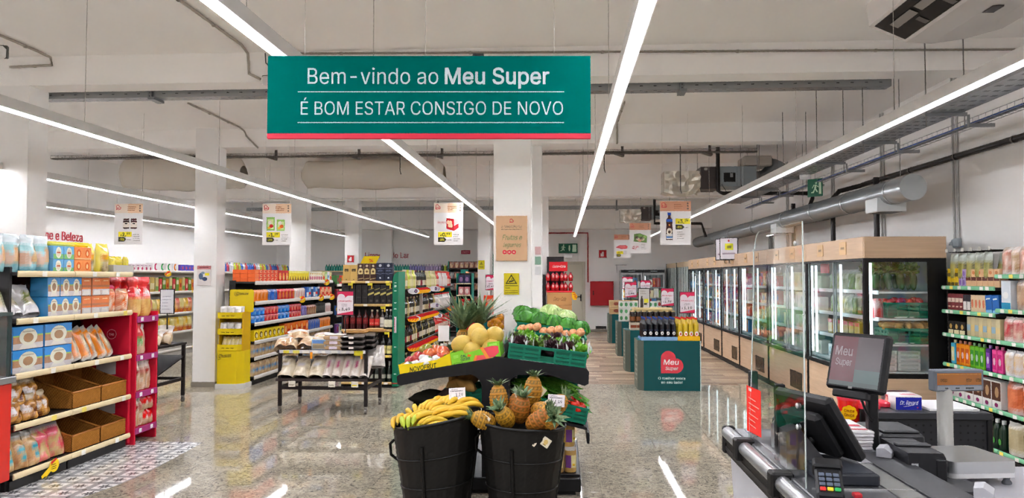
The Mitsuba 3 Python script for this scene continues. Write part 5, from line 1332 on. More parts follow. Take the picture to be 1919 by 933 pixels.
for l, (x, y) in enumerate(((.85, .3), (1.03, .55), (.75, .56))):
 put('pastry_tray', bt, FT @ mat(x, y, (.952, .951, .951)[l] if l < 2 else .768, rz=8 * l), 'flat golden pastry tray lying on the black trays', 'tray', 'golden pastry trays on the bun table')
promo_sign(FT @ mat(.765, .12, 1.19), '3', '49', 'promotion sign with price 3,49 on a pole over the bun table', .20, .285, .425)
FA = mat(-6.3, 9.25, 0)
table(FA, 1.28, .70, .79, .42, 'black metal table with bread bags between the red rack and the second column', lip=False)
for i in range(12):
 put('bread_bag', PRB[i % 3], FA @ mat(.1 + .19 * (i % 6) + .1, .05 + .3 * (i // 6), .80, rz=20 - 13 * (i % 4), rx=-50 if i < 6 else -25), 'pale bread bag on top of the black table behind the red rack', 'bread bag', 'bread bags on the table behind the red rack')
for i in range(8):
 put('red_white_pack', PS[i % 2], FA @ mat(.55 + .13 * (i % 5), .02 + .2 * (i // 5), .46 + .05 * (i // 5), rx=-40), 'red and white pack under the table behind the red rack', 'pack', 'red and white packs on the lower tray')
k = number('paper_notice')
tag(k, 'white paper notice in a black frame standing over the table behind the red rack', 'notice')
child(k, 'sheet', lines(M().plate(-.085, 0, .085, .30, -.002, '#e6e6ea'), -.065, .04, .12, .2, 5, -.0026, '#a9a9b4', 2, .15), 'm_satin', mat(-5.07, 9.6, 1.19, rz=2))
child(k, 'frame', M().box(.085, -.004, -.01, .097, .008, .31, '#2a2625').box(-.097, -.001, -.01, .097, .008, .0, '#2a2625').box(-.097, -.001, .30, .097, .008, .31, '#2a2625').box(-.095, 0, 0, .085, .004, .3, '#3a3635'), 'm_satin', mat(-5.07, 9.6, 1.19, rz=2))
child(k, 'pole', M().tube([(0, .01, 0), (0, .01, -.40)], .008, '#2a2625', 6), 'm_satin', mat(-5.07, 9.6, 1.19, rz=2))
# --- whisky shelf
FH = mat(-3.31, 11.40, 0)
HL = [.075, .475, .86, 1.24, 1.585]
shelving('whisky_shelf', 'dark whisky shelf with wood coloured strips facing the camera between the gondola and the wines', FH, .77, HL, .40, None, '#262221', 1.60, .04, '#c9ab78', '#2f2a28', end_c='#221f1e', tags=3)
k = number('green_end_panel')
tag(k, 'rounded green end panel between the whisky shelf and the wines', 'panel')
gp = unary_union([sbox(.775, .02, .862, 1.62), Polygon([(.775, 1.6), (.862, 1.6), (.862, 1.735), (.82, 1.715), (.785, 1.66)])])
child(k, 'board', M().poly(gp, '#127a5c', .02, .5), 'm_satin', FH @ mat(0, .48, 0))
pn = M()
for z in (1.50, 1.26, 1.17, .60, .20, 1.44, 1.56):
 pn.plate(.80, z, .835, z + (.035 if z in (1.5,) else .014), -.0012, '#cfe3da')
pn.plate(.80, .82, .838, 1.06, -.0012, '#d6d0d4').plate(.803, .84, .812, 1.04, -.0016, '#b83a4a')
pn.plate(.775, .06, .862, .075, -.0012, '#c23a3a')
child(k, 'print', pn, 'm_satin', FH)
def wbox(w, h, c, fn):
 m = carton(w, w * .95, h, c)
 fn(m, w, h, -w * .475 - .0006)
 return Proto(('', m, 'm_satin'))
WB1 = wbox(.107, .25, '#cfae6c', lambda m, w, h, y: (m.plate(-.03, .15, .03, .19, y, '#4a3a22'), m.plate(-.02, .157, .02, .163, y - .0005, '#cfae6c'), m.disc(0, .03, .008, .006, y, '#5a4a2a')))
WB2 = wbox(.095, .27, '#4a2a20', lambda m, w, h, y: (m.poly(unary_union([sbox(-.035, .11, .035, .165), Point(0, .165).buffer(.035, 8)]), '#e2cf9a', y), m.disc(0, .15, .018, .016, y - .0005, '#6a4a2a'), m.disc(0, .235, .018, .018, y, '#d8cdb8'), m.poly([(-.04, .03), (.04, .045), (.04, .055), (-.04, .04)], '#c9b48a', y), m.plate(-.0475, 0, -.0435, h, y, '#cdbb95')))
WB3 = wbox(.122, .28, '#232a40', lambda m, w, h, y: (m.disc(0, .24, .022, .022, y, '#c9cbd2'), m.poly([(-.061, .20), (0, .19), (.061, .20), (.061, .205), (0, .195), (-.061, .205)], '#8a90a4', y), m.poly([(-.061, .12), (0, .11), (.061, .12), (.061, .125), (0, .115), (-.061, .125)], '#8a90a4', y), m.plate(-.035, .155, .035, .168, y, '#6f7690'), m.disc(0, .055, .014, .013, y, '#d8dae0')))
row(FH, .005, .225, 2, WB1, 'whisky_box', 'beige whisky box on top of the whisky shelf', 'box', 'beige boxes on the whisky shelf', .09, HL[4])
row(FH, .225, .515, 3, WB2, 'whisky_box', 'dark brown box with a cream arch on top of the whisky shelf', 'box', 'brown boxes on the whisky shelf', .09, HL[4])
row(FH, .515, .765, 2, WB3, 'whisky_box', 'navy box with silver lines on top of the whisky shelf', 'box', 'navy boxes on the whisky shelf', .09, HL[4])
BK = wbox(.088, .30, '#2b2625', lambda m, w, h, y: (m.plate(-.03, .1, .03, .11, y, '#4a4340'), m.disc(0, .2, .02, .02, y, '#3d3735')))
BG = wbox(.088, .30, '#2a2524', lambda m, w, h, y: (m.poly([(-.044, .13), (.044, .165), (.044, .195), (-.044, .16)], '#c9bb7a', y), m.poly([(-.044, .21), (.044, .24), (.044, .25), (-.044, .22)], '#9a8f5a', y), m.disc(0, .055, .02, .02, y, '#55504a')))
row(FH, .01, .39, 4, BK, 'black_box', 'plain black bottle box on the second whisky shelf', 'box', 'black boxes on the whisky shelf', .08, HL[3])
row(FH, .39, .765, 4, BG, 'black_box', 'black bottle box with a gold slanted band on the second whisky shelf', 'box', 'gold banded boxes on the whisky shelf', .08, HL[3])
def lart(c2, y0=.2, y1=.3):
 return lambda l, r, h: l.raw([(r * 1.03 * math.cos(-math.pi / 2 + t), r * 1.03 * math.sin(-math.pi / 2 + t), z) for z in (h * y0, h * y1) for t in (-.9, -.3, .3, .9)], [[i, i + 1, 5 + i, 4 + i] for i in range(3)], c2)
WRED = bottle_proto(.30, .042, '#4a1416', '#2a0f10', '#7a1f22', lo=.3, hi=.6, label_art=lart('#a8453f', .42, .5))
WJ = bottle_proto(.30, .04, '#5a2a16', '#cfc3ac', '#c23a34', lo=.22, hi=.55, label_art=lart('#e9c9b0', .3, .36))
WW = bottle_proto(.30, .04, '#3a2a1e', '#b9ab86', '#efe9e0', lo=.15, hi=.62, label_art=lart('#3a3431', .25, .32))
WC = bottle_proto(.31, .042, '#1c201c', '#e9e6e0', '#ebe6cf', lo=.14, hi=.5, label_art=lart('#a8a08a', .22, .26))
row(FH, .01, .40, 4, WRED, 'liqueur_bottle', 'dark red bottle on the third whisky shelf', 'bottle', 'dark red bottles on the whisky shelf', .07, HL[2])
row(FH, .41, .57, 2, WJ, 'whisky_bottle', 'bottle with a red label on the third whisky shelf', 'bottle', 'red label bottles on the whisky shelf', .07, HL[2])
row(FH, .57, .65, 1, WW, 'whisky_bottle', 'bottle with a tall white label between red and cream labels on the third whisky shelf', 'bottle', None, .07, HL[2])
row(FH, .65, .77, 2, WC, 'whisky_bottle', 'dark bottle with cream label and white cap on the third whisky shelf', 'bottle', 'cream label bottles on the whisky shelf', .05, HL[2])
WD = bottle_proto(.30, .04, '#1f1c16', '#2a2320', '#3a3226', lo=.15, hi=.5)
WYL = bottle_proto(.30, .045, '#22201a', '#3a342a', '#e6dc9a', lo=.1, hi=.5, label_art=lart('#5a5230', .25, .35))
row(FH, .01, .58, 6, WD, 'wine_bottle', 'dark bottle on the fourth whisky shelf', 'bottle', 'dark bottles on the fourth whisky shelf', .07, HL[1])
row(FH, .58, .77, 2, WYL, 'wine_bottle', 'bottle with a pale yellow label on the fourth whisky shelf', 'bottle', 'yellow label bottles on the whisky shelf', .06, HL[1])
WSP = Proto(('body', M().lathe([(.036, 0), (.04, .01), (.04, .15), (.03, .2), (.016, .25)], '#12241a', 12), 'm_bottle'), ('foil', M().lathe([(.017, .235), (.017, .30), (.019, .305), (.014, .315)], '#bfc3c2', 10).lathe([(.041, .06), (.041, .12)], '#cfd3c9', 12, None, False), 'm_metal'))
row(FH, .01, .77, 8, WSP, 'sparkling_bottle', 'green sparkling wine bottle with silver foil on the lowest whisky shelf', 'bottle', 'sparkling bottles on the whisky shelf', .07, HL[0])
one('yellow_tent_card', M().raw([(0, 0, 0), (.24, 0, 0), (.30, -.02, .11), (.06, -.02, .11)], [[0, 1, 2, 3]], '#efd325').raw([(0, .01, 0), (.24, .01, 0), (.30, -.01, .11), (.06, -.01, .11)], [[0, 3, 2, 1]], '#d8bd20').text('%', .17, .02, .05, -.012, '#c23a2a', True), 'm_satin', FH @ mat(.26, .08, 1.858), 'bright yellow card standing on the whisky boxes', 'card')
for i, (x, z, t) in enumerate(((.1, 1.55, 'top left'), (.4, 1.55, 'top middle'), (.68, 1.55, 'top right'), (.6, 1.2, 'second shelf'), (.66, .82, 'third shelf'))):
 one('price_tag', M().cb(x, -.022, z - .025, x + .075, -.018, z + .012, '#d3c43a', .001).box(x + .055, -.024, z - .07, x + .072, -.018, z - .02, '#d9b53a'), 'm_satin', FH, f'yellow price tag on the whisky shelf, {t}', 'price tag')
# --- wine gondola
FN = mat(-2.435, 11.95, 0, rz=90)
NL = [.13, .565, 1.02, 1.46]
for i in range(5):
 shelving('wine_shelving', f'dark wine shelving along the aisle left of the centre column, {("nearest", "second", "third", "fourth", "last")[i]} bay', FN @ mat(1.02 * i), 1.02, NL, .40, None, '#241f1e', 1.50, .04, '#4a4340', '#2b2625', ends=(False, i == 4), end_c='#1d7a66', group='wine shelving bays')
wines = [bottle_proto(.31, .038, g, c, l, lo=.16, hi=.45, n=9) for g, c, l in (('#16140f', '#3a1418', '#e9e2d2'), ('#1a1c12', '#1d1b19', '#d9cfb8'), ('#2a2a12', '#b9a25a', '#efe9dc'), ('#1b120f', '#6a1f24', '#c9b48a'), ('#3f4422', '#d8d2b0', '#e8e4d6'), ('#141414', '#2a2a2a', '#8a2f34'), ('#b9a86a', '#dcd6c0', '#efe9cf'))]
bl = [bottle_proto(.31, .04, g, c, l, lo=.15, hi=.5, n=9) for g, c, l in (('#d9cf9a', '#e8e0c0', '#efe8c0'), ('#c9d24a', '#d8e04a', '#e9e6a0'), ('#c23a34', '#d8524a', '#f0d8c8'), ('#e6e2dc', '#c23a3a', '#efe9e4'))]
r0 = random.Random(3)
for l, z in enumerate(NL):
 n = 46
 for i in range(n):
  x = .05 + i * 5.0 / n
  far_ = x > 2.9
  if l == 3:
   p = wines[6] if x < .35 else (wines[r0.randrange(6)] if 1.0 < x < 2.0 else (bl[r0.randrange(2)] if x < 3.2 else bl[2 + r0.randrange(2)]))
   t = 'pale wine or oil bottle' if p in (bl[0], bl[1], wines[6]) else ('red capped bottle' if p in (bl[2], bl[3]) else 'dark wine bottle')
  else:
   p = wines[r0.randrange(7)] if not (far_ and l > 0) else bl[3 if l == 2 else 2]
   t = 'dark wine bottle' if not (far_ and l > 0) else 'pink and white bottle'
  where = ('lowest', 'third', 'second', 'top')[l]
  put('wine_bottle', p, FN @ mat(x, .07 + r0.uniform(-.01, .01), z, rz=r0.uniform(-30, 30)), f'{t} on the {where} shelf of the wine shelving', 'bottle', f'{t}s on the {where} wine shelf')
one('white_upright', M().box(1.26, -.02, 1.02, 1.30, .03, 1.42, '#cfcac4'), 'm_satin', FN, 'pale narrow divider between bottles on the second wine shelf', 'divider')
def leaf_tag(F, x, z, label, grp, white=False):
 m = M()
 o = Polygon([(0, .045), (.06, .075), (.15, .08), (.21, .05), (.215, .02), (.17, -.015), (.09, -.02), (.02, .0)])
 base = '#ece8ee' if white else '#f2b81e'
 m.poly(o, base, 0)
 m.add(M().poly(o, base, 0), mat(0, .0012, 0) @ np.diag([1, -1, 1, 1]))
 if white:
  m.disc(.15, .03, .028, .03, -.001, '#3f3a6a')
  m.disc(.15, .03, .015, .017, -.0016, '#c9a0b4')
 else:
  m.poly([(0, .045), (.06, .075), (.15, .08), (.21, .05), (.2, .042), (.03, .03)], '#c8262c', -.001)
  for q in range(3):
   m.poly([(.03 + .05 * q, .01), (.07 + .05 * q, .045), (.08 + .05 * q, .038), (.045 + .05 * q, .002)], '#d8432a', -.001)
 one('promo_tag', m, 'm_satin', F @ mat(x, -.012, z, rz=-50), label, 'price tag', grp)
for l, (z, t, xs, ws) in enumerate(((1.40, 'top', (.02, .15, .28, .41, .54, .67, .80, .93, 1.06, 1.2, 2.2, 2.35, 2.5, 2.65), (0, 9, 10)), (.96, 'second', tuple(.0 + .125 * i for i in range(17)) + (4.2, 4.35), (1,)), (.50, 'third', tuple(.0 + .125 * i for i in range(17)) + (3.0, 3.15), ()))):
 for i, x in enumerate(xs):
  wt = i in ws
  leaf_tag(FN, x, z, ('white round-eyed' if wt else 'red and yellow leaf-shaped') + f' promotion tag on the {t} wine shelf', ('white tags' if wt else 'red and yellow tags') + f' on the {t} wine shelf', wt)
for x, z, t in ((1.95, 1.44, 'top'), (2.1, 1.13, 'second'), (2.4, .93, 'third')):
 leaf_tag(FN, x, z - .03, f'white tag with a dark round logo beside the bottles, near the {t} wine shelf', None, True)
# small end unit with boxes behind the wines, far dark shelves, orange boxes
FE = mat(-2.52, 18.3, 0)
shelving('end_shelf', 'narrow teal-edged end shelf with boxes behind the wine shelving', FE, .36, [.15, .55, .93, 1.22, 1.5], .4, None, '#241f1e', 1.75, .03, '#d8cdb0', '#2b2625', end_c='#16786a')
for z, c, o, t in ((1.5, '#3a3458', '#8a6a8a', 'dark violet'), (1.22, '#c98a8a', '#efe0d8', 'pink'), (.93, '#c2282c', '#f0a08a', 'red'), (.55, '#b9bcbc', '#3a3a3a', 'grey')):
 row(FE, .04, .32, 2, cp(.13, .12, .2, c, oval=(.5, .3, .3, o)), 'boxed_goods', f'{t} box on the narrow end shelf behind the wines', 'box', f'{t} boxes on the narrow end shelf', .08, z)
FE2 = mat(-1.93, 19.0, 0, rz=0)
FC = mat(-2.55, 21.3, 0)
shelving('coffee_shelf', 'dark brown coffee shelf far back left of the yellow-signed pillar', FC @ mat(-.62), .9, [.15, .55, .93, 1.3, 1.62, 1.9], .4, None, '#2a1c18', 2.1, .03, '#4a3a34', '#33251f', end_c='#16786a')
for z, t in ((1.9, 'top'), (1.62, 'second'), (1.3, 'third'), (.93, 'fourth'), (.55, 'fifth')):
 row(FC, -.6, .25, 6, CO['brown'] if z > 1.7 else [CO['grey'], CO['brown']], 'coffee_pack', f'brown coffee pack on the {t} shelf of the far coffee shelf', 'coffee bag', f'coffee packs on the {t} far shelf', .1, z)
for z, t in ((1.62, 'upper'), (1.25, 'middle'), (.95, 'lower')):
 row(mat(-2.42, 19.6, 0, rz=90), .1, .5, 3, CO['orange'], 'coffee_pack', f'orange pack in the {t} group on the side of the far coffee shelf', 'coffee bag', f'orange packs, {t} group', .05, z)
shelving('side_shelf', 'narrow shelf with orange packs between the teal end shelf and the coffee shelf', mat(-2.42, 19.6, 0, rz=90), .6, [.15, .55, .95, 1.25, 1.62], .15, None, '#241f1e', 1.85, .03, '#8a8078', '#2b2625', end_c='#16786a')
round_tag(mat(-2.42, 19.6, 0, rz=90), .3, 1.22, 'yellow promotion tag beside the orange packs far behind the wines')
one('red_carton', carton(.30, .3, .5, '#c2282f', lambda m, w, d, h, y: (m.text('PROMO', 0, .36, .06, y, '#e8b0a8', True, fit=.2), lines(m, -.1, .2, .2, .1, 2, y, '#d8605a'))), 'm_satin', mat(-1.95, 15.9, .45), 'plain red carton seen through the pineapple leaves', 'carton')
one('carton_stand', M().cb(-.16, -.16, 0, .16, .16, .45, '#2a2624', .005), 'm_satin', mat(-1.95, 15.9, 0), 'dark low stand under the red carton', 'stand')
k = number('teal_counter')
tag(k, 'teal display box carrying orange cartons left of the centre column', 'display stand')
child(k, 'body', M().cb(-.5, -.3, 0, .4, .3, .70, '#0e6e6a', .005), 'm_satin', mat(-1.45, 16.6, 0))
OC = Proto(('', carton(.32, .3, .34, '#d8562a', lambda m, w, d, h, y: (m.disc(0, .16, .09, .06, y, '#e9d9c9', 14), m.disc(0, .16, .05, .04, y - .001, '#7a4a5a', 10), m.plate(-w / 2, .29, w / 2, h, y, '#e88a4a'))), 'm_satin'))
put('orange_carton', OC, mat(-1.56, 16.5, .70), 'lower orange carton on the teal display box left of the centre column', 'carton')
put('orange_carton', Proto(('', carton(.26, .26, .22, '#d2502a', lambda m, w, d, h, y: m.disc(0, .1, .07, .045, y, '#e0b8a0', 12)), 'm_satin')), mat(-1.54, 16.5, 1.04), 'upper smaller orange carton on the teal display box left of the centre column', 'carton')
promo_sign(mat(-1.52, 16.45, 1.38), '2', '49', 'promotion sign far back left of the centre column over orange cartons', .22, .32, .12)
one('green_banner', M().cb(-.12, -.02, 0, .12, .02, .75, '#1d5a4a', .004), 'm_satin', mat(-1.40, 16.9, 1.42), 'tall dark green panel behind the promotion sign left of the centre column', 'panel')
one('banner_stand', M().tube([(0, 0, 0), (0, 0, 1.43)], .015, '#2a2624', 6), 'm_satin', mat(-1.40, 16.95, 0), 'dark post carrying the green panel left of the centre column', 'post')
# shelving at the back wall with bottles on top
FK = mat(-7.6, 23.05, 0)
for i in range(5):
 shelving('back_shelving', f'cream shelving along the back wall, bay {("farthest left", "second", "third", "fourth", "nearest the pillar")[i]}', FK @ mat(1.05 * i), 1.05, [.14, .6, 1.05, 1.45, 1.84], .42, None, '#cfc8be', 1.86, .04, '#d8cba8', '#cfc8be', ends=(False, False), group='back wall shelving bays')
cb_ = [merged_bottle(.2, .045, c, t, None, n=8) for c, t in (('#0f8a7a', '#0d6a5e'), ('#2f9a8a', '#1f4f8a'), ('#8a86b8', '#5a5a8a'), ('#b9a8c8', '#8a4a7a'), ('#2a3a34', '#c8d43a'), ('#b9c83a', '#2a2a2a'), ('#3a7a3a', '#1f2a1f'))]
for i in range(58):
 q = 0 if i < 24 else (1 if i < 32 else (2 if i < 38 else (3 if i < 44 else (4 + i % 2 if i < 52 else 6))))
 put('detergent_bottle', cb_[q], FK @ mat(.4 + i * .0815, .1, 1.84), ('teal', 'blue-green', 'lilac', 'pale violet', 'black and lime', 'lime', 'green')[q] + ' detergent bottle on top of the back wall shelving', 'bottle', ('teal', 'blue-green', 'lilac', 'pale violet', 'black and lime', 'lime', 'green')[q] + ' bottles on the back wall')
# fire signs and warning signs on columns and the back wall
def fire_sign(F, w, label, c='#b8232c'):
 m = M().cb(-w / 2, -.008, -w / 2, w / 2, 0, w / 2, '#efe6e4', .001).plate(-w * .44, -w * .44, w * .44, w * .44, -.0086, c).poly([(-w * .25, -w * .3), (w * .12, -w * .3), (w * .12, w * .25), (-w * .1, w * .25), (-w * .1, w * .05), (-w * .25, w * .05)], '#f2e6e4', -.0092)
 one('fire_sign', m, 'm_satin', F, label, 'sign')
fire_sign(mat(-5.4, 19.39, 2.12), .2, 'red fire equipment sign on a column above the whisky boxes')
one('red_notice', M().cb(-.14, -.01, -.06, .14, 0, .06, '#a82a44', .002).plate(-.11, -.03, .11, -.015, -.0106, '#d8a0a8').plate(-.11, .01, .11, .03, -.0106, '#d8a0a8'), 'm_satin', mat(-2.95, 23.49, 2.42), 'small red plate high on the back wall left of the pillar', 'sign')
one('yellow_notice', M().cb(-.085, -.006, -.12, .085, 0, .12, '#d2c62a', .001).poly([(-.05, .0), (.05, .0), (0, .085)], '#8a8420', -.0066).plate(-.06, -.08, .06, -.03, -.0066, '#a8a030'), 'm_satin', mat(-2.14, 20.395, 1.98), 'small yellow warning plate on the far pillar', 'sign')
one('yellow_notice', M().cb(-.1, -.006, -.14, .1, 0, .14, '#3a3a30', .001), 'm_satin', mat(-6.2, 9.0, 1.2), '', '') if False else None
# posters on the centre column
k = number('column_poster')
tag(k, 'beige poster with green script Frutas e legumes on the front of the centre column', 'poster')
Fq = mat(-.642, 7.488, 1.81)
p = M().plate(.03, .30, .27, .425, -.0126, '#c9a27c')
child(k, 'board', M().cb(0, -.012, 0, .306, .011, .44, '#d8b594', .002), 'm_satin', Fq)
p = M()
heart_ring(p, .135, .375, .026, -.0126, '#c22f40', .007)
p.text('A TRADIÇÃO DO', .153, .325, .020, -.0126, '#6f6248', fit=.20).text('MERCADO NO SEU BAIRRO', .153, .302, .010, -.0126, '#6f6248', True, fit=.20)
p.text('Frutas e', .155, .205, .05, -.0126, '#7f8a5a', fit=.19, slant=.25).text('legumes', .155, .135, .045, -.0126, '#7f8a5a', fit=.17, slant=.25)
for x in (.085, .13, .175):
 p.disc(x, .085, .022, .022, -.0126, '#cf3a4a', 14).disc(x, .085, .010, .009, -.013, '#e8b0a8', 8)
child(k, 'print', p, 'm_satin', Fq)
k = number('warning_sign')
tag(k, 'yellow warning sign with a black triangle on the front of the centre column', 'sign')
Fq = mat(-.565, 7.494, 1.482)
child(k, 'plate', M().cb(0, -.006, 0, .147, .005, .207, '#d2c12a', .001), 'm_satin', Fq)
t = Polygon([(.015, .105), (.13, .105), (.0725, .195)])
p = M().poly(t.difference(t.buffer(-.008)), '#35301a', -.0066).poly([(.05, .118), (.085, .125), (.098, .135), (.094, .142), (.07, .135), (.05, .132)], '#35301a', -.0066).disc(.078, .15, .006, .006, -.0066, '#35301a', 8)
p.plate(.012, .082, .135, .092, -.0066, '#8f8428').plate(.012, .06, .06, .066, -.0066, '#8f8428').plate(.012, .035, .135, .041, -.0066, '#8f8428').plate(.012, .015, .135, .021, -.0066, '#8f8428')
child(k, 'print', p, 'm_satin', Fq)
one('red_plate', M().cb(-5.70, 7.49, 2.0, -5.59, 7.499, 2.075, '#b23246', .001), 'm_satin', None, 'small red plate on the first left column just above the cookie bags', 'sign')
one('grey_panel', M().cb(-6.3, 7.60, 1.2, -5.83, 7.618, 2.66, '#8f8b86', .002), 'm_satin', None, 'grey panel on the wall at the left picture edge behind the bakery shelves', 'panel')
# --- produce stand in front of the centre column
BLK = '#1c1c20'
k = number('produce_stand')
tag(k, 'black produce stand with sloping arms carrying fruit boxes and green crates in front of the column', 'display stand')
def arc(cx, cz, r, a0, a1, n=8):
 return [(cx + r * math.cos(math.radians(a0 + (a1 - a0) * i / n)), cz + r * math.sin(math.radians(a0 + (a1 - a0) * i / n))) for i in range(n + 1)]
PF = [(-.615, .13), (-.615, .80)] + arc(-.72, .80, .105, 0, 80) + [(-.95, .875), (-1.24, .815), (-1.27, .825), (-1.275, .885), (-1.255, .90), (-.505, 1.035), (-.47, 1.035), (.185, .955), (.205, .93), (.20, .84), (.17, .825), (-.10, .905)] + arc(-.31, .80, .105, 100, 180) + [(-.415, .62), (-.12, .50), (.03, .435), (.175, .385), (.20, .40), (.205, .51), (.18, .53), (-.415, .66), (-.415, .13)]
PF2 = Polygon(PF).buffer(0)
for y in (5.90, 7.20):
 child(k, 'end_frame', M().ext(PF2, y, y + .03, BLK), 'm_satin')
child(k, 'plinth', M().cb(-1.20, 5.88, .03, .14, 7.28, .13, '#17171a', .006), 'm_satin')
child(k, 'foot_board', M().box(-1.16, 5.92, 0, .10, 7.24, .03, '#0f0f11'), 'm_satin')
def slope(x0, z0, x1, z1, y0, y1, th, c, M_=None):
 m = M_ or M()
 v = [(x0, y0, z0), (x1, y0, z1), (x1, y1, z1), (x0, y1, z0), (x0, y0, z0 - th), (x1, y0, z1 - th), (x1, y1, z1 - th), (x0, y1, z0 - th)]
 return m.raw([v[i] for q in ((0, 1, 2, 3), (7, 6, 5, 4), (4, 5, 1, 0), (5, 6, 2, 1), (6, 7, 3, 2), (7, 4, 0, 3)) for i in q], [[4 * j + i for i in range(4)] for j in range(6)], c)
child(k, 'upper_tray', slope(-1.265, .880, -.52, 1.012, 5.93, 7.2, .02, BLK), 'm_satin')
child(k, 'upper_tray', slope(-.46, 1.012, .195, .933, 5.93, 7.2, .02, BLK), 'm_satin')
child(k, 'lower_tray', slope(-1.25, .545, -.60, .665, 5.95, 7.2, .02, BLK), 'm_satin')
child(k, 'lower_tray', slope(-.43, .645, .19, .505, 5.93, 6.4, .02, BLK), 'm_satin')
child(k, 'middle_tray', slope(-.43, .75, .15, .66, 6.42, 7.2, .02, BLK), 'm_satin')
for y0, y1, h_ in ((6.36, 6.74, .07), (6.76, 7.15, .095)):
 child(k, 'riser', M().box(-.40, y0, 1.0, .14, y1, .955 + h_, BLK) if False else slope(-.42, 1.02 + h_, .17, .955 + h_, y0, y1, h_, BLK), 'm_satin')
child(k, 'front_lip', M().cb(.187, 5.92, .385, .207, 7.22, .47, BLK, .004).box(.19, 5.93, .42, .2085, 6.2, .455, '#8d9496'), 'm_satin')
child(k, 'spine', M().box(-.50, 5.93, .13, -.48, 7.2, 1.0, '#141417'), 'm_satin')
child(k, 'clear_guard', M().box(-.535, 5.95, 1.03, -.532, 7.18, 1.18, '#dfe6e8'), 'm_pane')
child(k, 'clear_guard', M().box(-.445, 5.95, 1.03, -.442, 7.18, 1.19, '#dfe6e8'), 'm_pane')
child(k, 'ridge', M().box(-.525, 5.9, 1.03, -.445, 7.23, 1.04, '#232327'), 'm_satin')
AL, AR = -10.1, 6.9     # slope of the arms
def crate(w, d, h, c='#0f7a62', seed=0):
 """Green folding crate: rim, slotted walls with a hand hole, floor."""
 m = M()
 t = .012
 def wall(F, L):
  s = M()
  s.box(-L / 2, 0, 0, L / 2, t, h * .16, c).box(-L / 2, 0, h * .82, L / 2, t, h, c).box(-L / 2 - .002, -.006, h * .9, L / 2 + .002, t, h, c)
  n = max(4, int(L / .1))
  for i in range(n + 1):
   x = -L / 2 + i * L / n
   s.box(max(-L / 2, x - .009), -.003, h * .16, min(L / 2, x + .009), t, h * .82, c)
  for z in (.36, .58):
   for i in range(n):
    x0, x1 = -L / 2 + i * L / n + .009, -L / 2 + (i + 1) * L / n - .009
    if abs((x0 + x1) / 2) < L * .11 and z > .3: continue
    s.box(x0, 0, h * z - .006, x1, t, h * z + .012, c)
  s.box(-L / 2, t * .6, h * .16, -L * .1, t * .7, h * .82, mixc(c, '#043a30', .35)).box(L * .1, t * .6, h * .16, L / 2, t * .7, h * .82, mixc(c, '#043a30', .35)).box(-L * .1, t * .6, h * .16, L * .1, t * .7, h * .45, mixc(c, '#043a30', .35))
  m.add(s, F)
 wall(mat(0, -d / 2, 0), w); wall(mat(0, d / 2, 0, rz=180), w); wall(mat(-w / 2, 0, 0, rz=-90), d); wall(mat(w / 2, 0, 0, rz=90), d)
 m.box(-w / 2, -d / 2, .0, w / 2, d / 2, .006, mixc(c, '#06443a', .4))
 return m
def crate_at(F, w, d, h, label):
 q = number('crate')
 tag(q, label, 'crate')
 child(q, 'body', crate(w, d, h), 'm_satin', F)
 child(q, 'label_strip', M().box(-w * .35, -d / 2 - .0075, h * .0, -w * .05, -d / 2 - .0068, h * .08, '#cfe2da').plate(.0, h * .02, w * .1, h * .08, -d / 2 - .0078, '#dfe6e2'), 'm_satin', F)
 return q
# -- left arm: yellow tray of mangoes, green box of melons
FL = mat(-1.255, 5.935, .884, ry=AL)    # local x up the slope
k = number('fruit_box')
tag(k, 'yellow cardboard fruit tray with black lettering NOVOFRUT on the left arm of the produce stand', 'box')
yb = M().poly([(0, 0), (.41, 0), (.415, .108), (.30, .075), (.12, .075), (0, .09)], '#f0d81c', -.0, .006)
yb.box(0, .36, 0, .41, .366, .1, '#d9c01c').box(0, 0, 0, .006, .366, .085, '#e3cb1c').box(.404, 0, 0, .41, .366, .10, '#e3cb1c').box(0, 0, 0, .41, .366, .006, '#c9b01c')
child(k, 'tray', yb, 'm_satin', FL)
child(k, 'lettering', M().text('NOVOFRUT', .185, .018, .034, -.0065, '#2b2a1c', True, fit=.21, slant=.2).plate(.085, .012, .27, .0145, -.0066, '#2b2a1c'), 'm_satin', FL, 'black lettering')
k = number('fruit_box')
tag(k, 'lime green cardboard melon box with fruit print on the left arm of the produce stand', 'box')
gb = M().poly([(0, 0), (.385, 0), (.39, .135), (.30, .14), (.295, .105), (.11, .085), (.10, .115), (0, .105)], '#8cc63e', 0, .006)
gb.box(0, .36, 0, .385, .366, .12, '#79ad36').box(0, 0, 0, .006, .366, .11, '#86bd3c').box(.379, 0, 0, .385, .366, .13, '#86bd3c').box(0, 0, 0, .385, .366, .006, '#6f9c34')
FL2 = FL @ mat(.415, 0, 0)
child(k, 'box', gb, 'm_satin', FL2)
pr = M().text('CAL', .10, .058, .020, -.0065, '#2f3a5a', True, fit=.045).text('CLEVER', .11, .034, .019, -.0065, '#2f3a5a', True, fit=.072).poly([(.125, .058), (.14, .08), (.15, .066), (.16, .075), (.155, .056)], '#e8762a', -.0066)
pr.poly([(.17, .01), (.20, .055), (.26, .05), (.31, .02), (.32, .004)], '#e2636a', -.0064).poly([(.16, .008), (.19, .06), (.205, .055), (.18, .004)], '#f0a04a', -.0068).poly([(.25, .10), (.28, .03), (.33, .02), (.375, .05), (.378, .10), (.33, .11)], '#e8606e', -.0064).poly([(.235, .11), (.27, .02), (.30, .012), (.26, .115)], '#f0a050', -.0069)
pr.poly([(.01, .02), (.09, .02), (.085, .026), (.015, .026)], '#5f9a2c', -.0066).plate(.31, .108, .37, .126, -.0066, '#a8da6a').plate(.02, .06, .06, .085, -.0066, '#a5d862')
child(k, 'print', pr, 'm_satin', FL2)
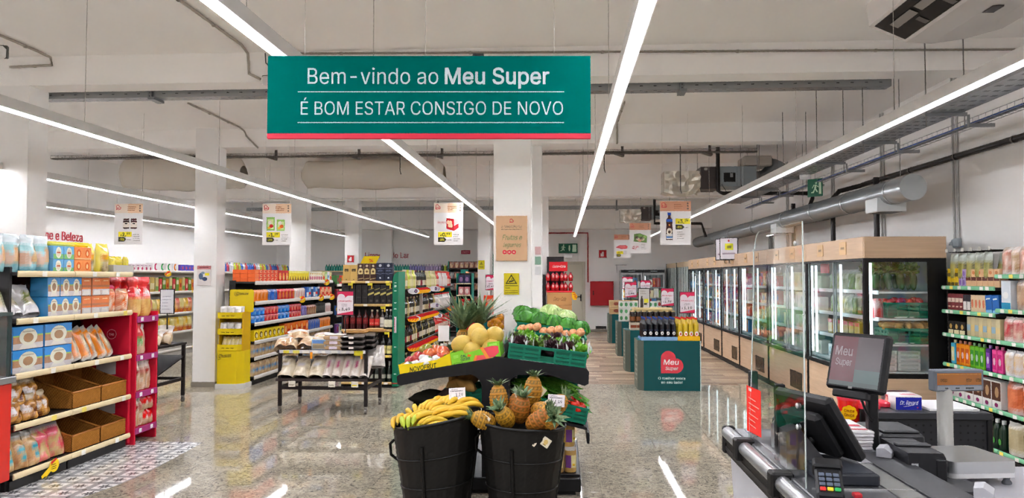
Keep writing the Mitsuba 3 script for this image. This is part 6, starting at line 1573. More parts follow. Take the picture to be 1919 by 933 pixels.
def c_mango(v):
 a = meshkit.noise(v * 9, 3)
 return a
def fruit(rad, cols, seed, bump=.05, n=14, kk=10, stem=None, freq=2.0):
 m = M()
 m.ell((0, 0, 0), rad, '#ffffff', n, kk, None, bump, seed)
 v = m.v[0]
 t = meshkit.noise(v / max(rad) * freq + seed * 3.3, seed)
 t = np.clip((t - .25) * 2, 0, 1)[:, None]
 m.c[0] = np.array(lin(cols[0])) * (1 - t) + np.array(lin(cols[1])) * t
 if stem:
  m.tube([(0, 0, rad[2] * .93), (.002, 0, rad[2] * 1.05)], .005, stem, 5)
 return m
MG = [Proto(('', fruit((.045, .048, .060), c, s, .06), 'm_gloss')) for s, c in ((1, ('#b8463a', '#d98a4a')), (2, ('#7a7a2e', '#9a8a3a')), (3, ('#8a2a36', '#b8483f')), (4, ('#d98a52', '#c2503f')))]
for i, (x, y, z, q) in enumerate(((.20, .16, .155, 1), (.225, .11, .12, 0), (.14, .13, .11, 2), (.30, .17, .12, 3), (.335, .19, .115, 0), (.26, .26, .13, 3), (.11, .24, .10, 1), (.35, .08, .085, 3), (.07, .17, .08, 2))):
 put('mango', MG[q], FL @ mat(x, y, z, ry=70, rz=30 * i), ('red and orange mango', 'green mango', 'dark red mango', 'orange and pink mango')[q] + ' in the yellow tray among white tissue', 'mango', ('red', 'green', 'dark red', 'orange')[q] + ' mangoes in the yellow tray')
def crumple(rx, ry, rz, c, seed):
 m = M().ell((0, 0, 0), (rx, ry, rz), c, 12, 9, None, .35, seed)
 v = m.v[0]
 m.v[0] = v * (1 + .18 * (meshkit.noise(v * 60 + seed, seed)[:, None] - .5))
 return m
for i, (x, y, z, sc) in enumerate(((.055, .06, .055, .05), (.13, .05, .06, .055), (.215, .05, .075, .06), (.29, .06, .075, .055), (.19, .08, .105, .045), (.34, .1, .06, .05))):
 one('tissue_paper', crumple(sc, sc * .9, sc * .62, '#efefef', i), 'm_matte', FL @ mat(x, y, z, rz=40 * i), 'crumpled white tissue paper between the mangoes in the yellow tray', 'tissue', 'white tissues in the yellow tray')
lf = M().ell((0, 0, 0), (.02, .012, .005), '#5a7a2e', 8, 5)
for i, (x, y, z) in enumerate(((.09, .03, .085), (.25, .03, .10), (.17, .03, .07), (.36, .04, .09))):
 one('leaf', lf, 'm_satin', FL @ mat(x, y, z, rz=50 * i, ry=30), 'small green leaf among the tissue in the yellow tray', 'leaf', 'green leaves in the yellow tray')
ME = [Proto(('', fruit(r_, ('#c6aa54', '#d8be70'), s, .03, 18, 12, '#7a6a2a'), 'm_satin')) for s, r_ in ((5, (.072, .072, .09)), (6, (.074, .074, .077)))]
for i, (x, y, z, q, rz, ry) in enumerate(((.085, .14, .15, 0, 0, 85), (.20, .24, .215, 1, 20, 20), (.235, .13, .185, 1, 50, 40), (.345, .18, .17, 1, 10, 60), (.16, .10, .085, 1, 0, 30), (.31, .10, .08, 1, 0, 50))):
 put('melon', ME[q], FL2 @ mat(x, y, z, rz=rz, ry=ry), 'yellow melon heaped in the lime green melon box' if i else 'long yellow melon at the left of the lime green melon box', 'melon', 'yellow melons in the green box' if i else None)
# -- pineapples
def pineapple(seed, h=.20, r=.062, tint=('#d99a3c', '#7a5424'), crown=True, leafn=30, leafl=.075):
 rr = random.Random(seed)
 nu, nv = 36, 30
 v, c = [], []
 for j in range(nv + 1):
  t = j / nv
  rad = r * max(.0, math.sin(math.pi * min(.985, max(.015, .04 + .92 * t)))) ** .42
  for i in range(nu):
   e = (i + (j // 3 % 2) * 1.5) % 3
   w = (1 if e == 1 else .55 if e in (.5, 1.5, 2.5) else 0) * (1, .75, .0)[j % 3] if j % 3 < 2 else 0
   a = 2 * math.pi * i / nu
   d = 1 + .10 * w + rr.uniform(-.01, .01)
   v.append((rad * d * math.cos(a), rad * d * math.sin(a), h * t))
   c.append(mixc(mixc('#7a5226', '#6f6430', t), mixc(tint[0], '#d8b44a', .7 * max(0, .6 - t)), min(1, .12 + 1.1 * w + rr.uniform(-.08, .08))))
 f = [[j * nu + i, j * nu + (i + 1) % nu, (j + 1) * nu + (i + 1) % nu, (j + 1) * nu + i] for j in range(nv) for i in range(nu)]
 body = M().raw(v, f, np.array(c))
 cr = M()
 for q in range(leafn):
  a = rr.uniform(0, 2 * math.pi); e = rr.uniform(.15, 1.15); L = leafl * rr.uniform(.6, 1.1)
  p0 = np.array([.012 * math.cos(a), .012 * math.sin(a), h - .005])
  d1 = np.array([math.cos(a) * math.sin(e), math.sin(a) * math.sin(e), math.cos(e)])
  sd = np.array([-math.sin(a), math.cos(a), 0]) * (.011 + .004 * leafl / .13)
  p1 = p0 + d1 * L * .5; p2 = p0 + d1 * L + np.array([math.cos(a), math.sin(a), -.15]) * L * .25
  col = mixc('#4f6a4a', '#8f9f7a', rr.random())
  cr.raw([p0 - sd, p0 + sd, p1 + sd * .9, p1 - sd * .9, p2], [[0, 1, 2, 3], [3, 2, 4, 4]], col)
  cr.raw([p0 - sd, p0 + sd, p1 + sd * .9, p1 - sd * .9, p2], [[3, 2, 1, 0], [4, 2, 3, 3]], col)
 return Proto(('body', body, 'm_satin'), ('crown', cr, 'm_satin', 'grey-green leaf crown'))
PINE = [pineapple(1), pineapple(2, .19, .06, ('#cc7a3a', '#7a4422')), pineapple(3, .17, .058, ('#e2aa3a', '#8a6222'))]
PLONG = [pineapple(7, .2, .06, leafn=60, leafl=.34), pineapple(8, .2, .06, leafn=60, leafl=.32)]
for i, (x, y, z, s) in enumerate(((-.86, 6.66, 1.0, 0), (-.73, 6.84, 1.03, 1))):
 put('pineapple', PLONG[s], mat(x, y, z, rz=40 * i), f'pineapple with long spread leaves behind the melons, {("left", "right")[i]} one', 'pineapple')
one('fruit_box', M().box(-.98, 6.55, .96, -.62, 6.95, 1.07, '#3a4a36', skip='t'), 'm_satin', None, 'dark box holding the long-leaved pineapples behind the melons', 'box')
OR = Proto(('', fruit((.037, .037, .036), ('#ee9a1e', '#f2b030'), 9, .02, 12, 9), 'm_gloss'))
for i, (x, y, z) in enumerate(((-.585, 6.98, 1.235), (-.615, 7.0, 1.26), (-.565, 7.02, 1.28), (-.60, 6.97, 1.205), (-.56, 6.98, 1.20), (-.645, 7.0, 1.22))):
 put('orange', OR, mat(x, y, z), 'orange in the small heap at the back of the left arm beside the column', 'orange', 'oranges beside the column')
one('fruit_box', M().cb(-.68, 6.96, 1.0, -.535, 7.16, 1.17, '#c9b48a', .004).poly([(-.56, 1.2), (-.53, 1.2), (-.53, 1.30), (-.545, 1.32), (-.57, 1.28)], '#b98a5a', 7.05, .01), 'm_satin', None, 'small tan carton under the oranges beside the column', 'box')
k = number('price_card')
tag(k, 'blank white price card standing behind the mangoes', 'price card')
child(k, 'card', M().cb(-.045, -.002, 0, .045, .002, .13, '#efeff2', .001), 'm_satin', mat(-.98, 6.35, 1.12, rz=8))
child(k, 'pin', M().tube([(0, 0, 0), (0, 0, -.2)], .003, '#bdbdbd', 5), 'm_satin', mat(-.98, 6.35, 1.12, rz=8))
for i in range(6):
 one('glass_jar', M().lathe([(.035, 0), (.038, .06), (.03, .085), (.03, .10)], '#4f7a5a' if i % 2 else '#b9a98a', 10).lathe([(.031, .10), (.031, .115)], '#e9e6e0', 10), 'm_gloss', mat(-1.16 + .07 * i, 6.62, .935 + .0124 * i), 'small jar behind the mangoes on the left arm', 'jar', 'small jars behind the mangoes')
# -- lower left: roots, ginger, dark greens
crate_at(mat(-.80, 6.35, .63, ry=AL), .36, .5, .11, 'green crate of roots on the lower left tray of the produce stand')
RT = [Proto(('', fruit((.045, .04, .095), ('#b08a55', '#c9a56a'), 20 + s, .25, 10, 9), 'm_matte')) for s in range(3)]
for i, (x, y, z, ry) in enumerate(((-.86, 6.2, .79, 50), (-.79, 6.22, .81, 60), (-.72, 6.25, .83, 40), (-.80, 6.38, .82, 80), (-.9, 6.35, .78, 20), (-.84, 6.5, .80, 70), (-.76, 6.12, .79, 75))):
 put('root_vegetable', RT[i % 3], mat(x, y, z, ry=ry, rz=25 * i), 'brown knobbly root in the crate on the lower left tray', 'root', 'brown roots on the lower left tray')
GRN = Proto(('', fruit((.03, .03, .03), ('#b9a83a', '#8f8a2e'), 30, .15, 8, 6), 'm_satin'))
rr = random.Random(4)
one('fruit_box', M().box(-.66, 6.6, .70, -.50, 7.1, .79, '#b9a890', skip='t'), 'm_satin', None, 'shallow tan box of small yellow-green fruit on the lower left tray', 'box')
for i in range(18):
 put('small_fruit', GRN, mat(-.64 + .045 * (i % 4), 6.64 + .09 * (i // 4), .79 + .012 * (i % 3)), 'small yellow-green fruit in the shallow box on the lower left tray', 'fruit', 'small yellow-green fruit')
one('dark_greens', crumple(.16, .16, .07, '#2b2a24', 7), 'm_matte', mat(-1.05, 6.1, .68), 'bunch of dark wilted greens on the lower left tray behind the bananas', 'vegetable')
one('dark_greens', crumple(.1, .12, .06, '#3a302c', 8), 'm_matte', mat(-.88, 6.03, .71), 'second, smaller bunch of dark greens beside the brown roots', 'vegetable')
# -- right arm: green crates with bagged lettuce, onions, cabbages
FRT = lambda x, y, z: mat(-.42, 5.94, 1.02, ry=AR) @ mat(x, y, z)
crate_at(FRT(.30, .20, .0) , .60, .40, .125, 'green crate of bagged lettuce at the front of the right arm')
crate_at(FRT(.30, .62, .075), .60, .38, .125, 'green crate of onions behind the bagged lettuce')
crate_at(FRT(.30, 1.02, .10), .60, .38, .14, 'green crate of cabbages at the back of the right arm')
def leafy(seed, c1, c2, r=.09, n=34, L=.07, h=.07):
 m = M()
 q = random.Random(seed)
 for i in range(n):
  a, e = q.uniform(0, 6.283), q.uniform(.1, 1.25)
  rad = r * q.uniform(.3, .95)
  p = np.array([rad * math.cos(a) * math.sin(e), rad * math.sin(a) * math.sin(e), h * (.4 + .9 * math.cos(e))])
  d = np.array([math.cos(a) * math.sin(e), math.sin(a) * math.sin(e), math.cos(e) * .8 + .1])
  s = np.array([-math.sin(a), math.cos(a), q.uniform(-.3, .3)])
  u = np.cross(s, d)
  l, w = L * q.uniform(.6, 1.2), L * .55 * q.uniform(.6, 1.1)
  col = mixc(c1, c2, q.random())
  pts = [p - d * l * .4, p - d * l * .1 + s * w + u * .012 * q.uniform(-1, 1), p + d * l * .5 + s * w * .6 + u * .02, p + d * l * .7, p + d * l * .5 - s * w * .6 + u * .015, p - d * l * .1 - s * w + u * .012 * q.uniform(-1, 1)]
  ff = [[0, 1, 2, 3], [0, 3, 4, 5]]
  m.raw(pts, ff, col).raw(pts, [x[::-1] for x in ff], col)
 m.ell((0, 0, h * .35), (r * .8, r * .8, h * .5), c2, 10, 6, None, .2, seed)
 return m
LT = {'green': [leafy(s, '#a5d45a', '#5f9a38') for s in (1, 2)], 'dark': [leafy(s, '#6a464c', '#3f3034') for s in (3, 4)], 'mixed': [leafy(5, '#7fb04a', '#4a3436'), leafy(6, '#9cc862', '#3f2a2e')]}
def c_film(u, v, s, a, b):
 return mixc('#e6eaec', '#aab3b4', .5 + 2 * a)
def lettuce(F, kind, i, label, group):
 q = number('lettuce_bag')
 tag(q, label, 'lettuce', group)
 child(q, 'leaves', LT[kind][i % 2], 'm_satin', F)
 fm = M()  # small white shards paint in the glints of the clear film
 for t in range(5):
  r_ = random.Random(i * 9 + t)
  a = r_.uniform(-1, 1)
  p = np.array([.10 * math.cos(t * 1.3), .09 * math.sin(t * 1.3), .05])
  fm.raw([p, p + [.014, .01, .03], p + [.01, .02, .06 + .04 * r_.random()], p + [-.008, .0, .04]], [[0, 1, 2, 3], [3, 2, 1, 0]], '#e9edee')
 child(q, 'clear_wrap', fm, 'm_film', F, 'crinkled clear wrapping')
ZA = .06
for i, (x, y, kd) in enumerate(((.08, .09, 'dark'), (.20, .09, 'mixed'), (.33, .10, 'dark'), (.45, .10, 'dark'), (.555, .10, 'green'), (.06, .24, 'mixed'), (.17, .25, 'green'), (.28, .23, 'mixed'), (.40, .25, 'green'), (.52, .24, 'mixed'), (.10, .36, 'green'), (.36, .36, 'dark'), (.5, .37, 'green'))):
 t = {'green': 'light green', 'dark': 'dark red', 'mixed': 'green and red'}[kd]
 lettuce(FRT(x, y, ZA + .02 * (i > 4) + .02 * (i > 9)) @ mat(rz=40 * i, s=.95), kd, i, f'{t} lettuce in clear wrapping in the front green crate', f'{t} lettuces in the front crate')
ON = [Proto(('', fruit((.032, .032, .03), ('#d9996a', '#e8b48a'), 40 + s, .05, 10, 8, '#b98a5a'), 'm_satin')) for s in range(2)]
for i in range(36):
 x, y = .05 + .062 * (i % 9), .49 + .075 * (i // 9)
 put('onion', ON[i % 2], FRT(x + .012 * ((i // 9) % 2), y, .20 + .016 * ((i * 7) % 3)) @ mat(rz=50 * i, ry=20 * (i % 4)), 'pale pinkish onion heaped behind the bagged lettuce', 'onion', 'onions in the second green crate')
def cabbage(seed, c1, c2, r=.1):
 m = fruit((r, r, r * .82), (c1, c2), seed, .06, 18, 12)
 q = random.Random(seed)
 for i in range(7):
  a = q.uniform(0, 6.283)
  v, nn = [], 5
  for j in range(nn + 1):
   for s in range(nn + 1):
    e = -.2 + 1.5 * j / nn
    aa = a + (s / nn - .5) * 1.5 * math.cos(e * .7)
    R_ = r * (1.03 + .05 * math.sin(s * 2.1 + j) + .09 * (j == 0) + .06 * q.random() * (s in (0, nn)))
    v.append((R_ * math.cos(aa) * math.cos(e), R_ * math.sin(aa) * math.cos(e), R_ * .82 * math.sin(e)))
  ff = [[j * (nn + 1) + s, j * (nn + 1) + s + 1, (j + 1) * (nn + 1) + s + 1, (j + 1) * (nn + 1) + s] for j in range(nn) for s in range(nn)]
  col = mixc(c1, c2, q.random())
  m.raw(v, ff, col).raw(v, [x[::-1] for x in ff], col)
 return m
CBD = [Proto(('', cabbage(50 + s, '#2f6a22', '#4f8f34', .092), 'm_satin')) for s in range(2)]
CBL = [Proto(('', cabbage(54 + s, '#b9d08a', '#d9e6b8', .095), 'm_satin')) for s in range(2)]
for i, (x, y, z) in enumerate(((.06, .93, .27), (.19, .92, .27), (.31, .93, .26), (.44, .93, .25), (.55, .95, .235), (.03, 1.08, .30), (.14, 1.10, .29))):
 put('cabbage', CBD[i % 2], FRT(x, y, z) @ mat(rz=60 * i), 'dark green cabbage in the row on the rear green crate', 'cabbage', 'dark green cabbages')
for i, (x, y, z) in enumerate(((.28, 1.06, .34), (.42, 1.06, .31), (.34, 1.16, .31))):
 put('cabbage', CBL[i % 2], FRT(x, y, z) @ mat(rz=60 * i), 'pale round cabbage on top of the rear green crate', 'cabbage', 'pale cabbages')
# -- right middle tray: potatoes; lower tray: tomatoes and greens
crate_at(mat(-.13, 6.72, .745, ry=8.8), .50, .52, .12, 'green crate of potatoes on the middle right tray')
PT_ = [Proto(('', fruit((.037, .034, .045), ('#8a6a4a', '#a8845a'), 60 + s, .12, 9, 8), 'm_matte')) for s in range(3)]
for i in range(26):
 put('potato', PT_[i % 3], mat(-.33 + .075 * (i % 6) + .01 * (i % 2), 6.52 + .085 * (i // 6), .865 - .011 * (i % 6) + .016 * (i % 3), rz=50 * i, ry=70), 'brown potato in the crate on the middle right tray', 'potato', 'potatoes on the middle right tray')
crate_at(mat(-.03, 6.15, .565, ry=12.5), .42, .38, .125, 'green crate of tomatoes at the right end of the lower tray')
TM = [Proto(('', fruit((.037, .037, .032), ('#c22a1e', '#d8452e'), 70 + s, .04, 12, 9, '#4f7a2e'), 'm_gloss')) for s in range(2)]
for i, (x, y, z) in enumerate(((.03, 6.00, .685), (.10, 6.0, .67), (.15, 6.03, .645), (.06, 6.07, .70), (.13, 6.09, .68), (-.02, 6.05, .70), (.02, 6.12, .715), (.09, 6.15, .69), (.16, 6.13, .65), (-.05, 6.0, .69), (.12, 5.99, .635))):
 put('tomato', TM[i % 2], mat(x, y, z, rz=40 * i, rx=25 * (i % 3)), 'red tomato in the crate at the right end of the produce stand', 'tomato', 'tomatoes in the green crate')
def greens(seed, n=70, L=.36):
 m = M()
 q = random.Random(seed)
 for i in range(n):
  a, t = q.uniform(-.5, .5), q.uniform(.5, 1.0)
  p0 = np.array([q.uniform(-.05, .05), q.uniform(-.05, .05), q.uniform(0, .05)])
  d = np.array([math.cos(a), math.sin(a) * .8, q.uniform(-.28, .12)])
  p1, p2 = p0 + d * L * t * .6, p0 + d * L * t + np.array([0, 0, -.04])
  s = np.array([-math.sin(a), math.cos(a), .3]) * .012
  col = mixc('#3f7a2a', '#7fae4a', q.random())
  pts = [p0 - s * .4, p0 + s * .4, p1 + s * 1.3, p1 - s * 1.3, p2 + s * 1.6, p2 - s * 1.6, p2 + d * .03]
  ff = [[0, 1, 2, 3], [3, 2, 4, 5], [5, 4, 6, 6]]
  m.raw(pts, ff, col).raw(pts, [x[::-1] for x in ff], col)
 return m
one('leafy_greens', greens(1), 'm_satin', mat(-.22, 6.28, .80, rz=-8, ry=8), 'bunch of long leafy greens over the tomatoes', 'vegetable')
one('leafy_greens', greens(2, 60, .34), 'm_satin', mat(-.13, 6.22, .76, rz=-18, ry=16), 'second bunch of leafy greens spilling over the right end of the lower tray', 'vegetable')
one('leafy_greens', greens(3, 40, .3), 'm_satin', mat(-.36, 6.1, .79, rz=-25, ry=6), 'dark bunch of greens behind the pineapple basket', 'vegetable')
# -- jars at the foot
JR = Proto(('glass', M().lathe([(.044, 0), (.047, .01), (.047, .15), (.04, .165)], '#b9985a', 14), 'm_gloss'), ('lid', M().lathe([(.043, .165), (.043, .19), (.043, .19), (.035, .193)], '#dedad6', 14), 'm_satin'),
   ('paper_label', M().raw([(.0478 * math.cos(a), .0478 * math.sin(a), z) for z in (.035, .13) for a in (-2.6, -2.25, -1.9, -1.57)], [[0, 1, 5, 4], [1, 2, 6, 5], [2, 3, 7, 6]], '#7a4a8a').raw([(.0478 * math.cos(a), .0478 * math.sin(a), z) for z in (.035, .13) for a in (-1.57, -1.25, -.95, -.6)], [[0, 1, 5, 4], [1, 2, 6, 5], [2, 3, 7, 6]], '#e9dfae').ell((.02, -.046, .06), (.012, .006, .01), '#d8b82e', 6, 5), 'm_satin'))
PL = M().cb(-.42, 5.95, .13, .135, 7.2, .145, '#1b1b1e', .003)
child('produce_stand', 'bottom_shelf', PL, 'm_satin')
for i, (x, y, z) in enumerate(((-.035, 6.02, .146), (.062, 6.04, .146), (-.035, 6.14, .146), (.062, 6.16, .146), (.05, 6.05, .34), (-.03, 6.15, .34))):
 put('chickpea_jar', JR, mat(x, y, z, rz=8 * i), 'jar of chickpeas with white lid and purple label, on the bottom shelf of the produce stand' if i < 4 else 'jar of chickpeas with a white lid stacked on the lower jars', 'jar', 'chickpea jars, lower row' if i < 4 else 'chickpea jars, upper row')
# --- two tall black baskets with bananas and pineapples
def basket(F, label, tilt, hgt):
 q = number('tall_basket')
 tag(q, label, 'basket', None)
 n, rows = 132, 40
 v, c = [], []
 rj = random.Random(5)
 for j in range(rows + 1):
  t = j / rows
  for i in range(n):
   a = 2 * math.pi * i / n
   zt = hgt + tilt * math.cos(a)
   r = .195 + .10 * t ** .85
   w = (1 if ((i // 2) + j) % 2 else 0) * .0035 + (.004 if i % 6 == 0 else 0)
   v.append(((r + w) * math.cos(a), (r + w) * math.sin(a), zt * t))
   c.append(mixc('#0d0d0d', '#2a2826', .4 + .3 * (w > .002) + rj.uniform(-.1, .1)))
 f = [[j * n + i, j * n + (i + 1) % n, (j + 1) * n + (i + 1) % n, (j + 1) * n + i] for j in range(rows) for i in range(n)]
 child(q, 'weave', M().raw(v, f, np.array(c)), 'm_satin', F)
 inn = [((.19 + .10 * t) * math.cos(a), (.19 + .10 * t) * math.sin(a), (hgt + tilt * math.cos(a)) * t) for t in (.3, 1) for a in np.arange(40) * math.pi / 20]
 child(q, 'lining', M().raw(inn, [[i, 40 + i, 40 + (i + 1) % 40, (i + 1) % 40] for i in range(40)], '#141312'), 'm_satin', F)
 rim = [(.298 * math.cos(a), .298 * math.sin(a), hgt + tilt * math.cos(a)) for a in np.linspace(0, 2 * math.pi, 49)]
 child(q, 'rim', M().tube(rim, .011, '#191817', 7), 'm_satin', F)
 for t in (.36, .66):
  child(q, 'band', M().tube([((.195 + .10 * t ** .85 + .006) * math.cos(a), (.195 + .10 * t ** .85 + .006) * math.sin(a), (hgt + tilt * math.cos(a)) * t) for a in np.linspace(0, 2 * math.pi, 49)], .006, '#1d1c1b', 6), 'm_satin', F)
 for a in (-1.75, .2, 2.6):
  pts = [((.195 + .10 * t ** .85 + .012) * math.cos(a), (.195 + .10 * t ** .85 + .012) * math.sin(a), (hgt + tilt * math.cos(a)) * t) for t in np.linspace(0.02, .80, 9)]
  child(q, 'stake', M().tube(pts, .013, '#171615', 7), 'm_satin', F)
 child(q, 'handle', M().tube([(-.285, -.06, hgt - tilt - .09), (-.315, -.05, hgt - tilt - .12), (-.315, -.02, hgt - tilt - .2), (-.27, .0, hgt - tilt - .24)], .01, '#141312', 6), 'm_satin', F)
BB, BP = mat(-.872, 5.34, 0), mat(-.278, 5.32, 0)
basket(BB, 'tall black wicker basket of bananas, the left of two baskets before the produce stand', .055, .675)
basket(BP, 'tall black wicker basket of pineapples, the right of two baskets before the produce stand', -.02, .655)
def banana(L=.2, r=.018, green=0.0, seed=0):
 q = random.Random(seed)
 pts, rs = [], []
 for i in range(10):
  t = i / 9
  a = -.85 + 1.7 * t
  pts.append((L * .62 * math.sin(a), 0, L * .62 * (math.cos(a) - math.cos(.85))))
  rs.append(r * (.35 if i in (0,) else .42 if i == 9 else min(1, .55 + 1.6 * min(t, 1 - t) * 1.5)))
 m = M().tube(pts, rs, mixc('#e2bc46', '#8fb03a', green), 6)
 m.tube([pts[0], (pts[0][0] - .014, 0, pts[0][2] - .006)], .006, mixc('#9a8a34', '#6a8a2e', green), 5)
 m.ell(pts[9], (.006, .006, .006), '#4a3a1c', 5, 4)
 return m
BN = [[banana(.2, .0185, g, s) for s in range(2)] for g in (0, .15, .75)]
BND = [[ply(b, 'm_satin') for b in x] for x in BN]
rb = random.Random(8)
hands = [(-.19, -.10, .66, 80, 5, 0), (-.14, -.17, .66, 95, 4, 2), (-.02, .02, .735, 60, 5, 0), (-.06, -.13, .69, 40, 5, 1), (.07, -.10, .715, 25, 5, 0), (.12, .06, .765, 50, 5, 1), (.16, -.09, .725, 15, 5, 0), (-.12, .06, .70, 100, 5, 1), (.02, .16, .74, 70, 5, 0), (.21, .03, .755, 30, 4, 0), (.03, -.2, .66, 20, 4, 1)]
for hi, (x, y, z, rz, nb, g) in enumerate(hands):
 q = number('banana_bunch')
 tag(q, ('bunch of greenish bananas at the front left of the banana basket' if g == 2 else 'bunch of yellow bananas heaped in the left basket'), 'bananas', None if g == 2 else 'yellow banana bunches')
 for b in range(nb):
  F = BB @ mat(x, y, z + .012 * (b % 2), rz=rz) @ mat(0, .036 * (b - nb / 2 + .5), .0 - .010 * abs(b - nb / 2 + .5), rx=-14 * (b - nb / 2 + .5), rz=5 * (b - nb / 2 + .5), ry=rb.uniform(-6, 6))
  child(q, 'banana', BND[g if g != 1 else rb.randrange(2)][b % 2], None, F)
 if hi in (0, 3, 4):
  child(q, 'sticker', M().ell((.03, .0, .052 if hi else .05), (.011, .008, .004), '#efece6', 8, 5), 'm_satin', BB @ mat(x, y, z, rz=rz))
for i, (x, y, z, rx, ry, rz, s, t) in enumerate((
  (-.155, .03, .70, -4, -4, 0, 0, 'upright pineapple at the left of the right basket'), (.065, .10, .755, 2, 4, 40, 0, 'upright pineapple highest in the right basket'),
  (-.17, -.14, .66, 5, -70, 0, 2, 'small yellow pineapple at the left front of the right basket'), (-.07, -.12, .655, 35, -28, 0, 2, 'small pineapple lying at the front of the right basket'),
  (-.015, -.05, .66, 14, 4, 20, 1, 'reddish pineapple in the middle of the right basket'), (.09, -.02, .735, 60, 75, 0, 0, 'pineapple lying with its base to the front left in the right basket'),
  (.05, -.17, .655, 20, 55, 0, 1, 'front pineapple with its crown to the right in the right basket'), (.16, -.10, .66, 60, 40, 0, 0, 'pineapple at the right rim of the right basket'),
  (-.06, .02, .66, -20, 10, 0, 1, 'pineapple half hidden behind the reddish one'), (.18, .03, .70, 10, 60, 60, 0, 'pineapple under the white price card at the right of the basket'))):
 put('pineapple', PINE[s], BP @ mat(x, y, z, rx=rx, ry=ry, rz=rz), t, 'pineapple')
for i, (x, y, z, rz, ry, t) in enumerate(((-.235, -.19, .70, -20, 30, 'left rim'), (.09, -.265, .585, 5, 40, 'front, left of two'), (.17, -.245, .57, 5, 35, 'front, right of two'), (.18, -.1, .79, 10, -30, 'beside the price card'), (.13, .12, .85, 0, 40, 'behind the price card'), (-.01, -.06, .845, 0, 70, 'on the reddish pineapple'))):
 one('fruit_tag', M().cb(-.03, -.001, -.03, .03, .001, .03, '#e9e0cc', .001).disc(0, 0, .015, .018, -.0016, '#d8c07a', 10).plate(-.012, -.022, .012, -.016, -.0016, '#9a8a5a'), 'm_satin', BP @ mat(x, y, z, rz=rz, ry=ry, rx=-10), f'square cream tag hanging from a pineapple, {t}', 'tag')
def produce_card(F, p, label):
 q = number('price_card')
 tag(q, label, 'price card')
 m = M().cb(-.058, -.0015, 0, .058, .0015, .082, '#f3f0f4', .001)
 child(q, 'card', m, 'm_satin', F)
 pr = M().plate(-.048, .058, .04, .062, -.002, '#3a2a4a').text(p, .015, .022, .024, -.0022, '#4a4450', fit=.05).text('€', -.02, .012, .012, -.0022, '#4a4450').plate(-.045, .01, -.044, .05, -.002, '#8a8490')
 child(q, 'print', lines(pr, -.04, .066, .07, .012, 1, -.002, '#a9a4ac', 1), 'm_satin', F)
 child(q, 'clip', M().tube([(.01, .002, .0), (.012, .004, -.05), (.006, .002, -.11)], .005, '#dfe4e6', 5), 'm_gloss', F)
produce_card(BB @ mat(.145, -.0, .80, rz=0, rx=-14, ry=-4), '1,19', 'white price card over the bananas')
produce_card(BP @ mat(.235, -.02, .765, rz=4, rx=-10, ry=4), '1,49', 'white price card over the pineapples')
# --- teal promotion bins in the cooler aisle
def meu_super(m, x, z, s, y, c='#d8505c', t='#f4ecec'):
 heart(m, x, z, s * .72, y, c)
 m.text('Meu', x + s * .48, z + s * .42, s * .24, y - .0006, t, True, slant=.15, fit=s * .72)
 m.text('Super', x + s * .52, z + s * .16, s * .16, y - .0006, t, True, slant=.15, fit=s * .62)
def bin_(x, y, label, w=.82, d=.62, h=.725, prints=False):
 k = number('promotion_bin')
 tag(k, label, 'display stand')
 pts = [(0, 0), (w, 0), (w, d), (-.08, d), (-.08, .10)]
 F = mat(x, y, 0)
 child(k, 'body', prism(pts, .0, h, '#08595a'), 'm_satin', F)
 v = M()
 for z0, z1 in ((0, h),):
  v.raw([(-.0812, .104, z0), (-.0812, d - .004, z0), (-.0812, d - .004, z1), (-.0812, .104, z1)], [[0, 3, 2, 1]], '#6f7468')
  v.raw([(-.080, .098, z0), (-.002, -.0008, z0), (-.002, -.0008, z1), (-.080, .098, z1)], [[0, 1, 2, 3]], '#5f665c')
 for q in range(6):
  v.raw([(-.0816, .2, .12 + .07 * q), (-.0816, .45, .12 + .07 * q), (-.0816, .45, .15 + .07 * q), (-.0816, .2, .15 + .07 * q)], [[0, 3, 2, 1]], '#8a8f84')
 child(k, 'side_print', v, 'm_satin', F, 'grey printed side')
 child(k, 'edge', M().box(w - .012, -.002, 0, w + .002, .004, h, '#c9d6d2'), 'm_satin', F)
 if prints:
  p = M()
  meu_super(p, .245, .255, .30, -.0015)
  p.text('O melhor mora', w / 2 - .01, .165, .036, -.0015, '#dcebe8', True, fit=.39).text('ao seu lado!', w / 2 - .01, .108, .036, -.0015, '#dcebe8', True, fit=.31)
  child(k, 'print', p, 'm_satin', F, 'pink heart logo and white lettering')
 return F
B1 = bin_(1.19, 11.36, 'nearest teal promotion bin with the pink heart logo and dark and yellow bottles on top', prints=True)
B2 = bin_(1.19, 13.55, 'second teal promotion bin along the aisle, with dark jars on top', d=.6)
B3 = bin_(1.24, 16.2, 'third teal promotion bin along the aisle, with white and green cans', d=.7)
B4 = bin_(1.25, 19.4, 'farthest teal promotion bin along the aisle, with wooden crates', d=.7)
TOPZ = .725
one('bottle_tray', M().box(-.03, .02, TOPZ, .49, .56, TOPZ + .03, '#6f93b8').box(-.03, .018, TOPZ, .49, .02, TOPZ + .055, '#8fb0d0'), 'm_satin', B1, 'pale blue carton tray under the dark bottles on the nearest bin', 'tray')
one('bottle_tray', M().box(.495, .02, TOPZ, .815, .56, TOPZ + .03, '#e8b81e').box(.495, .018, TOPZ, .815, .02, TOPZ + .065, '#efbf22'), 'm_satin', B1, 'yellow carton tray under the yellow bottles on the nearest bin', 'tray')
b, c, l = bottle(.30, .036, '#16161c', '#2a4a8a', None, sh=.66, n=12)
disc = M().disc(0, .075, .022, .026, -.0375, '#f0efec', 12).plate(-.008, .068, .010, .082, -.038, '#2a2a30').plate(-.03, .115, .03, .125, -.0372, '#39496a')
DB = Proto(('body', b, 'm_bottle'), ('cap', c, 'm_satin'), ('paper_label', disc, 'm_satin'))
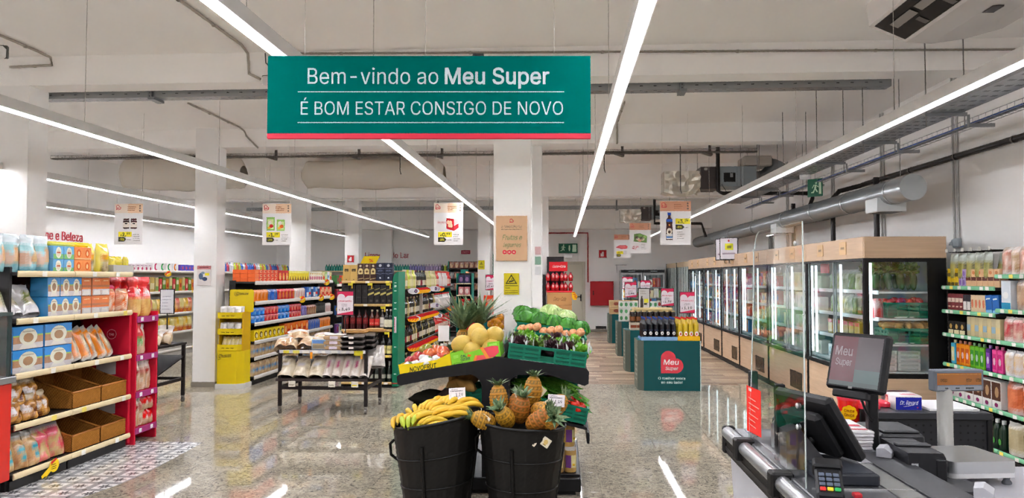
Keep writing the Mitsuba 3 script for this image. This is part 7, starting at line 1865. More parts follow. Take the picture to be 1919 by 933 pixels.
b, c, l = bottle(.30, .036, '#d2b83a', '#c8372e', None, sh=.66, n=12)
disc = M().disc(0, .07, .026, .035, -.0375, '#f4efe6', 12).disc(0, .065, .012, .016, -.038, '#d8503a', 8).plate(-.026, .015, .026, .045, -.0372, '#e2762a')
YB_ = Proto(('body', b, 'm_gloss'), ('cap', c, 'm_satin'), ('paper_label', disc, 'm_satin'))
for r_ in range(4):
 row(B1, -.02 if r_ else -.02, .485, 6, DB, 'dark_bottle', 'dark bottle with a blue cap and round white label on the nearest bin', 'bottle', 'dark bottles on the nearest bin', .075 + .13 * r_, TOPZ + .031)
 row(B1, .50, .81, 4, YB_, 'yellow_bottle', 'yellow bottle with a red cap on the nearest bin', 'bottle', 'yellow bottles on the nearest bin', .075 + .13 * r_, TOPZ + .031)
DJ = merged_bottle(.20, .042, '#2e2320', '#d8c69a', '#8a5a34', sh=.72, neck=.8, cap_h=.16, n=10)
CJ = Proto(('', M().lathe([(.05, 0), (.05, .1), (.05, .1), (.05, .12, '#cdbf8a')], '#6a4a30', 10), 'm_satin'))
for r_ in range(2):
 row(B2, .0, .80, 8, DJ, 'dark_jar', 'dark jar with a pale gold cap on the second bin', 'jar', 'dark jars on the second bin', .1 + .14 * r_, TOPZ + .135)
 row(B2, .0, .80, 7, cp(.11, .13, .13, '#c9bfae', band=(.3, .7, '#8a4a34')), 'tin_box', 'pale box with a brown band under the jars on the second bin', 'box', 'pale boxes on the second bin', .1 + .14 * r_, TOPZ)
row(B2, .03, .45, 2, cp(.2, .2, .22, '#b9663a', oval=(.5, .3, .3, '#e2b48a')), 'carton', 'orange-brown carton at the left rear of the second bin', 'carton', 'orange-brown cartons on the second bin', .47, TOPZ)
one('flat_pack', M().cb(.05, .1, TOPZ + .336, .75, .42, TOPZ + .39, '#e3d2a4', .02), 'm_film', B2, 'pale flat pack lying on the dark jars of the second bin', 'pack')
WGC = cp(.1, .1, .14, '#e6e9e4', oval=(.5, .3, .3, '#5f9a6a'))
row(B3, -.05, .76, 8, WGC, 'can_pack', 'white and green can pack on the third bin', 'pack', 'can packs on the third bin', .10, TOPZ, lev=3, lh=.142)
row(B3, .1, .7, 4, cp(.14, .12, .2, '#4f8fc0', oval=(.6, .3, .2, '#e9eef2')), 'water_pack', 'blue pack at the back of the third bin', 'pack', 'blue packs on the third bin', .35, TOPZ, lev=2, lh=.2)
row(B4, -.06, .8, 3, cp(.28, .3, .17, '#c9b08a', band=(.2, .8, '#b89a72'), pic=(.5, .25, '#8a4a3a')), 'wooden_crate', 'pale wooden crate on the farthest bin', 'crate', 'wooden crates on the farthest bin', .18, TOPZ, lev=2, lh=.175)
promo_sign(mat(1.885, 11.75, 1.115), '1', '19', 'promotion sign with price 1,19 on a pole over the nearest bin', .215, .31, .36)
promo_sign(mat(1.86, 13.75, 1.15), '1', '79', 'promotion sign with price 1,79 on a pole over the second bin', .215, .30, .30)
promo_sign(mat(1.46, 16.5, 1.23), '2', '94', 'promotion sign with price 2,94 over the third bin, left one', .24, .31, .40)
promo_sign(mat(1.80, 16.8, 1.31), '2', '29', 'promotion sign with price 2,29 over the third bin, right one', .21, .27, .585)
promo_sign(mat(1.66, 19.7, 1.36), '3', '19', 'promotion sign over the farthest bin, partly hidden', .26, .30, .3)
k = number('product_sign')
tag(k, 'grey framed sign with a bottle picture and yellow patch over the second bin', 'sign')
Fp = mat(1.447, 13.72, 1.03)
child(k, 'frame', M().cb(-.105, -.006, -.01, .105, .008, .43, '#3f3b3a', .003), 'm_satin', Fp)
ps = M().plate(-.093, .0, .093, .415, -.0066, '#d3cfcb').poly(bottle_outline(-.04, .05, .24, .05), '#4a4038', -.0072).plate(.0, .17, .075, .24, -.0072, '#e3dc4a').plate(.0, .135, .05, .165, -.0072, '#4a4a2a')
child(k, 'print', lines(ps, -.07, .32, .14, .07, 3, -.0072, '#a8a29c', 4), 'm_satin', Fp)
child(k, 'pole', M().tube([(0, .012, 0), (0, .012, -.2)], .006, '#2b2322', 6), 'm_satin', Fp)
# --- cola stack beside the third centre column
FCO = mat(-.30, 14.9, 0)
k = number('pallet_base')
tag(k, 'dark base under the cola cartons beside the centre columns', 'stand')
child(k, 'body', M().cb(0, 0, 0, .50, .5, .36, '#33302e', .005), 'm_satin', FCO)
def cc(m, w, d, h, y, c='#8a5a34'):
 m.text('Coca-Cola', 0, h * .35, h * .3, y, c, True, fit=w * .5, slant=.3)
for i, z in enumerate((.36, .61, .86, 1.11)):
 one('cola_carton', carton(.48, .48, .245, '#c79a68', (lambda m, w, d, h, y: cc(m, w, d, h, y, '#9a6a3e')) if i % 2 else None), 'm_satin', FCO @ mat(.25, .25, z), f'brown cola carton, {("lowest", "second", "third", "topmost")[i]} of the stack', 'carton')
BT = [(x, y) for x in (-.05, .05) for y in (-.12, 0, .12)]
def pack6(h):
 m = M()
 for x, y in BT:
  m.lathe([(.03, 0), (.045, .015), (.04, h * .3), (.046, h * .5), (.04, h * .68), (.018, h * .88)], '#a81822', 9, mat(x, y, 0)).lathe([(.0445, h * .32), (.0465, h * .5)], '#d8202c', 9, mat(x, y, 0), False)
 caps = M()
 for x, y in BT:
  caps.lathe([(.018, h * .88), (.018, h), (.018, h)], '#8a1c38', 7, mat(x, y, 0))
 wr = M().disc(-.05, h * .55, .022, .03, -.169, '#efb0b0', 8).disc(.05, h * .55, .022, .03, -.169, '#efb0b0', 8)  # pale pink disc on each front bottle
 return Proto(('bottles', m, 'm_gloss'), ('caps', caps, 'm_satin'), ('highlight_label', wr, 'm_satin'))
P6 = pack6(.17)
for l in range(2):
 for i in range(3):
  put('cola_pack', P6, FCO @ mat(.08 + .17 * i, .2, 1.385 + .19 * l), 'shrink pack of red cola bottles stacked over the brown cartons', 'bottle pack', 'cola packs')
one('cola_tray', M().cb(.0, .02, 1.355, .5, .46, 1.385, '#d83a44', .006), 'm_satin', FCO, 'red tray between the cola cartons and the bottle packs', 'tray')
one('cola_sign', M().cb(.05, .1, 1.765, .41, .14, 1.95, '#cf2430', .003).text('Coca-Cola', .24, 1.84, .045, .099, '#f4eeee', True, fit=.25, slant=.3), 'm_satin', FCO, 'red cola sign with white lettering on top of the stack', 'sign')
one('black_panel', M().cb(-.16, .1, 0, -.02, .4, 1.70, '#1c1b1b', .004), 'm_satin', FCO, 'black panel between the column and the cola stack', 'panel')
one('black_panel', M().cb(.0, .5, 0, .34, .54, 2.06, '#232020', .004), 'm_satin', FCO, 'black backboard behind the red cola sign', 'panel')
for i, (z, t) in enumerate(((1.28, 'upper'), (.80, 'lower'))):
 m = M().poly([(-.01, .09), (.045, .09), (.10, .0), (.08, -.07), (.02, -.07), (-.01, -.02)], '#f0c01e', -.004)
 for q in range(4):
  m.poly([(.0 + .014 * q, .085 - .035 * q), (.05 + .012 * q, .085 - .035 * q), (.055 + .012 * q, .07 - .035 * q), (.005 + .014 * q, .07 - .035 * q)], '#d0322a', -.005)
 one('promo_tag', m, 'm_satin', FCO @ mat(.50, .0, z), f'red and yellow price tags hanging at the right side of the cola stack, {t} one', 'price tag')
one('green_box', M().cb(-.32, -.03, .9, -.02, .2, 1.12, '#8fa08a', .01), 'm_satin', mat(-.05, 13.0, 0), 'pale green box behind the cabbages before the cola stack', 'box')
one('box_stand', M().cb(-.32, -.03, 0, -.02, .2, .9, '#2b2a29', .01), 'm_satin', mat(-.05, 13.0, 0), 'dark stand under the pale green box behind the cabbages', 'stand')
for z, c, t in ((2.05, '#d9b8b8', 'pinkish'), (1.9, '#8fae9a', 'greenish'), (1.75, '#dedede', 'white')):
 one('column_notice', M().cb(-.045, -.005, -.06, .045, 0, .06, c, .001), 'm_satin', mat(-.36, 11.595, z), f'small {t} notice on the second centre column', 'notice')
# --- back wall: hose cabinet, signs, upright coolers
k = number('hose_cabinet')
tag(k, 'red fire hose cabinet on the back wall', 'cabinet')
child(k, 'body', M().cb(.855, 23.30, .80, 1.55, 23.497, 1.53, '#b3232c', .006), 'm_satin')
child(k, 'handle', M().cb(.93, 23.285, 1.12, .955, 23.30, 1.24, '#4a1a1e', .003), 'm_satin')
fire_sign(mat(1.24, 23.49, 2.36), .26, 'square red and white fire sign high on the back wall above the hose cabinet')
one('floor_vent', M().cb(1.02, 23.46, .09, 1.34, 23.5, .17, '#2b2826', .003), 'm_satin', None, 'small black vent low on the back wall', 'vent')
one('wall_bracket', M().tube([(1.62, 23.47, 2.02), (1.95, 23.47, 2.02), (1.95, 23.3, 2.02)], .008, '#b9b6b4', 5).tube([(1.66, 23.47, 2.02), (1.66, 23.47, 1.8)], .008, '#b9b6b4', 5), 'm_satin', None, 'thin grey bracket on the back wall beside the upright coolers', 'bracket')
def led(parent, F, x, y, z0, z1, r=.011):
 m = M().box(x - r, y - r, z0, x + r, y + r, z1, '#ffffff')
 d = ply(m, 'm_matte')
 d['emitter'] = {'type': 'area', 'radiance': {'type': 'rgb', 'value': list(LED)}}
 child(parent, 'led_tube', d, None, F, 'glowing white tube')
coolc = ['#c23a34', '#e8d9b0', '#3f6fae', '#e9e6e0', '#7fa05a', '#d8923a', '#8a4a6a', '#5a8fb8', '#f0e8d8', '#a8382e']
def stock(F, x0, x1, zs, y, label, grp, seed, hs=.2, n=8, cols=coolc, b='m_satin'):
 rr_ = random.Random(seed)
 for zi, z in enumerate(zs):
  x = x0
  while x < x1 - .06:
   w = rr_.choice((.09, .12, .15))
   hh = hs * rr_.uniform(.55, .95)
   h2 = round(hh * 20) / 20 + .02
   put('chilled_pack', cp(w - .008, .12, h2, cols[rr_.randrange(len(cols))], b=b, oval=(.5, .3, .25, cols[rr_.randrange(len(cols))])), F @ mat(x + w / 2, y, z), f'{label}, {("lowest", "second", "third", "fourth", "top")[min(4, zi)]} shelf', 'pack', f'{grp}, {("lowest", "second", "third", "fourth", "top")[min(4, zi)]} shelf')
   x += w
for i, x in enumerate((1.73, 2.375)):
 k = number('upright_cooler')
 Fu = mat(x, 22.75, 0)
 tag(k, f'grey upright glass-door cooler at the back wall, {("left", "right")[i]} one', 'refrigerator')
 G = '#b9bcbc'
 child(k, 'cabinet', M().box(0, .06, 0, .03, .66, 1.86, G).box(.60, .06, 0, .63, .66, 1.86, G).box(0, .62, 0, .63, .66, 1.86, G).box(0, .06, 0, .63, .66, .14, G).box(0, .06, 1.80, .63, .66, 1.86, G), 'm_satin', Fu)
 child(k, 'top_sign', M().cb(.0, .03, 1.79, .63, .06, 1.87, '#26282a', .003).plate(.22, 1.815, .42, 1.84, .0294, '#8f9496'), 'm_satin', Fu)
 dr_ = child(k, 'door', M().box(.0, .02, .12, .05, .06, 1.78, G).box(.58, .02, .12, .63, .06, 1.78, G).box(.05, .02, .12, .58, .06, .18, G).box(.05, .02, 1.72, .58, .06, 1.78, G), 'm_satin', Fu)
 child(dr_, 'pane', M().box(.05, .038, .18, .58, .042, 1.72, '#cfe0e4'), 'm_pane', Fu)
 for z in (.45, .75, 1.05, 1.35):
  child(k, 'shelf', M().box(.03, .09, z - .012, .60, .6, z, '#d8dcdc'), 'm_satin', Fu)
 led(k, Fu, .315, .085, 1.69, 1.705, .012) if False else led(k, Fu, .06, .08, .25, 1.68)
 stock(Fu, .05, .58, (.18, .45, .75, 1.05, 1.36), .2, f'small chilled pack in the {("left", "right")[i]} upright cooler', f'packs in the {("left", "right")[i]} upright cooler', 5 + i, .27)
# --- wood-clad coolers along the right wall
COOL = [(10.15, 8.265, 'nearest wood-clad cooler, with salads and green crates'), (12.05, 10.16, 'second wood-clad cooler, seen through the clear shield'), (13.98, 12.06, 'third wood-clad cooler from the checkout'), (15.5, 13.99, 'fourth wood-clad cooler from the checkout'), (17.45, 15.51, 'fifth wood-clad cooler from the checkout'), (19.4, 17.46, 'last wood-clad cooler before the curtained ones')]
SHZ = (.66, .95, 1.22, 1.50)
for i, (ya, yb, text) in enumerate(COOL):
 L = ya - yb
 F = mat(3.15, ya, 0, rz=-90)
 k = number('cooler')
 tag(k, text, 'refrigerator')
 child(k, 'base_panel', M().cb(.012, .012, .09, L - .012, .04, .60, '#b98d62', .003), 'm_panelwood', F, 'wood-look lower panel')
 child(k, 'kick_plate', M().box(0, .03, 0, L, .78, .09, '#232120'), 'm_satin', F)
 child(k, 'body', M().box(0, .74, .09, L, .80, 2.0, '#a3b7b8').box(0, .04, .09, L, .74, .62, '#a3b4b4').box(0, .10, 1.86, L, .76, 2.0, '#8f9796'), 'm_satin', F)
 child(k, 'fascia', M().cb(0, -.004, 1.85, L, .02, 2.075, '#c9a279', .003).box(0, .02, 2.06, L, .80, 2.075, '#c29a70'), 'm_panelwood', F, 'wood-look top panel')
 gr = M().box(L * .58, .009, .15, L * .86, .0118, .38, '#4a4138')
 for a_ in range(9):
  gr.box(L * .58 + .004 + a_ * L * .03, .006, .155, L * .58 + .012 + a_ * L * .03, .009, .375, '#8a6f52')
 child(k, 'vent_grille', gr, 'm_satin', F)
 for x in (0, L):
  child(k, 'post', M().box(max(0, x - .03), -.004, .6, min(L, x + .03), .05, 1.85, '#1a1a1b').box(max(0, x - .012), -.002, .09, min(L, x + .012), .03, .6, '#1a1a1b'), 'm_satin', F)
 child(k, 'sill', M().box(0, -.006, .60, L, .06, .645, '#1f1f20').box(0, -.002, 1.825, L, .05, 1.85, '#1f1f20'), 'm_satin', F)
 for z in SHZ[1:]:
  child(k, 'shelf', M().box(.02, .16, z - .02, L - .02, .72, z, '#cfd6d6').box(.02, .15, z - .03, L - .02, .16, z + .012, '#e6ecec'), 'm_satin', F)
 child(k, 'floor_tray', M().box(.02, .10, .645, L - .02, .72, .66, '#cdd5d5'), 'm_satin', F)
 for q in range(2):
  x0, x1 = .03 + q * (L - .06) / 2, .03 + (q + 1) * (L - .06) / 2
  y0 = .012 + .02 * q
  d_ = child(k, 'sliding_door', M().box(x0, y0, .645, x0 + .018, y0 + .014, 1.825, '#9fa9aa').box(x1 - .018, y0, .645, x1, y0 + .014, 1.825, '#9fa9aa').box(x0 + .03, y0 - .012, 1.05, x0 + .045, y0, 1.35, '#9aa3a4'), 'm_satin', F)
  child(d_, 'pane', M().box(x0 + .018, y0 + .005, .65, x1 - .018, y0 + .009, 1.82, '#d8e6e8'), 'm_pane', F)
 led(k, F, .07, .10, .70, 1.80)
 led(k, F, L * .5, .10, .70, 1.80)
 if i < 4:
  led(k, F, L - .08, .10, .70, 1.80)
 for q in range(2):
  cx_ = L * (.3 + .4 * q)
  m = M().cb(cx_ - .10, -.012, 1.90, cx_ + .10, -.006, 2.045, '#d9b990', .001).plate(cx_ - .055, 1.96, cx_ + .055, 1.985, -.0126, '#8a7050')
  child(k, 'sign_plate', m, 'm_satin', F)
 if i:
  stock(F, .12, L - .12, SHZ, .27, f'chilled pack in the {("", "second", "third", "fourth", "fifth", "last")[i]} wood-clad cooler', f'packs in the {("", "second", "third", "fourth", "fifth", "last")[i]} cooler', 20 + i, .24, cols=(['#e6e8e2', '#d8ddd8', '#c9d2c4', '#efece2', '#b9c8b0'] if i == 1 else coolc))
# near end of the first cooler: glass side panel in a black frame
k = 'cooler'
FN0 = mat(3.15, 8.26, 0)
child(k, 'end_frame', M().box(0, -.012, .60, .83, .0, .65, '#1a1a1b').box(0, -.012, 1.81, .83, 0, 1.85, '#1a1a1b').box(0, -.012, .6, .04, 0, 1.85, '#1a1a1b').box(.64, -.012, .6, .83, 0, 1.85, '#161617'), 'm_satin', FN0)
child(k, 'end_pane', M().box(.04, -.008, .65, .64, -.004, 1.81, '#d8e6e8'), 'm_pane', FN0)
child(k, 'end_fascia', M().cb(0, -.02, 1.85, .83, -.0, 2.075, '#b98f68', .003), 'm_panelwood', FN0)
child(k, 'end_base', M().cb(0, -.012, .0, .83, 0, .60, '#b08660', .003), 'm_panelwood', FN0)
F0 = mat(3.15, 10.15, 0, rz=-90)
SAL = [Proto(('', bag(.2, .24, .12, lambda u, v, s, a, b, q=q: mixc(('#6f9a3a', '#a8b86a', '#dfe6dc')[q], ('#3f6a2a', '#e6ead8', '#9ab08a')[q], .5 + 2 * b) if v < .8 else mixc('#e8eeee', '#b9c4c4', .5 + a), 120 + q, .12, 7, 9, .5), 'm_film')) for q in range(3)]
row(F0, .15, 1.2, 5, SAL, 'salad_bag', 'bagged salad on the top shelf of the nearest cooler', 'salad bag', 'salad bags, top shelf', .28, SHZ[3], rz=4)
row(F0, .15, 1.1, 4, SAL, 'salad_bag', 'bagged salad on the third shelf of the nearest cooler', 'salad bag', 'salad bags, third shelf', .28, SHZ[2])
row(F0, .15, 1.2, 6, cp(.15, .14, .18, '#a8963a', band=(.75, 1, '#b8282c'), b='m_film'), 'cheese_pack', 'olive yellow pack with a red top on the second shelf of the nearest cooler', 'pack', 'olive yellow packs', .28, SHZ[1])
row(F0, .15, 1.3, 7, cp(.14, .14, .16, '#dfe6e8', oval=(.5, .3, .3, '#9fb6c0'), b='m_film'), 'fresh_pack', 'pale pack on the floor of the nearest cooler', 'pack', 'pale packs on the cooler floor', .28, SHZ[0])
one('red_header', M().box(.12, .14, 1.70, .42, .15, 1.82, '#c22a34'), 'm_satin', F0, 'red strip inside the top of the nearest cooler', 'sign')
# goods seen through the end panel
LET = [Proto(('', leafy(80 + s, '#6f9a3a', '#34561f', .05, 60, .075, .20), 'm_satin')) for s in range(2)]
for q in range(12):
 put('romaine_lettuce', LET[q % 2], mat(3.31 + .13 * (q % 4), 8.36 + .14 * (q // 4), SHZ[3] + .05, rz=40 * q, rx=-8), 'romaine lettuce on the top shelf behind the glass end of the nearest cooler', 'lettuce', 'romaine lettuces in the cooler')
for z, t in ((SHZ[2] + .005, 'upper'), (SHZ[1] + .005, 'lower')):
 crate_at(mat(3.62, 8.47, z), .44, .34, .16, f'{t} green crate behind the glass end of the nearest cooler')
PEP = Proto(('', fruit((.035, .035, .055), ('#b8242a', '#d8483a'), 90, .12, 10, 8, '#4f7a2e'), 'm_gloss'))
for q in range(12):
 put('red_pepper', PEP, mat(3.46 + .10 * (q % 4), 8.38 + .08 * (q // 4), SHZ[2] + .165 + .012 * (q % 2), ry=60, rz=30 * q), 'red pepper in the upper green crate of the nearest cooler', 'pepper', 'red peppers in the crate')
for q in range(10):
 put('sweet_potato', RT[q % 3], mat(3.46 + .09 * (q % 5), 8.38 + .12 * (q // 5), SHZ[1] + .19, ry=80, rz=40 * q), 'pale brown root in the lower green crate of the nearest cooler', 'root', 'pale roots in the cooler crate')
one('pepper_bag', bag(.13, .2, .1, lambda u, v, s, a, b: mixc('#c2323a', '#e9dcdc', .3 + 2 * a), 130, .1, 6, 8, .4), 'm_film', mat(3.33, 8.40, SHZ[2] + .003), 'striped bag of red peppers beside the upper green crate', 'bag')
pk = Proto(('', M().cb(-.115, -.06, 0, .115, .06, .042, '#d3d6d4', .006).plate(-.09, .01, .09, .03, -.0602, '#aeb4b2'), 'm_film'))
for q in range(15):
 put('yogurt_pack', pk, mat(3.40 + .24 * (q % 2), 8.42 + .15 * (q // 10), SHZ[0] + .003 + .0425 * ((q // 2) % 5)), 'flat grey pack in the stacks at the bottom of the glass end', 'pack', 'flat grey packs in the nearest cooler')
one('drum_pack', M().lathe([(.09, 0), (.095, .02), (.095, .2), (.085, .21)], '#d8dad8', 14).disc(0, .12, .05, .05, -.096, '#f2f2f0', 12), 'm_satin', mat(3.27, 8.42, SHZ[0] + .003), 'round white pack left of the flat grey packs in the nearest cooler', 'pack')
# two small framed price cards on the coolers
for i, y in enumerate((14.72, 14.32)):
 k = number('framed_card')
 tag(k, f'small black framed card with a yellow patch on top of the coolers, {("left", "right")[i]} one', 'sign')
 Fq = mat(3.06, y, 1.98, rz=-28)
 child(k, 'frame', M().cb(-.17, -.008, -.01, .17, .006, .40, '#2a2527', .003), 'm_satin', Fq)
 p = M().plate(-.155, .005, .155, .385, -.0086, '#ebe5ea').plate(-.07, .17, .08, .29, -.0092, '#e3e03a').plate(-.03, .2, .05, .25, -.0096, '#8a8430').plate(-.12, .09, .12, .12, -.0092, '#b8a8b4').disc(0, .34, .02, .02, -.0092, '#c23a4a', 8)
 child(k, 'print', p, 'm_satin', Fq)
 child(k, 'pole', M().tube([(0, .012, 0), (0, .012, -.06), (0, .10, -.06)], .006, '#2a2527', 5), 'm_satin', Fq)
# coolers with plastic strip curtains
for i, (ya, yb) in enumerate(((21.4, 19.42), (23.45, 21.42))):
 L = ya - yb
 F = mat(3.15, ya, 0, rz=-90)
 k = number('curtain_cooler')
 tag(k, f'cooler closed by pale plastic strip curtains, {("nearer", "farther")[i]} one', 'refrigerator')
 child(k, 'body', M().box(0, .1, 0, L, .8, 2.0, '#6f7876').box(0, 0, 0, L, .1, .5, '#a98058').box(0, 0, 1.92, L, .8, 2.05, '#c4b196'), 'm_satin', F)
 child(k, 'post', M().box(0, -.01, .0, .04, .05, 2.05, '#3f4544'), 'm_satin', F)
 n = 10
 for q in range(n):
  x = .05 + q * (L - .06) / n
  child(k, 'curtain_strip', M().box(x, .02 + .012 * (q % 2), .50, x + (L - .06) / n - .012, .026 + .012 * (q % 2), 1.93, ('#a9b4b0', '#c3ccc9')[q % 2]), 'm_film', F)
# --- shelving with green price strips on the right wall
FX = mat(3.885, 8.14, 0, rz=-90)
R1, R2 = [.10, .46, .78, 1.08, 1.315, 1.555], [.10, .46, .78, 1.08, 1.36, 1.665]
for i, (x0, L, lv) in enumerate(((0, .96, R1), (.97, 1.0, R2), (1.98, 1.0, R2))):
 shelving('organic_shelving', f'black shelving with green price strips on the right wall, bay {("beside the nearest cooler", "second from the cooler", "at the right picture edge")[i]}', FX @ mat(x0), L, lv, .46, None, '#2a2827', 2.0 if i == 9 else 1.72, .04, '#8ec9a4', '#2c2a29', ends=(i == 0, False), tags=6, group='right wall shelving bays')
def fx(name, x0, x1, n, p, z, label, grp, cat, y=.08, **kw):
 row(FX, x0, x1, n, p, name, label, cat, grp, y, z, **kw)
def herb(u, v, s, a, b):
 if v > .66: return mixc('#c9cfc8', '#8f948a', .5 + 2 * a)
 if abs(u) > .8 or v < .08: return '#4a4a42'
 return mixc('#8a8444', '#b5ab6a', .5 + 2 * b)
HB = [Proto(('film', bag(.13, .25, .05, herb, 140 + s, .05, 6, 10, .3), 'm_film')) for s in range(3)]
k = number('hook_rail')
tag(k, 'black rail with hooks over the right wall shelving, carrying herb bags', 'rail')
child(k, 'rail', M().tube([(.0, .30, 1.905), (3.0, .30, 1.905)], .01, '#232120', 6), 'm_satin', FX)
for q in range(6):
 x = .1 + .155 * q
 child(k, 'hook', M().tube([(x, .30, 1.90), (x, .02, 1.90), (x, .0, 1.915)], .004, '#3a3836', 5), 'm_metal', FX)
 child(k, 'tag_holder', M().cb(x - .022, -.004, 1.90, x + .022, .0, 1.935, '#d8d6d0', .001), 'm_satin', FX)
for q in range(5):
 put('herb_bag', HB[q % 3], FX @ mat(.12 + .155 * q, .06, 1.635, rz=3, ry=4), 'clear bag of dried herbs hanging from a hook over the green-stripped shelving', 'bag', 'hanging herb bags')
for q in range(3):
 put('herb_bag', HB[(q + 1) % 3], FX @ mat(.82 + .05 * q, .14 + .08 * q, 1.62, rz=30, ry=12), 'dark crumpled herb bag at the right end of the hooks', 'bag', 'dark herb bags at the end of the hooks')
one('socket_box', M().cb(-.06, -.05, 0, .06, 0, .1, '#9aa0a3', .01).poly([(-.06, .02), (-.14, .03), (-.06, .09)], '#8a9093', -.02, .03), 'm_satin', mat(4.40, 8.82, 1.98, rz=-90), 'grey wall socket at the lower end of a conduit over the herb bags', 'socket')
fx('spice_box', .02, .24, 3, cp(.065, .08, .09, '#d8b82e', band=(.1, .5, '#6a5a2a')), R1[5], 'small yellow box on the top green-stripped shelf', 'yellow boxes, top right shelf', 'box', lev=2, lh=.092)
fx('spice_box', .24, .38, 2, cp(.06, .08, .085, '#b8a4cc', oval=(.5, .3, .3, '#8a6aa8')), R1[5], 'small lilac box on the top green-stripped shelf', 'lilac boxes, top right shelf', 'box', lev=2, lh=.088)
fx('tea_box', .38, .96, 6, cp(.09, .08, .17, '#e2bf9a', band=(.36, .56, '#6a3a30'), oval=(.8, .28, .1, '#c98a5a')), R1[5], 'peach tea box with a brown band on the top green-stripped shelf', 'peach boxes, top right shelf', 'box')
fx('cracker_box', .02, .32, 4, cp(.07, .08, .17, '#7a3a3c', band=(.5, .75, '#e6d2c4'), txt=(.2, '#d8b8a8')), R1[4], 'dark red box with a cream band on the second green-stripped shelf', 'dark red boxes, second right shelf', 'box')
fx('cracker_box', .32, .46, 2, cp(.065, .08, .165, '#3a3238', band=(.1, .6, '#efe9e6')), R1[4], 'black and white box on the second green-stripped shelf', 'black boxes, second right shelf', 'box')
fx('cracker_box', .46, .72, 4, cp(.062, .08, .165, '#e6cfae', oval=(.5, .3, .25, '#d88a6a')), R1[4], 'cream box with a coral patch on the second green-stripped shelf', 'cream boxes, second right shelf', 'box')
fx('cracker_box', .72, .95, 2, cp(.105, .08, .17, '#2f6aa8', band=(0, .2, '#8fc4e0'), txt=(.75, '#dce8f0')), R1[4], 'blue box leaning on the second green-stripped shelf', 'blue boxes, second right shelf', 'box', ry=-5)
fx('noodle_box', .03, .36, 3, cp(.1, .09, .13, '#2e2a26', band=(.0, .35, '#e6dcb8'), oval=(.6, .25, .2, '#c9a86a')), R1[3], 'black box with a cream foot on the third green-stripped shelf', 'black boxes, third right shelf', 'box')
fx('pasta_pack', .38, .95, 8, [cp(.068, .08, .19, '#cdbf9e', band=(.3, .6, '#a9c0cc'), b='m_film'), cp(.068, .08, .19, '#d8c8a0', band=(.3, .6, '#e0c890'), b='m_film')], R1[3], 'beige pasta pack on the third green-stripped shelf', 'pasta packs, third right shelf', 'pack')
def drink(c, c2):
 return Proto(('body', M().cb(-.038, -.03, 0, .038, .03, .21, c, .006).plate(-.03, .03, .03, .17, -.0306, c2).disc(0, .1, .02, .035, -.031, mixc(c2, '#ffffff', .5), 10), 'm_satin'), ('cap', M().lathe([(.016, .21), (.016, .24), (.016, .24)], mixc(c2, '#ffffff', .2), 8), 'm_satin'))
for x0, x1, n, c, c2, t in ((.02, .14, 1, '#58b4cc', '#e9e0a8', 'sky blue'), (.14, .40, 3, '#e39420', '#c2601e', 'orange'), (.40, .66, 3, '#6fae2e', '#3f8a2a', 'green'), (.66, .78, 1, '#5a2a7a', '#8a4aa8', 'purple'), (.78, .96, 2, '#e0569a', '#c2307a', 'pink')):
 fx('drink_carton', x0, x1, n, drink(c, c2), R1[2], f'{t} drink carton on the fourth green-stripped shelf', f'{t} drink cartons', 'carton')
for x0, x1, n, c, t in ((.02, .96, 6, '#4a3026', 'brown'),):
 fx('cookie_box', x0, x1, n, cp(.145, .1, .25, '#e6e3e0', band=(.3, .95, '#5a3c30'), oval=(.14, .2, .08, '#8a3a6a'), pic=(.6, .2, '#a88a6a')), R1[1], 'white box with a brown window on the fifth green-stripped shelf', 'window boxes, fifth right shelf', 'box')
fx('red_snack', .1, .6, 3, [cp(.12, .08, .06, '#b8343a', b='m_film')], R1[1] + .252, 'small dark red pack lying on the white window boxes', 'dark red packs', 'pack')
GB = Proto(('body', M().lathe([(.04, 0), (.042, .01), (.042, .17), (.018, .23)], '#1f3a2a', 10).disc(0, .07, .024, .03, -.0432, '#4f9a4a', 10), 'm_gloss'), ('cap', M().lathe([(.02, .225), (.02, .26), (.02, .26)], '#e8ecea', 8), 'm_satin'))
fx('green_bottle', .02, .96, 9, GB, R1[0], 'dark green bottle with a white cap on the lowest green-stripped shelf', 'green bottles, lowest right shelf', 'bottle', lev=1)
def bagp(c1, c2, s, w=.17, h=.24):
 return Proto(('', bag(w, h, .09, lambda u, v, sd, a, b: mixc(c1, c2, .45 + 1.8 * b) if .12 < v < .85 else mixc(c1, '#ffffff', .4 + a), s, .07, 7, 10, .25, base=.9), 'm_film'))
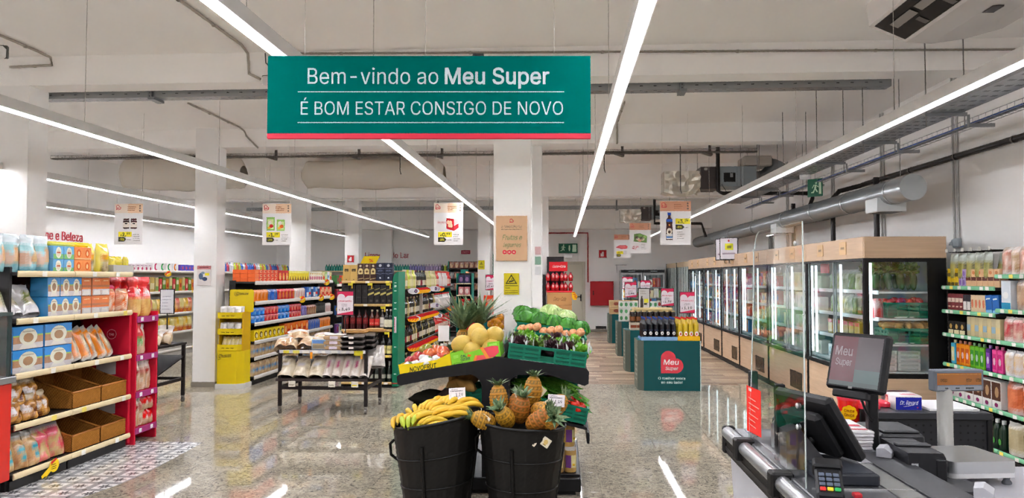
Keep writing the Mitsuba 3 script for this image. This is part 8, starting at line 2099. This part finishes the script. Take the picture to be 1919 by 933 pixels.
for x0, x1, n, z, p, t in ((1.0, 2.9, 15, R2[5], [bagp('#d9c8b8', '#c2603a', 150, .12, .25), bagp('#e6d2c4', '#a8823a', 151, .12, .25)], 'pale bag with orange print on the top shelf of the far right shelving'),
       (1.0, 1.17, 1, R2[4], cp(.14, .1, .26, '#dfe4ea', band=(0, .25, '#2a8aa8'), oval=(.5, .3, .12, '#f4f4f4')), 'white and teal box standing alone on the second shelf of the far right shelving'),
       (1.18, 2.9, 8, R2[4], [bagp('#8a6a50', '#c9ae94', 152, .2, .27), bagp('#7a5c48', '#d8c4ac', 153, .2, .27)], 'brown bag with a cream label on the second shelf of the far right shelving'),
       (1.0, 2.9, 14, R2[3], [bagp('#d8bfae', '#b83a44', 154, .13, .22), bagp('#e2c8b8', '#c24a54', 155, .13, .22)], 'cream and red bag on the third shelf of the far right shelving'),
       (1.0, 2.9, 14, R2[2], [bagp('#e6e2e2', '#d8a860', 156, .13, .23), bagp('#ded9dc', '#e0b878', 157, .13, .23)], 'white bag with a golden biscuit on the fourth shelf of the far right shelving'),
       (1.0, 2.9, 8, R2[1], [bagp('#b8603a', '#d88a64', 158, .23, .27), bagp('#a8502e', '#cc7a58', 159, .23, .27)], 'rust-orange bag on the fifth shelf of the far right shelving'),
       (1.0, 2.9, 8, R2[0], [bagp('#a89a7a', '#c4b898', 160, .22, .28), bagp('#98906a', '#b8ac88', 161, .22, .28)], 'beige-green bag on the lowest shelf of the far right shelving')):
 fx('organic_bag' if n > 1 else 'milk_box', x0, x1, n, p, z, t, t + 's' if n > 1 else None, 'bag' if n > 1 else 'box', jit=.003, y=.07)
# --- checkout, front right
SIL, CHA, DRK = '#c4c5c8', '#3a3b3f', '#222226'
k = number('checkout_counter')
tag(k, 'checkout counter with silver bumper rails and steel top in the right foreground', 'counter')
child(k, 'side_panel', M().raw([(.90, 1.9, 0), (.90, 4.02, 0), (.865, 4.06, .74), (.865, 1.9, .74)], [[0, 3, 2, 1]], '#b9b9bd').raw([(.90, 4.02, 0), (1.42, 4.02, 0), (1.45, 4.06, .74), (.865, 4.06, .74)], [[0, 3, 2, 1]], '#a9a9ae').box(.89, 1.9, .0, 1.42, 4.0, .74, '#a5a5aa'), 'm_satin')
for z0, z1, x, c in ((.735, .755, .853, '#2a2826'), (.755, .775, .846, '#3a3836'), (.775, .795, .85, '#2a2826'), (.795, .812, .846, '#33312f')):
 child(k, 'rubber_strip', M().box(x, 1.9, z0, .90, 4.09, z1, c), 'm_satin')
for y0, y1 in ((1.9, 2.50), (2.56, 3.10), (3.16, 3.72), (3.78, 4.10)):
 child(k, 'bumper_rail', M().tube([(.86, y0, .842), (.86, y1, .842)], .032, SIL, 14), 'm_metal')
for y in (2.53, 3.13, 3.75):
 child(k, 'clamp', M().cb(.815, y - .035, .785, .905, y + .035, .885, '#1d1c1c', .008), 'm_satin')
child(k, 'end_cap', M().cb(.835, 4.09, .735, .90, 4.13, .875, '#1d1c1c', .01), 'm_satin')
child(k, 'steel_top', M().cb(.89, 1.9, .74, 1.46, 4.08, .868, '#9a9c9f', .004), 'm_metal')
child(k, 'belt', M().cb(.93, 3.35, .868, 1.40, 4.02, .874, '#8d8e92', .002), 'm_satin')
child(k, 'steel_plate', M().cb(1.19, 2.2, .868, 1.285, 3.33, .8725, '#b5b6b4', .001), 'm_metal')
child(k, 'dark_sheet', M().cb(1.295, 2.2, .868, 1.455, 3.55, .876, '#3b3b3e', .002), 'm_satin')
child(k, 'seam', M().box(.92, 2.93, .868, 1.29, 2.936, .8735, '#d8d8d8').box(.92, 3.335, .868, 1.46, 3.341, .8745, '#d0d0d0'), 'm_metal')
child(k, 'lower_shelf', M().cb(1.44, 2.5, .60, 1.60, 4.0, .80, '#3a3a3e', .004).box(1.46, 2.5, 0, 1.58, 3.98, .6, '#2c2c30'), 'm_satin')
k = number('sneeze_shield')
tag(k, 'tall clear acrylic shield with rounded corner standing on the checkout counter', 'shield')
yz = unary_union([sbox(2.94, .84, 3.56, 1.86), sbox(3.0, .84, 3.68, 1.78), Point(3.56, 1.76).buffer(.1, 10), Polygon([(3.5, .84), (3.80, .84), (3.66, 1.76), (3.5, 1.8)])])
sv = np.array(yz.exterior.coords)[:-1]
tv, tf = trimesh.creation.triangulate_polygon(yz, engine='earcut')
tv = np.asarray(tv)
child(k, 'sheet', M().raw(np.column_stack([np.full(len(tv), .90), tv]), np.asarray(tf), '#e6f0ee'), 'm_pane')
ring = np.vstack([sv, sv[:1]])
em = M()
for a_, b_ in zip(ring[:-1], ring[1:]):
 em.raw([(.897, *a_), (.903, *a_), (.903, *b_), (.897, *b_)], [[0, 1, 2, 3], [3, 2, 1, 0]], '#dfe8e8')
child(k, 'edge', em, 'm_gloss', None, 'bright polished edge')
for y, z in ((3.02, 1.78), (3.02, 1.16), (3.02, 1.08)):
 child(k, 'screw', M().ell((.895, y, z), (.006, .011, .011), '#d8dcde', 8, 6), 'm_metal')
for y, z1 in ((3.86, 1.19), (3.40, 1.19)):
 child(k, 'support_post', M().cb(.915, y - .018, .80, .955, y + .018, z1, '#1c1c1e', .003), 'm_satin')
one('red_leaflet', M().raw([(.898, 3.84, .905), (.898, 3.57, .925), (.898, 3.57, 1.135), (.898, 3.84, 1.125)], [[0, 1, 2, 3]], '#d8352c').add(M().raw([(.8985, 3.84, .905), (.8985, 3.57, .925), (.8985, 3.57, 1.135), (.8985, 3.84, 1.125)], [[3, 2, 1, 0]], '#b9302a')).add(lines(M(), 0, 0, .2, .15, 6, 0, '#f0a8a0', 8, .2).plate(0, .165, .06, .18, 0, '#f4d8d4'), mat(.8975, 3.80, .94, rz=-90)), 'm_satin', None, 'red leaflet with pale print stuck to the clear shield', 'leaflet')
k = number('sanitizer_bottle')
tag(k, 'clear pump bottle of hand sanitizer with a white pump beside the red leaflet', 'bottle')
Fs = mat(.985, 3.62, .874)
child(k, 'bottle', M().lathe([(.028, 0), (.03, .01), (.03, .10), (.014, .125)], '#d6dcdc', 12), 'm_gloss', Fs)
child(k, 'pump', M().lathe([(.015, .125), (.015, .145), (.006, .145), (.006, .175), (.014, .178), (.014, .188)], '#f2f2f0', 10).tube([(0, 0, .182), (-.04, -.01, .178)], .006, '#f2f2f0', 6), 'm_satin', Fs)
k = number('cashier_monitor')
tag(k, 'black touch screen of the cashier seen from behind, leaning back on its stand', 'monitor')
Fm = mat(1.055, 3.26, 1.055, rz=112, rx=-34)
child(k, 'housing', M().cb(-.165, -.018, -.15, .165, .028, .15, '#232325', .012), 'm_satin', Fm)
child(k, 'back_cover', M().cb(-.12, .028, -.11, .12, .075, .10, '#1d1d1f', .016), 'm_satin', Fm)
child(k, 'screen', M().plate(-.15, -.13, .15, .135, -.0185, '#3a3f4a'), 'm_gloss', Fm)
child(k, 'stand', M().ext([(-.06, 0), (.12, 0), (.10, .03), (-.01, .17), (-.06, .15)], -.05, .05, '#4a4a4c', mat(.965, 3.25, .874)), 'm_satin')
child(k, 'arm', M().tube([(.93, 3.22, .885), (1.03, 3.24, 1.0), (1.06, 3.26, 1.04)], .018, '#1d1d1f', 8), 'm_satin')
child(k, 'cable', M().tube([(1.08, 3.22, 1.0), (1.11, 3.20, .95), (1.13, 3.22, .93), (1.14, 3.26, .96), (1.12, 3.3, 1.0)], .005, '#1a1a1a', 5), 'm_satin')
k = number('customer_monitor')
tag(k, 'black customer screen on a pole showing the red and grey shop logo', 'monitor')
Fc = mat(1.325, 3.56, 1.268, rz=-57, rx=-14)
child(k, 'housing', M().cb(-.145, -.015, -.13, .145, .03, .13, '#1d1d1f', .012), 'm_satin', Fc)
sc = M().plate(-.125, -.092, .125, .112, -.0156, '#5c5456').plate(-.125, -.092, .0, .112, -.016, '#6a3f45').plate(.0, -.092, .125, -.035, -.016, '#566664').plate(-.125, -.112, .125, -.092, -.016, '#525c5a')
sc.text('Meu', -.065, .025, .04, -.0165, '#8f8486', True, fit=.09).text('Super', -.06, -.02, .03, -.0165, '#8f8486', True, fit=.085)
child(k, 'screen', sc, 'm_gloss', Fc)
child(k, 'card_reader', M().cb(-.09, -.03, -.165, .09, .0, -.13, '#1a1a1c', .006).plate(-.02, -.122, .0, -.112, -.0155, '#8a8a8a'), 'm_satin', Fc)
child(k, 'pole', M().cb(1.385, 3.60, .80, 1.43, 3.645, 1.36, '#1f1f21', .006).tube([(1.33, 3.55, 1.12), (1.36, 3.57, 1.05), (1.40, 3.6, 1.0)], .006, '#1a1a1a', 5), 'm_satin')
k = number('payment_terminal')
tag(k, 'card payment terminal with coloured keys at the foot of the clear shield', 'terminal')
Ft = mat(.945, 2.83, .905, rz=-14, rx=24)
child(k, 'body', M().cb(-.045, -.09, .0, .045, .09, .04, '#1d1d20', .008).cb(-.05, .05, .0, .05, .10, .055, '#19191b', .008), 'm_satin', Ft)
for r_ in range(4):
 for c_ in range(3):
  child(k, 'key', M().cb(-.034 + .024 * c_, -.075 + .026 * r_, .04, -.014 + .024 * c_, -.057 + .026 * r_, .046, (('#c23a34', '#d8c63a', '#2f9a5a')[c_] if r_ == 0 else '#5a6270'), .002), 'm_satin', Ft)
one('scanner_pad', M().cb(.97, 2.98, .869, 1.185, 3.32, .912, '#33363c', .006).box(.985, 3.0, .912, 1.17, 3.30, .914, '#3f4248'), 'm_satin', None, 'flat dark charcoal unit on the steel top behind the payment terminal', 'scanner')
one('red_cable_tag', M().cb(1.03, 2.82, .869, 1.06, 2.85, .885, '#b83a40', .004), 'm_satin', None, 'small red piece beside the payment terminal', 'tag')
one('scanner_gun', M().cb(.98, 3.46, .874, 1.06, 3.60, 1.0, '#2b2426', .02).cb(.99, 3.50, .99, 1.10, 3.58, 1.05, '#1f1d1f', .015), 'm_satin', None, 'dark hand scanner in its cradle behind the clear shield', 'scanner')
one('till_box', M().cb(1.02, 3.66, .874, 1.20, 3.85, .98, '#36383a', .012), 'm_satin', None, 'dark box on the belt behind the hand scanner', 'box')
for i in range(6):
 one('paper_bundle', M().cb(1.235, 3.56, .8765 + .014 * i, 1.385, 3.86, .889 + .014 * i, ('#eceaee', '#e6e2e6', '#f0eef0')[i % 3], .003), 'm_satin', mat(.002 * i, .004 * (i % 2), 0), 'bundle of white paper bags beside the customer screen' if i < 5 else 'topmost paper bundle with red stripes beside the customer screen', 'paper', 'white paper bundles' if i < 5 else None)
one('red_print', M().box(1.25, 3.60, .9602, 1.37, 3.62, .9606, '#d8485a').box(1.25, 3.68, .9602, 1.37, 3.72, .9606, '#d8485a').box(1.25, 3.78, .9602, 1.33, 3.84, .9606, '#e08a94'), 'm_satin', mat(.01), 'red printed stripes on the topmost paper bundle', 'print')
k = number('receipt_printer')
tag(k, 'black receipt printer in front of the perforated rack, the nearer of two', 'printer')
Fp_ = mat(1.50, 3.30, .80, rz=-2)
child(k, 'body', M().ext([(0, 0), (.15, 0), (.15, .105), (.14, .125), (0, .125)], 0, .30, '#2b2b2e', mat(-.075, 0, 0)).cb(.035, -.004, -.01, .078, .06, .10, '#232326', .004), 'm_satin', Fp_)
child(k, 'badge', M().plate(-.062, .07, -.035, .082, -.0006, '#b9bcc0'), 'm_satin', Fp_)
child(k, 'slot', M().cb(-.07, .12, .1255, .07, .17, .135, '#3f3f42', .003), 'm_satin', Fp_)
k = number('receipt_printer')
tag(k, 'second black printer behind the nearer receipt printer', 'printer')
child(k, 'body', M().cb(1.46, 3.66, .80, 1.66, 3.98, .93, '#2f2f31', .012), 'm_satin')
child(k, 'cover', M().cb(1.48, 3.67, .93, 1.64, 3.90, .945, '#3f3f41', .006), 'm_satin')
child('checkout_counter', 'side_shelf', M().cb(1.40, 3.2, .775, 1.70, 4.05, .80, '#3a3a3d', .003), 'm_satin')
for i, (x, y, t) in enumerate(((1.375, 3.42, 'beside the nearer printer'), (1.46, 2.80, 'at the lower picture edge'))):
 one('paper_roll_holder', M().ext([(-.03, 0), (.03, 0), (.03, .02), (.0, .04), (-.03, .035)], 0, .10, '#c2c2c8'), 'm_satin', mat(x, y, .877, rz=-30), f'folded white plastic piece {t}', 'holder')
# -- weighing scale on the side table
k = number('side_table')
tag(k, 'pale grey side table carrying the weighing scale', 'table')
child(k, 'tabletop', M().cb(1.62, 2.6, .735, 2.16, 3.78, .765, '#b3b3b8', .003), 'm_satin')
child(k, 'cabinet', M().cb(1.64, 2.7, 0, 1.92, 3.72, .735, '#2a2a2e', .004).cb(1.93, 3.3, 0, 1.95, 3.7, .735, '#8a8a8e', .003), 'm_satin')
k = number('weighing_scale')
tag(k, 'steel shop scale with a display head on a grey post', 'scale')
Fsc = mat(1.765, 3.56, .765, rz=8)
for x in (-.12, .12):
 for y in (-.12, .12):
  child(k, 'foot', M().lathe([(.018, 0), (.02, .008), (.012, .02), (.012, .04)], '#6a6c70', 10, mat(x, y, 0)), 'm_satin', Fsc)
pl_ = sbox(-.148, -.155, .148, .155).buffer(-.03).buffer(.03, 6)
def slab_(z0, z1, c, g=0.0):
 p = pl_.buffer(g)
 t_ = trimesh.creation.extrude_polygon(p, z1 - z0, engine='earcut')
 w_ = np.array(t_.vertices)[np.array(t_.faces)].reshape(-1, 3) + [0, 0, z0]
 return M().raw(w_, np.arange(len(w_)).reshape(-1, 3), c)
child(k, 'base', slab_(.035, .055, '#e6e6e8', -.002), 'm_satin', Fsc)
child(k, 'platter', slab_(.055, .105, '#c6c7c8'), 'm_metal', Fsc)
child(k, 'post', M().lathe([(.034, .0), (.034, .36)], '#bdbcb8', 20), 'm_satin', mat(1.787, 3.745, .77))
Fd = mat(1.84, 3.74, 1.12, rz=8)
child(k, 'display_head', M().cb(-.122, -.02, 0, .122, .03, .10, '#70757c', .006), 'm_satin', Fd)
dp = M().plate(-.108, .03, .108, .085, -.0206, '#9a6428').plate(-.108, .006, .108, .026, -.0206, '#8d9298')
for x0, n_ in ((-.095, 4), (.03, 3), (.078, 3)):
 dp.text('0' * n_, x0 + .004, .045, .014, -.0212, '#5a3a14', centre=False, fit=.008 * n_)
dp.plate(-.108, .078, .108, .080, -.0212, '#c08a48').plate(-.07, .012, -.055, .018, -.0212, '#3a3d42').plate(-.02, .012, .0, .018, -.0212, '#3a3d42').plate(.03, .012, .07, .018, -.0212, '#3a3d42')
child(k, 'display', dp, 'm_gloss', Fd, 'amber display')
# -- perforated rack behind the checkout
k = number('perforated_rack')
tag(k, 'black rack with a perforated front behind the checkout', 'shelf unit')
child(k, 'frame', M().cb(1.80, 4.60, 0, 2.44, 5.02, .80, '#222225', .004).cb(1.765, 4.58, 0, 1.80, 5.04, .86, '#1c1c1f', .004).cb(2.42, 4.58, 0, 2.45, 5.04, .86, '#1c1c1f', .004), 'm_satin')
child(k, 'top_board', M().cb(1.765, 4.575, .835, 2.45, 5.04, .875, '#3b3c40', .004), 'm_satin')
pg = M().box(1.80, 4.592, .0, 2.42, 4.598, .835, '#2f3034')
for i in range(15):
 for j in range(7):
  x, z = 1.825 + .041 * i, .80 - .04 * j
  pg.lathe([(.0065, 0), (.0065, .0006)], '#0c0c0d', 6, mat(x, 4.592, z, rx=90))
child(k, 'perforated_panel', pg, 'm_satin')
child(k, 'side_ledge', M().cb(1.60, 4.62, .74, 1.765, 4.95, .775, '#2a2a2d', .004).box(1.62, 4.7, 0, 1.74, 4.9, .74, '#222225'), 'm_satin')
k = number('sweets_box')
tag(k, 'white and blue box of sweets lettered Dr. Bayard on the perforated rack', 'box')
Fb = mat(2.02, 4.66, .875)
child(k, 'box', M().raw([(-.075, 0, 0), (.075, 0, 0), (.075, .2, 0), (-.075, .2, 0), (-.075, 0, .082), (.075, 0, .082), (.075, .2, .088), (-.075, .2, .088)], [[0, 1, 5, 4], [1, 2, 6, 5], [2, 3, 7, 6], [3, 0, 4, 7], [4, 5, 6, 7], [3, 2, 1, 0]], '#efe8ea'), 'm_satin', Fb)
bp = M().plate(-.073, .001, .073, .074, -.0008, '#26309a').text('Dr. Bayard', .0, .032, .022, -.0014, '#e6e8f6', True, fit=.10, slant=.25).poly([(-.03, .018), (.03, .028), (.03, .031), (-.03, .021)], '#e6e8f6', -.0014).disc(.05, .015, .005, .005, -.0014, '#c24a7a', 8)
bp.add(M().plate(.06, .01, .10, .075, -.0006, '#e8c9c9').plate(.064, .014, .096, .07, -.001, '#b8404a').disc(.08, .045, .012, .02, -.0014, '#e8b8a8', 10), mat(-.075, .2, 0, rz=-90))
bp.raw([(-.03, .03, .0835), (.06, .03, .0835), (.06, .07, .085), (-.03, .07, .085)], [[0, 1, 2, 3]], '#e0a8b0')
child(k, 'print', bp, 'm_satin', Fb)
one('white_sheets', M().cb(2.12, 4.62, .876, 2.40, 4.95, .892, '#f0f0f2', .003), 'm_satin', None, 'stack of white sheets lying on the perforated rack', 'paper')
k = number('lollipop_tub')
tag(k, 'red lollipop tub with yellow flower and lettering Chupa Chups left of the perforated rack', 'tub')
Fk_ = mat(1.70, 4.72, .775)
child(k, 'tub', M().lathe([(.05, 0), (.056, .005), (.062, .15), (.062, .155)], '#d8342a', 20), 'm_gloss', Fk_)
child(k, 'lid', M().lathe([(.066, .15), (.066, .17), (.066, .17), (.06, .18), (.02, .185)], '#e0485a', 20), 'm_gloss', Fk_)
cpz = M()
for q in range(8):
 a = q * math.pi / 4
 cpz.disc(.028 * math.cos(a), .08 + .028 * math.sin(a), .018, .018, -.0645, '#f2c41e', 9)
cpz.disc(0, .08, .034, .034, -.065, '#f2c41e', 14).text('Chupa', 0, .085, .016, -.0656, '#8a2a1a', True, fit=.055).text('Chups', 0, .06, .016, -.0656, '#8a2a1a', True, fit=.055)
child(k, 'print', cpz, 'm_gloss', Fk_ @ mat(rz=-18))
for i, (x, y, z, t) in enumerate(((1.80, 4.70, .878, 'red plastic lid right beside the lollipop tub'), (1.90, 4.80, .878, 'second red plastic lid behind the box of sweets'))):
 one('red_lid', M().lathe([(.07, 0), (.07, .02), (.07, .02), (.06, .028)], '#e0485a', 18), 'm_gloss', mat(x + .03 * i, y, z), t, 'lid')
# --- look-alikes: each label gets its place in its row
def seen_at(key):
 e = scene.get(key) or next((scene[q] for q in scene if q.startswith(key + '__')), None)
 if e is None: return None
 v = meshkit.WRITTEN[e['filename']][0]
 p = (v.min(0) + v.max(0)) / 2
 if 'to_world' in e:
  m_ = np.array(e['to_world'].matrix, float).reshape(4, 4)
  p = m_[:3, :3] @ p + m_[:3, 3]
 fw = np.array(AIM); r_ = np.cross(fw, [0, 0, 1]); r_ /= np.linalg.norm(r_)
 d = p - np.array(EYE)
 return d @ r_ / (d @ fw), p[2], d @ fw
same = {}
for q, d in labels.items():
 if '__' not in q and d.get('label') and d.get('category'):
  same.setdefault(d['label'], []).append(q)
LVN = {2: ('lower row', 'upper row'), 3: ('lowest row', 'middle row', 'top row')}
first_part = {}
for q in scene:
 first_part.setdefault(q.split('__')[0], q)
for text, keys in same.items():
 if len(keys) < 2: continue
 at = {q: seen_at(first_part[q]) for q in keys}
 zs = sorted(at.values(), key=lambda a: a[1])
 lev = [[zs[0][1]]]
 for a in zs[1:]:
  if a[1] - lev[-1][-1] > .045: lev.append([])
  lev[-1].append(a[1])
 names = LVN.get(len(lev), None)
 for i, l in enumerate(lev):
  here = [q for q in keys if l[0] - 1e-6 <= at[q][1] <= l[-1] + 1e-6] if names else (keys if i == 0 else [])
  ds = sorted({round(at[q][2], 2) for q in here})
  here.sort(key=lambda q: at[q][0])
  for n, q in enumerate(here):
   o = f'{n + 1}th' if 10 < (n + 1) % 100 < 14 else f'{n + 1}' + {1: 'st', 2: 'nd', 3: 'rd'}.get((n + 1) % 10, 'th')
   if len(here) == 1:
    labels[q]['label'] = text + (', ' + names[i] if names else '')
   elif len(here) == 2:
    labels[q]['label'] = text + (', ' + names[i] if names else '') + (', left one' if n == 0 else ', right one')
   else:
    labels[q]['label'] = text + (', ' + names[i] if names else '') + f', {o} from left'
SHORT = ((' stacked two high', ''), (' stacked three high', ''), (', stacked two high', ''), (' in the block', ''), (' with white lid and purple label,', ''), (' with slices in view and a white oval', ' showing slices'), (' and a white', ' and white'), (' with a ', ' with '), (' the ', ' '), (' a ', ' '), ('1st', 'first'))
for d in labels.values():
 for a, b in SHORT:
  if len(d.get('label', '').replace('-', ' ').split()) > 16 and ' from ' + 'left' in d['label'] + ' from left':
   d['label'] = d['label'].replace(a, b)
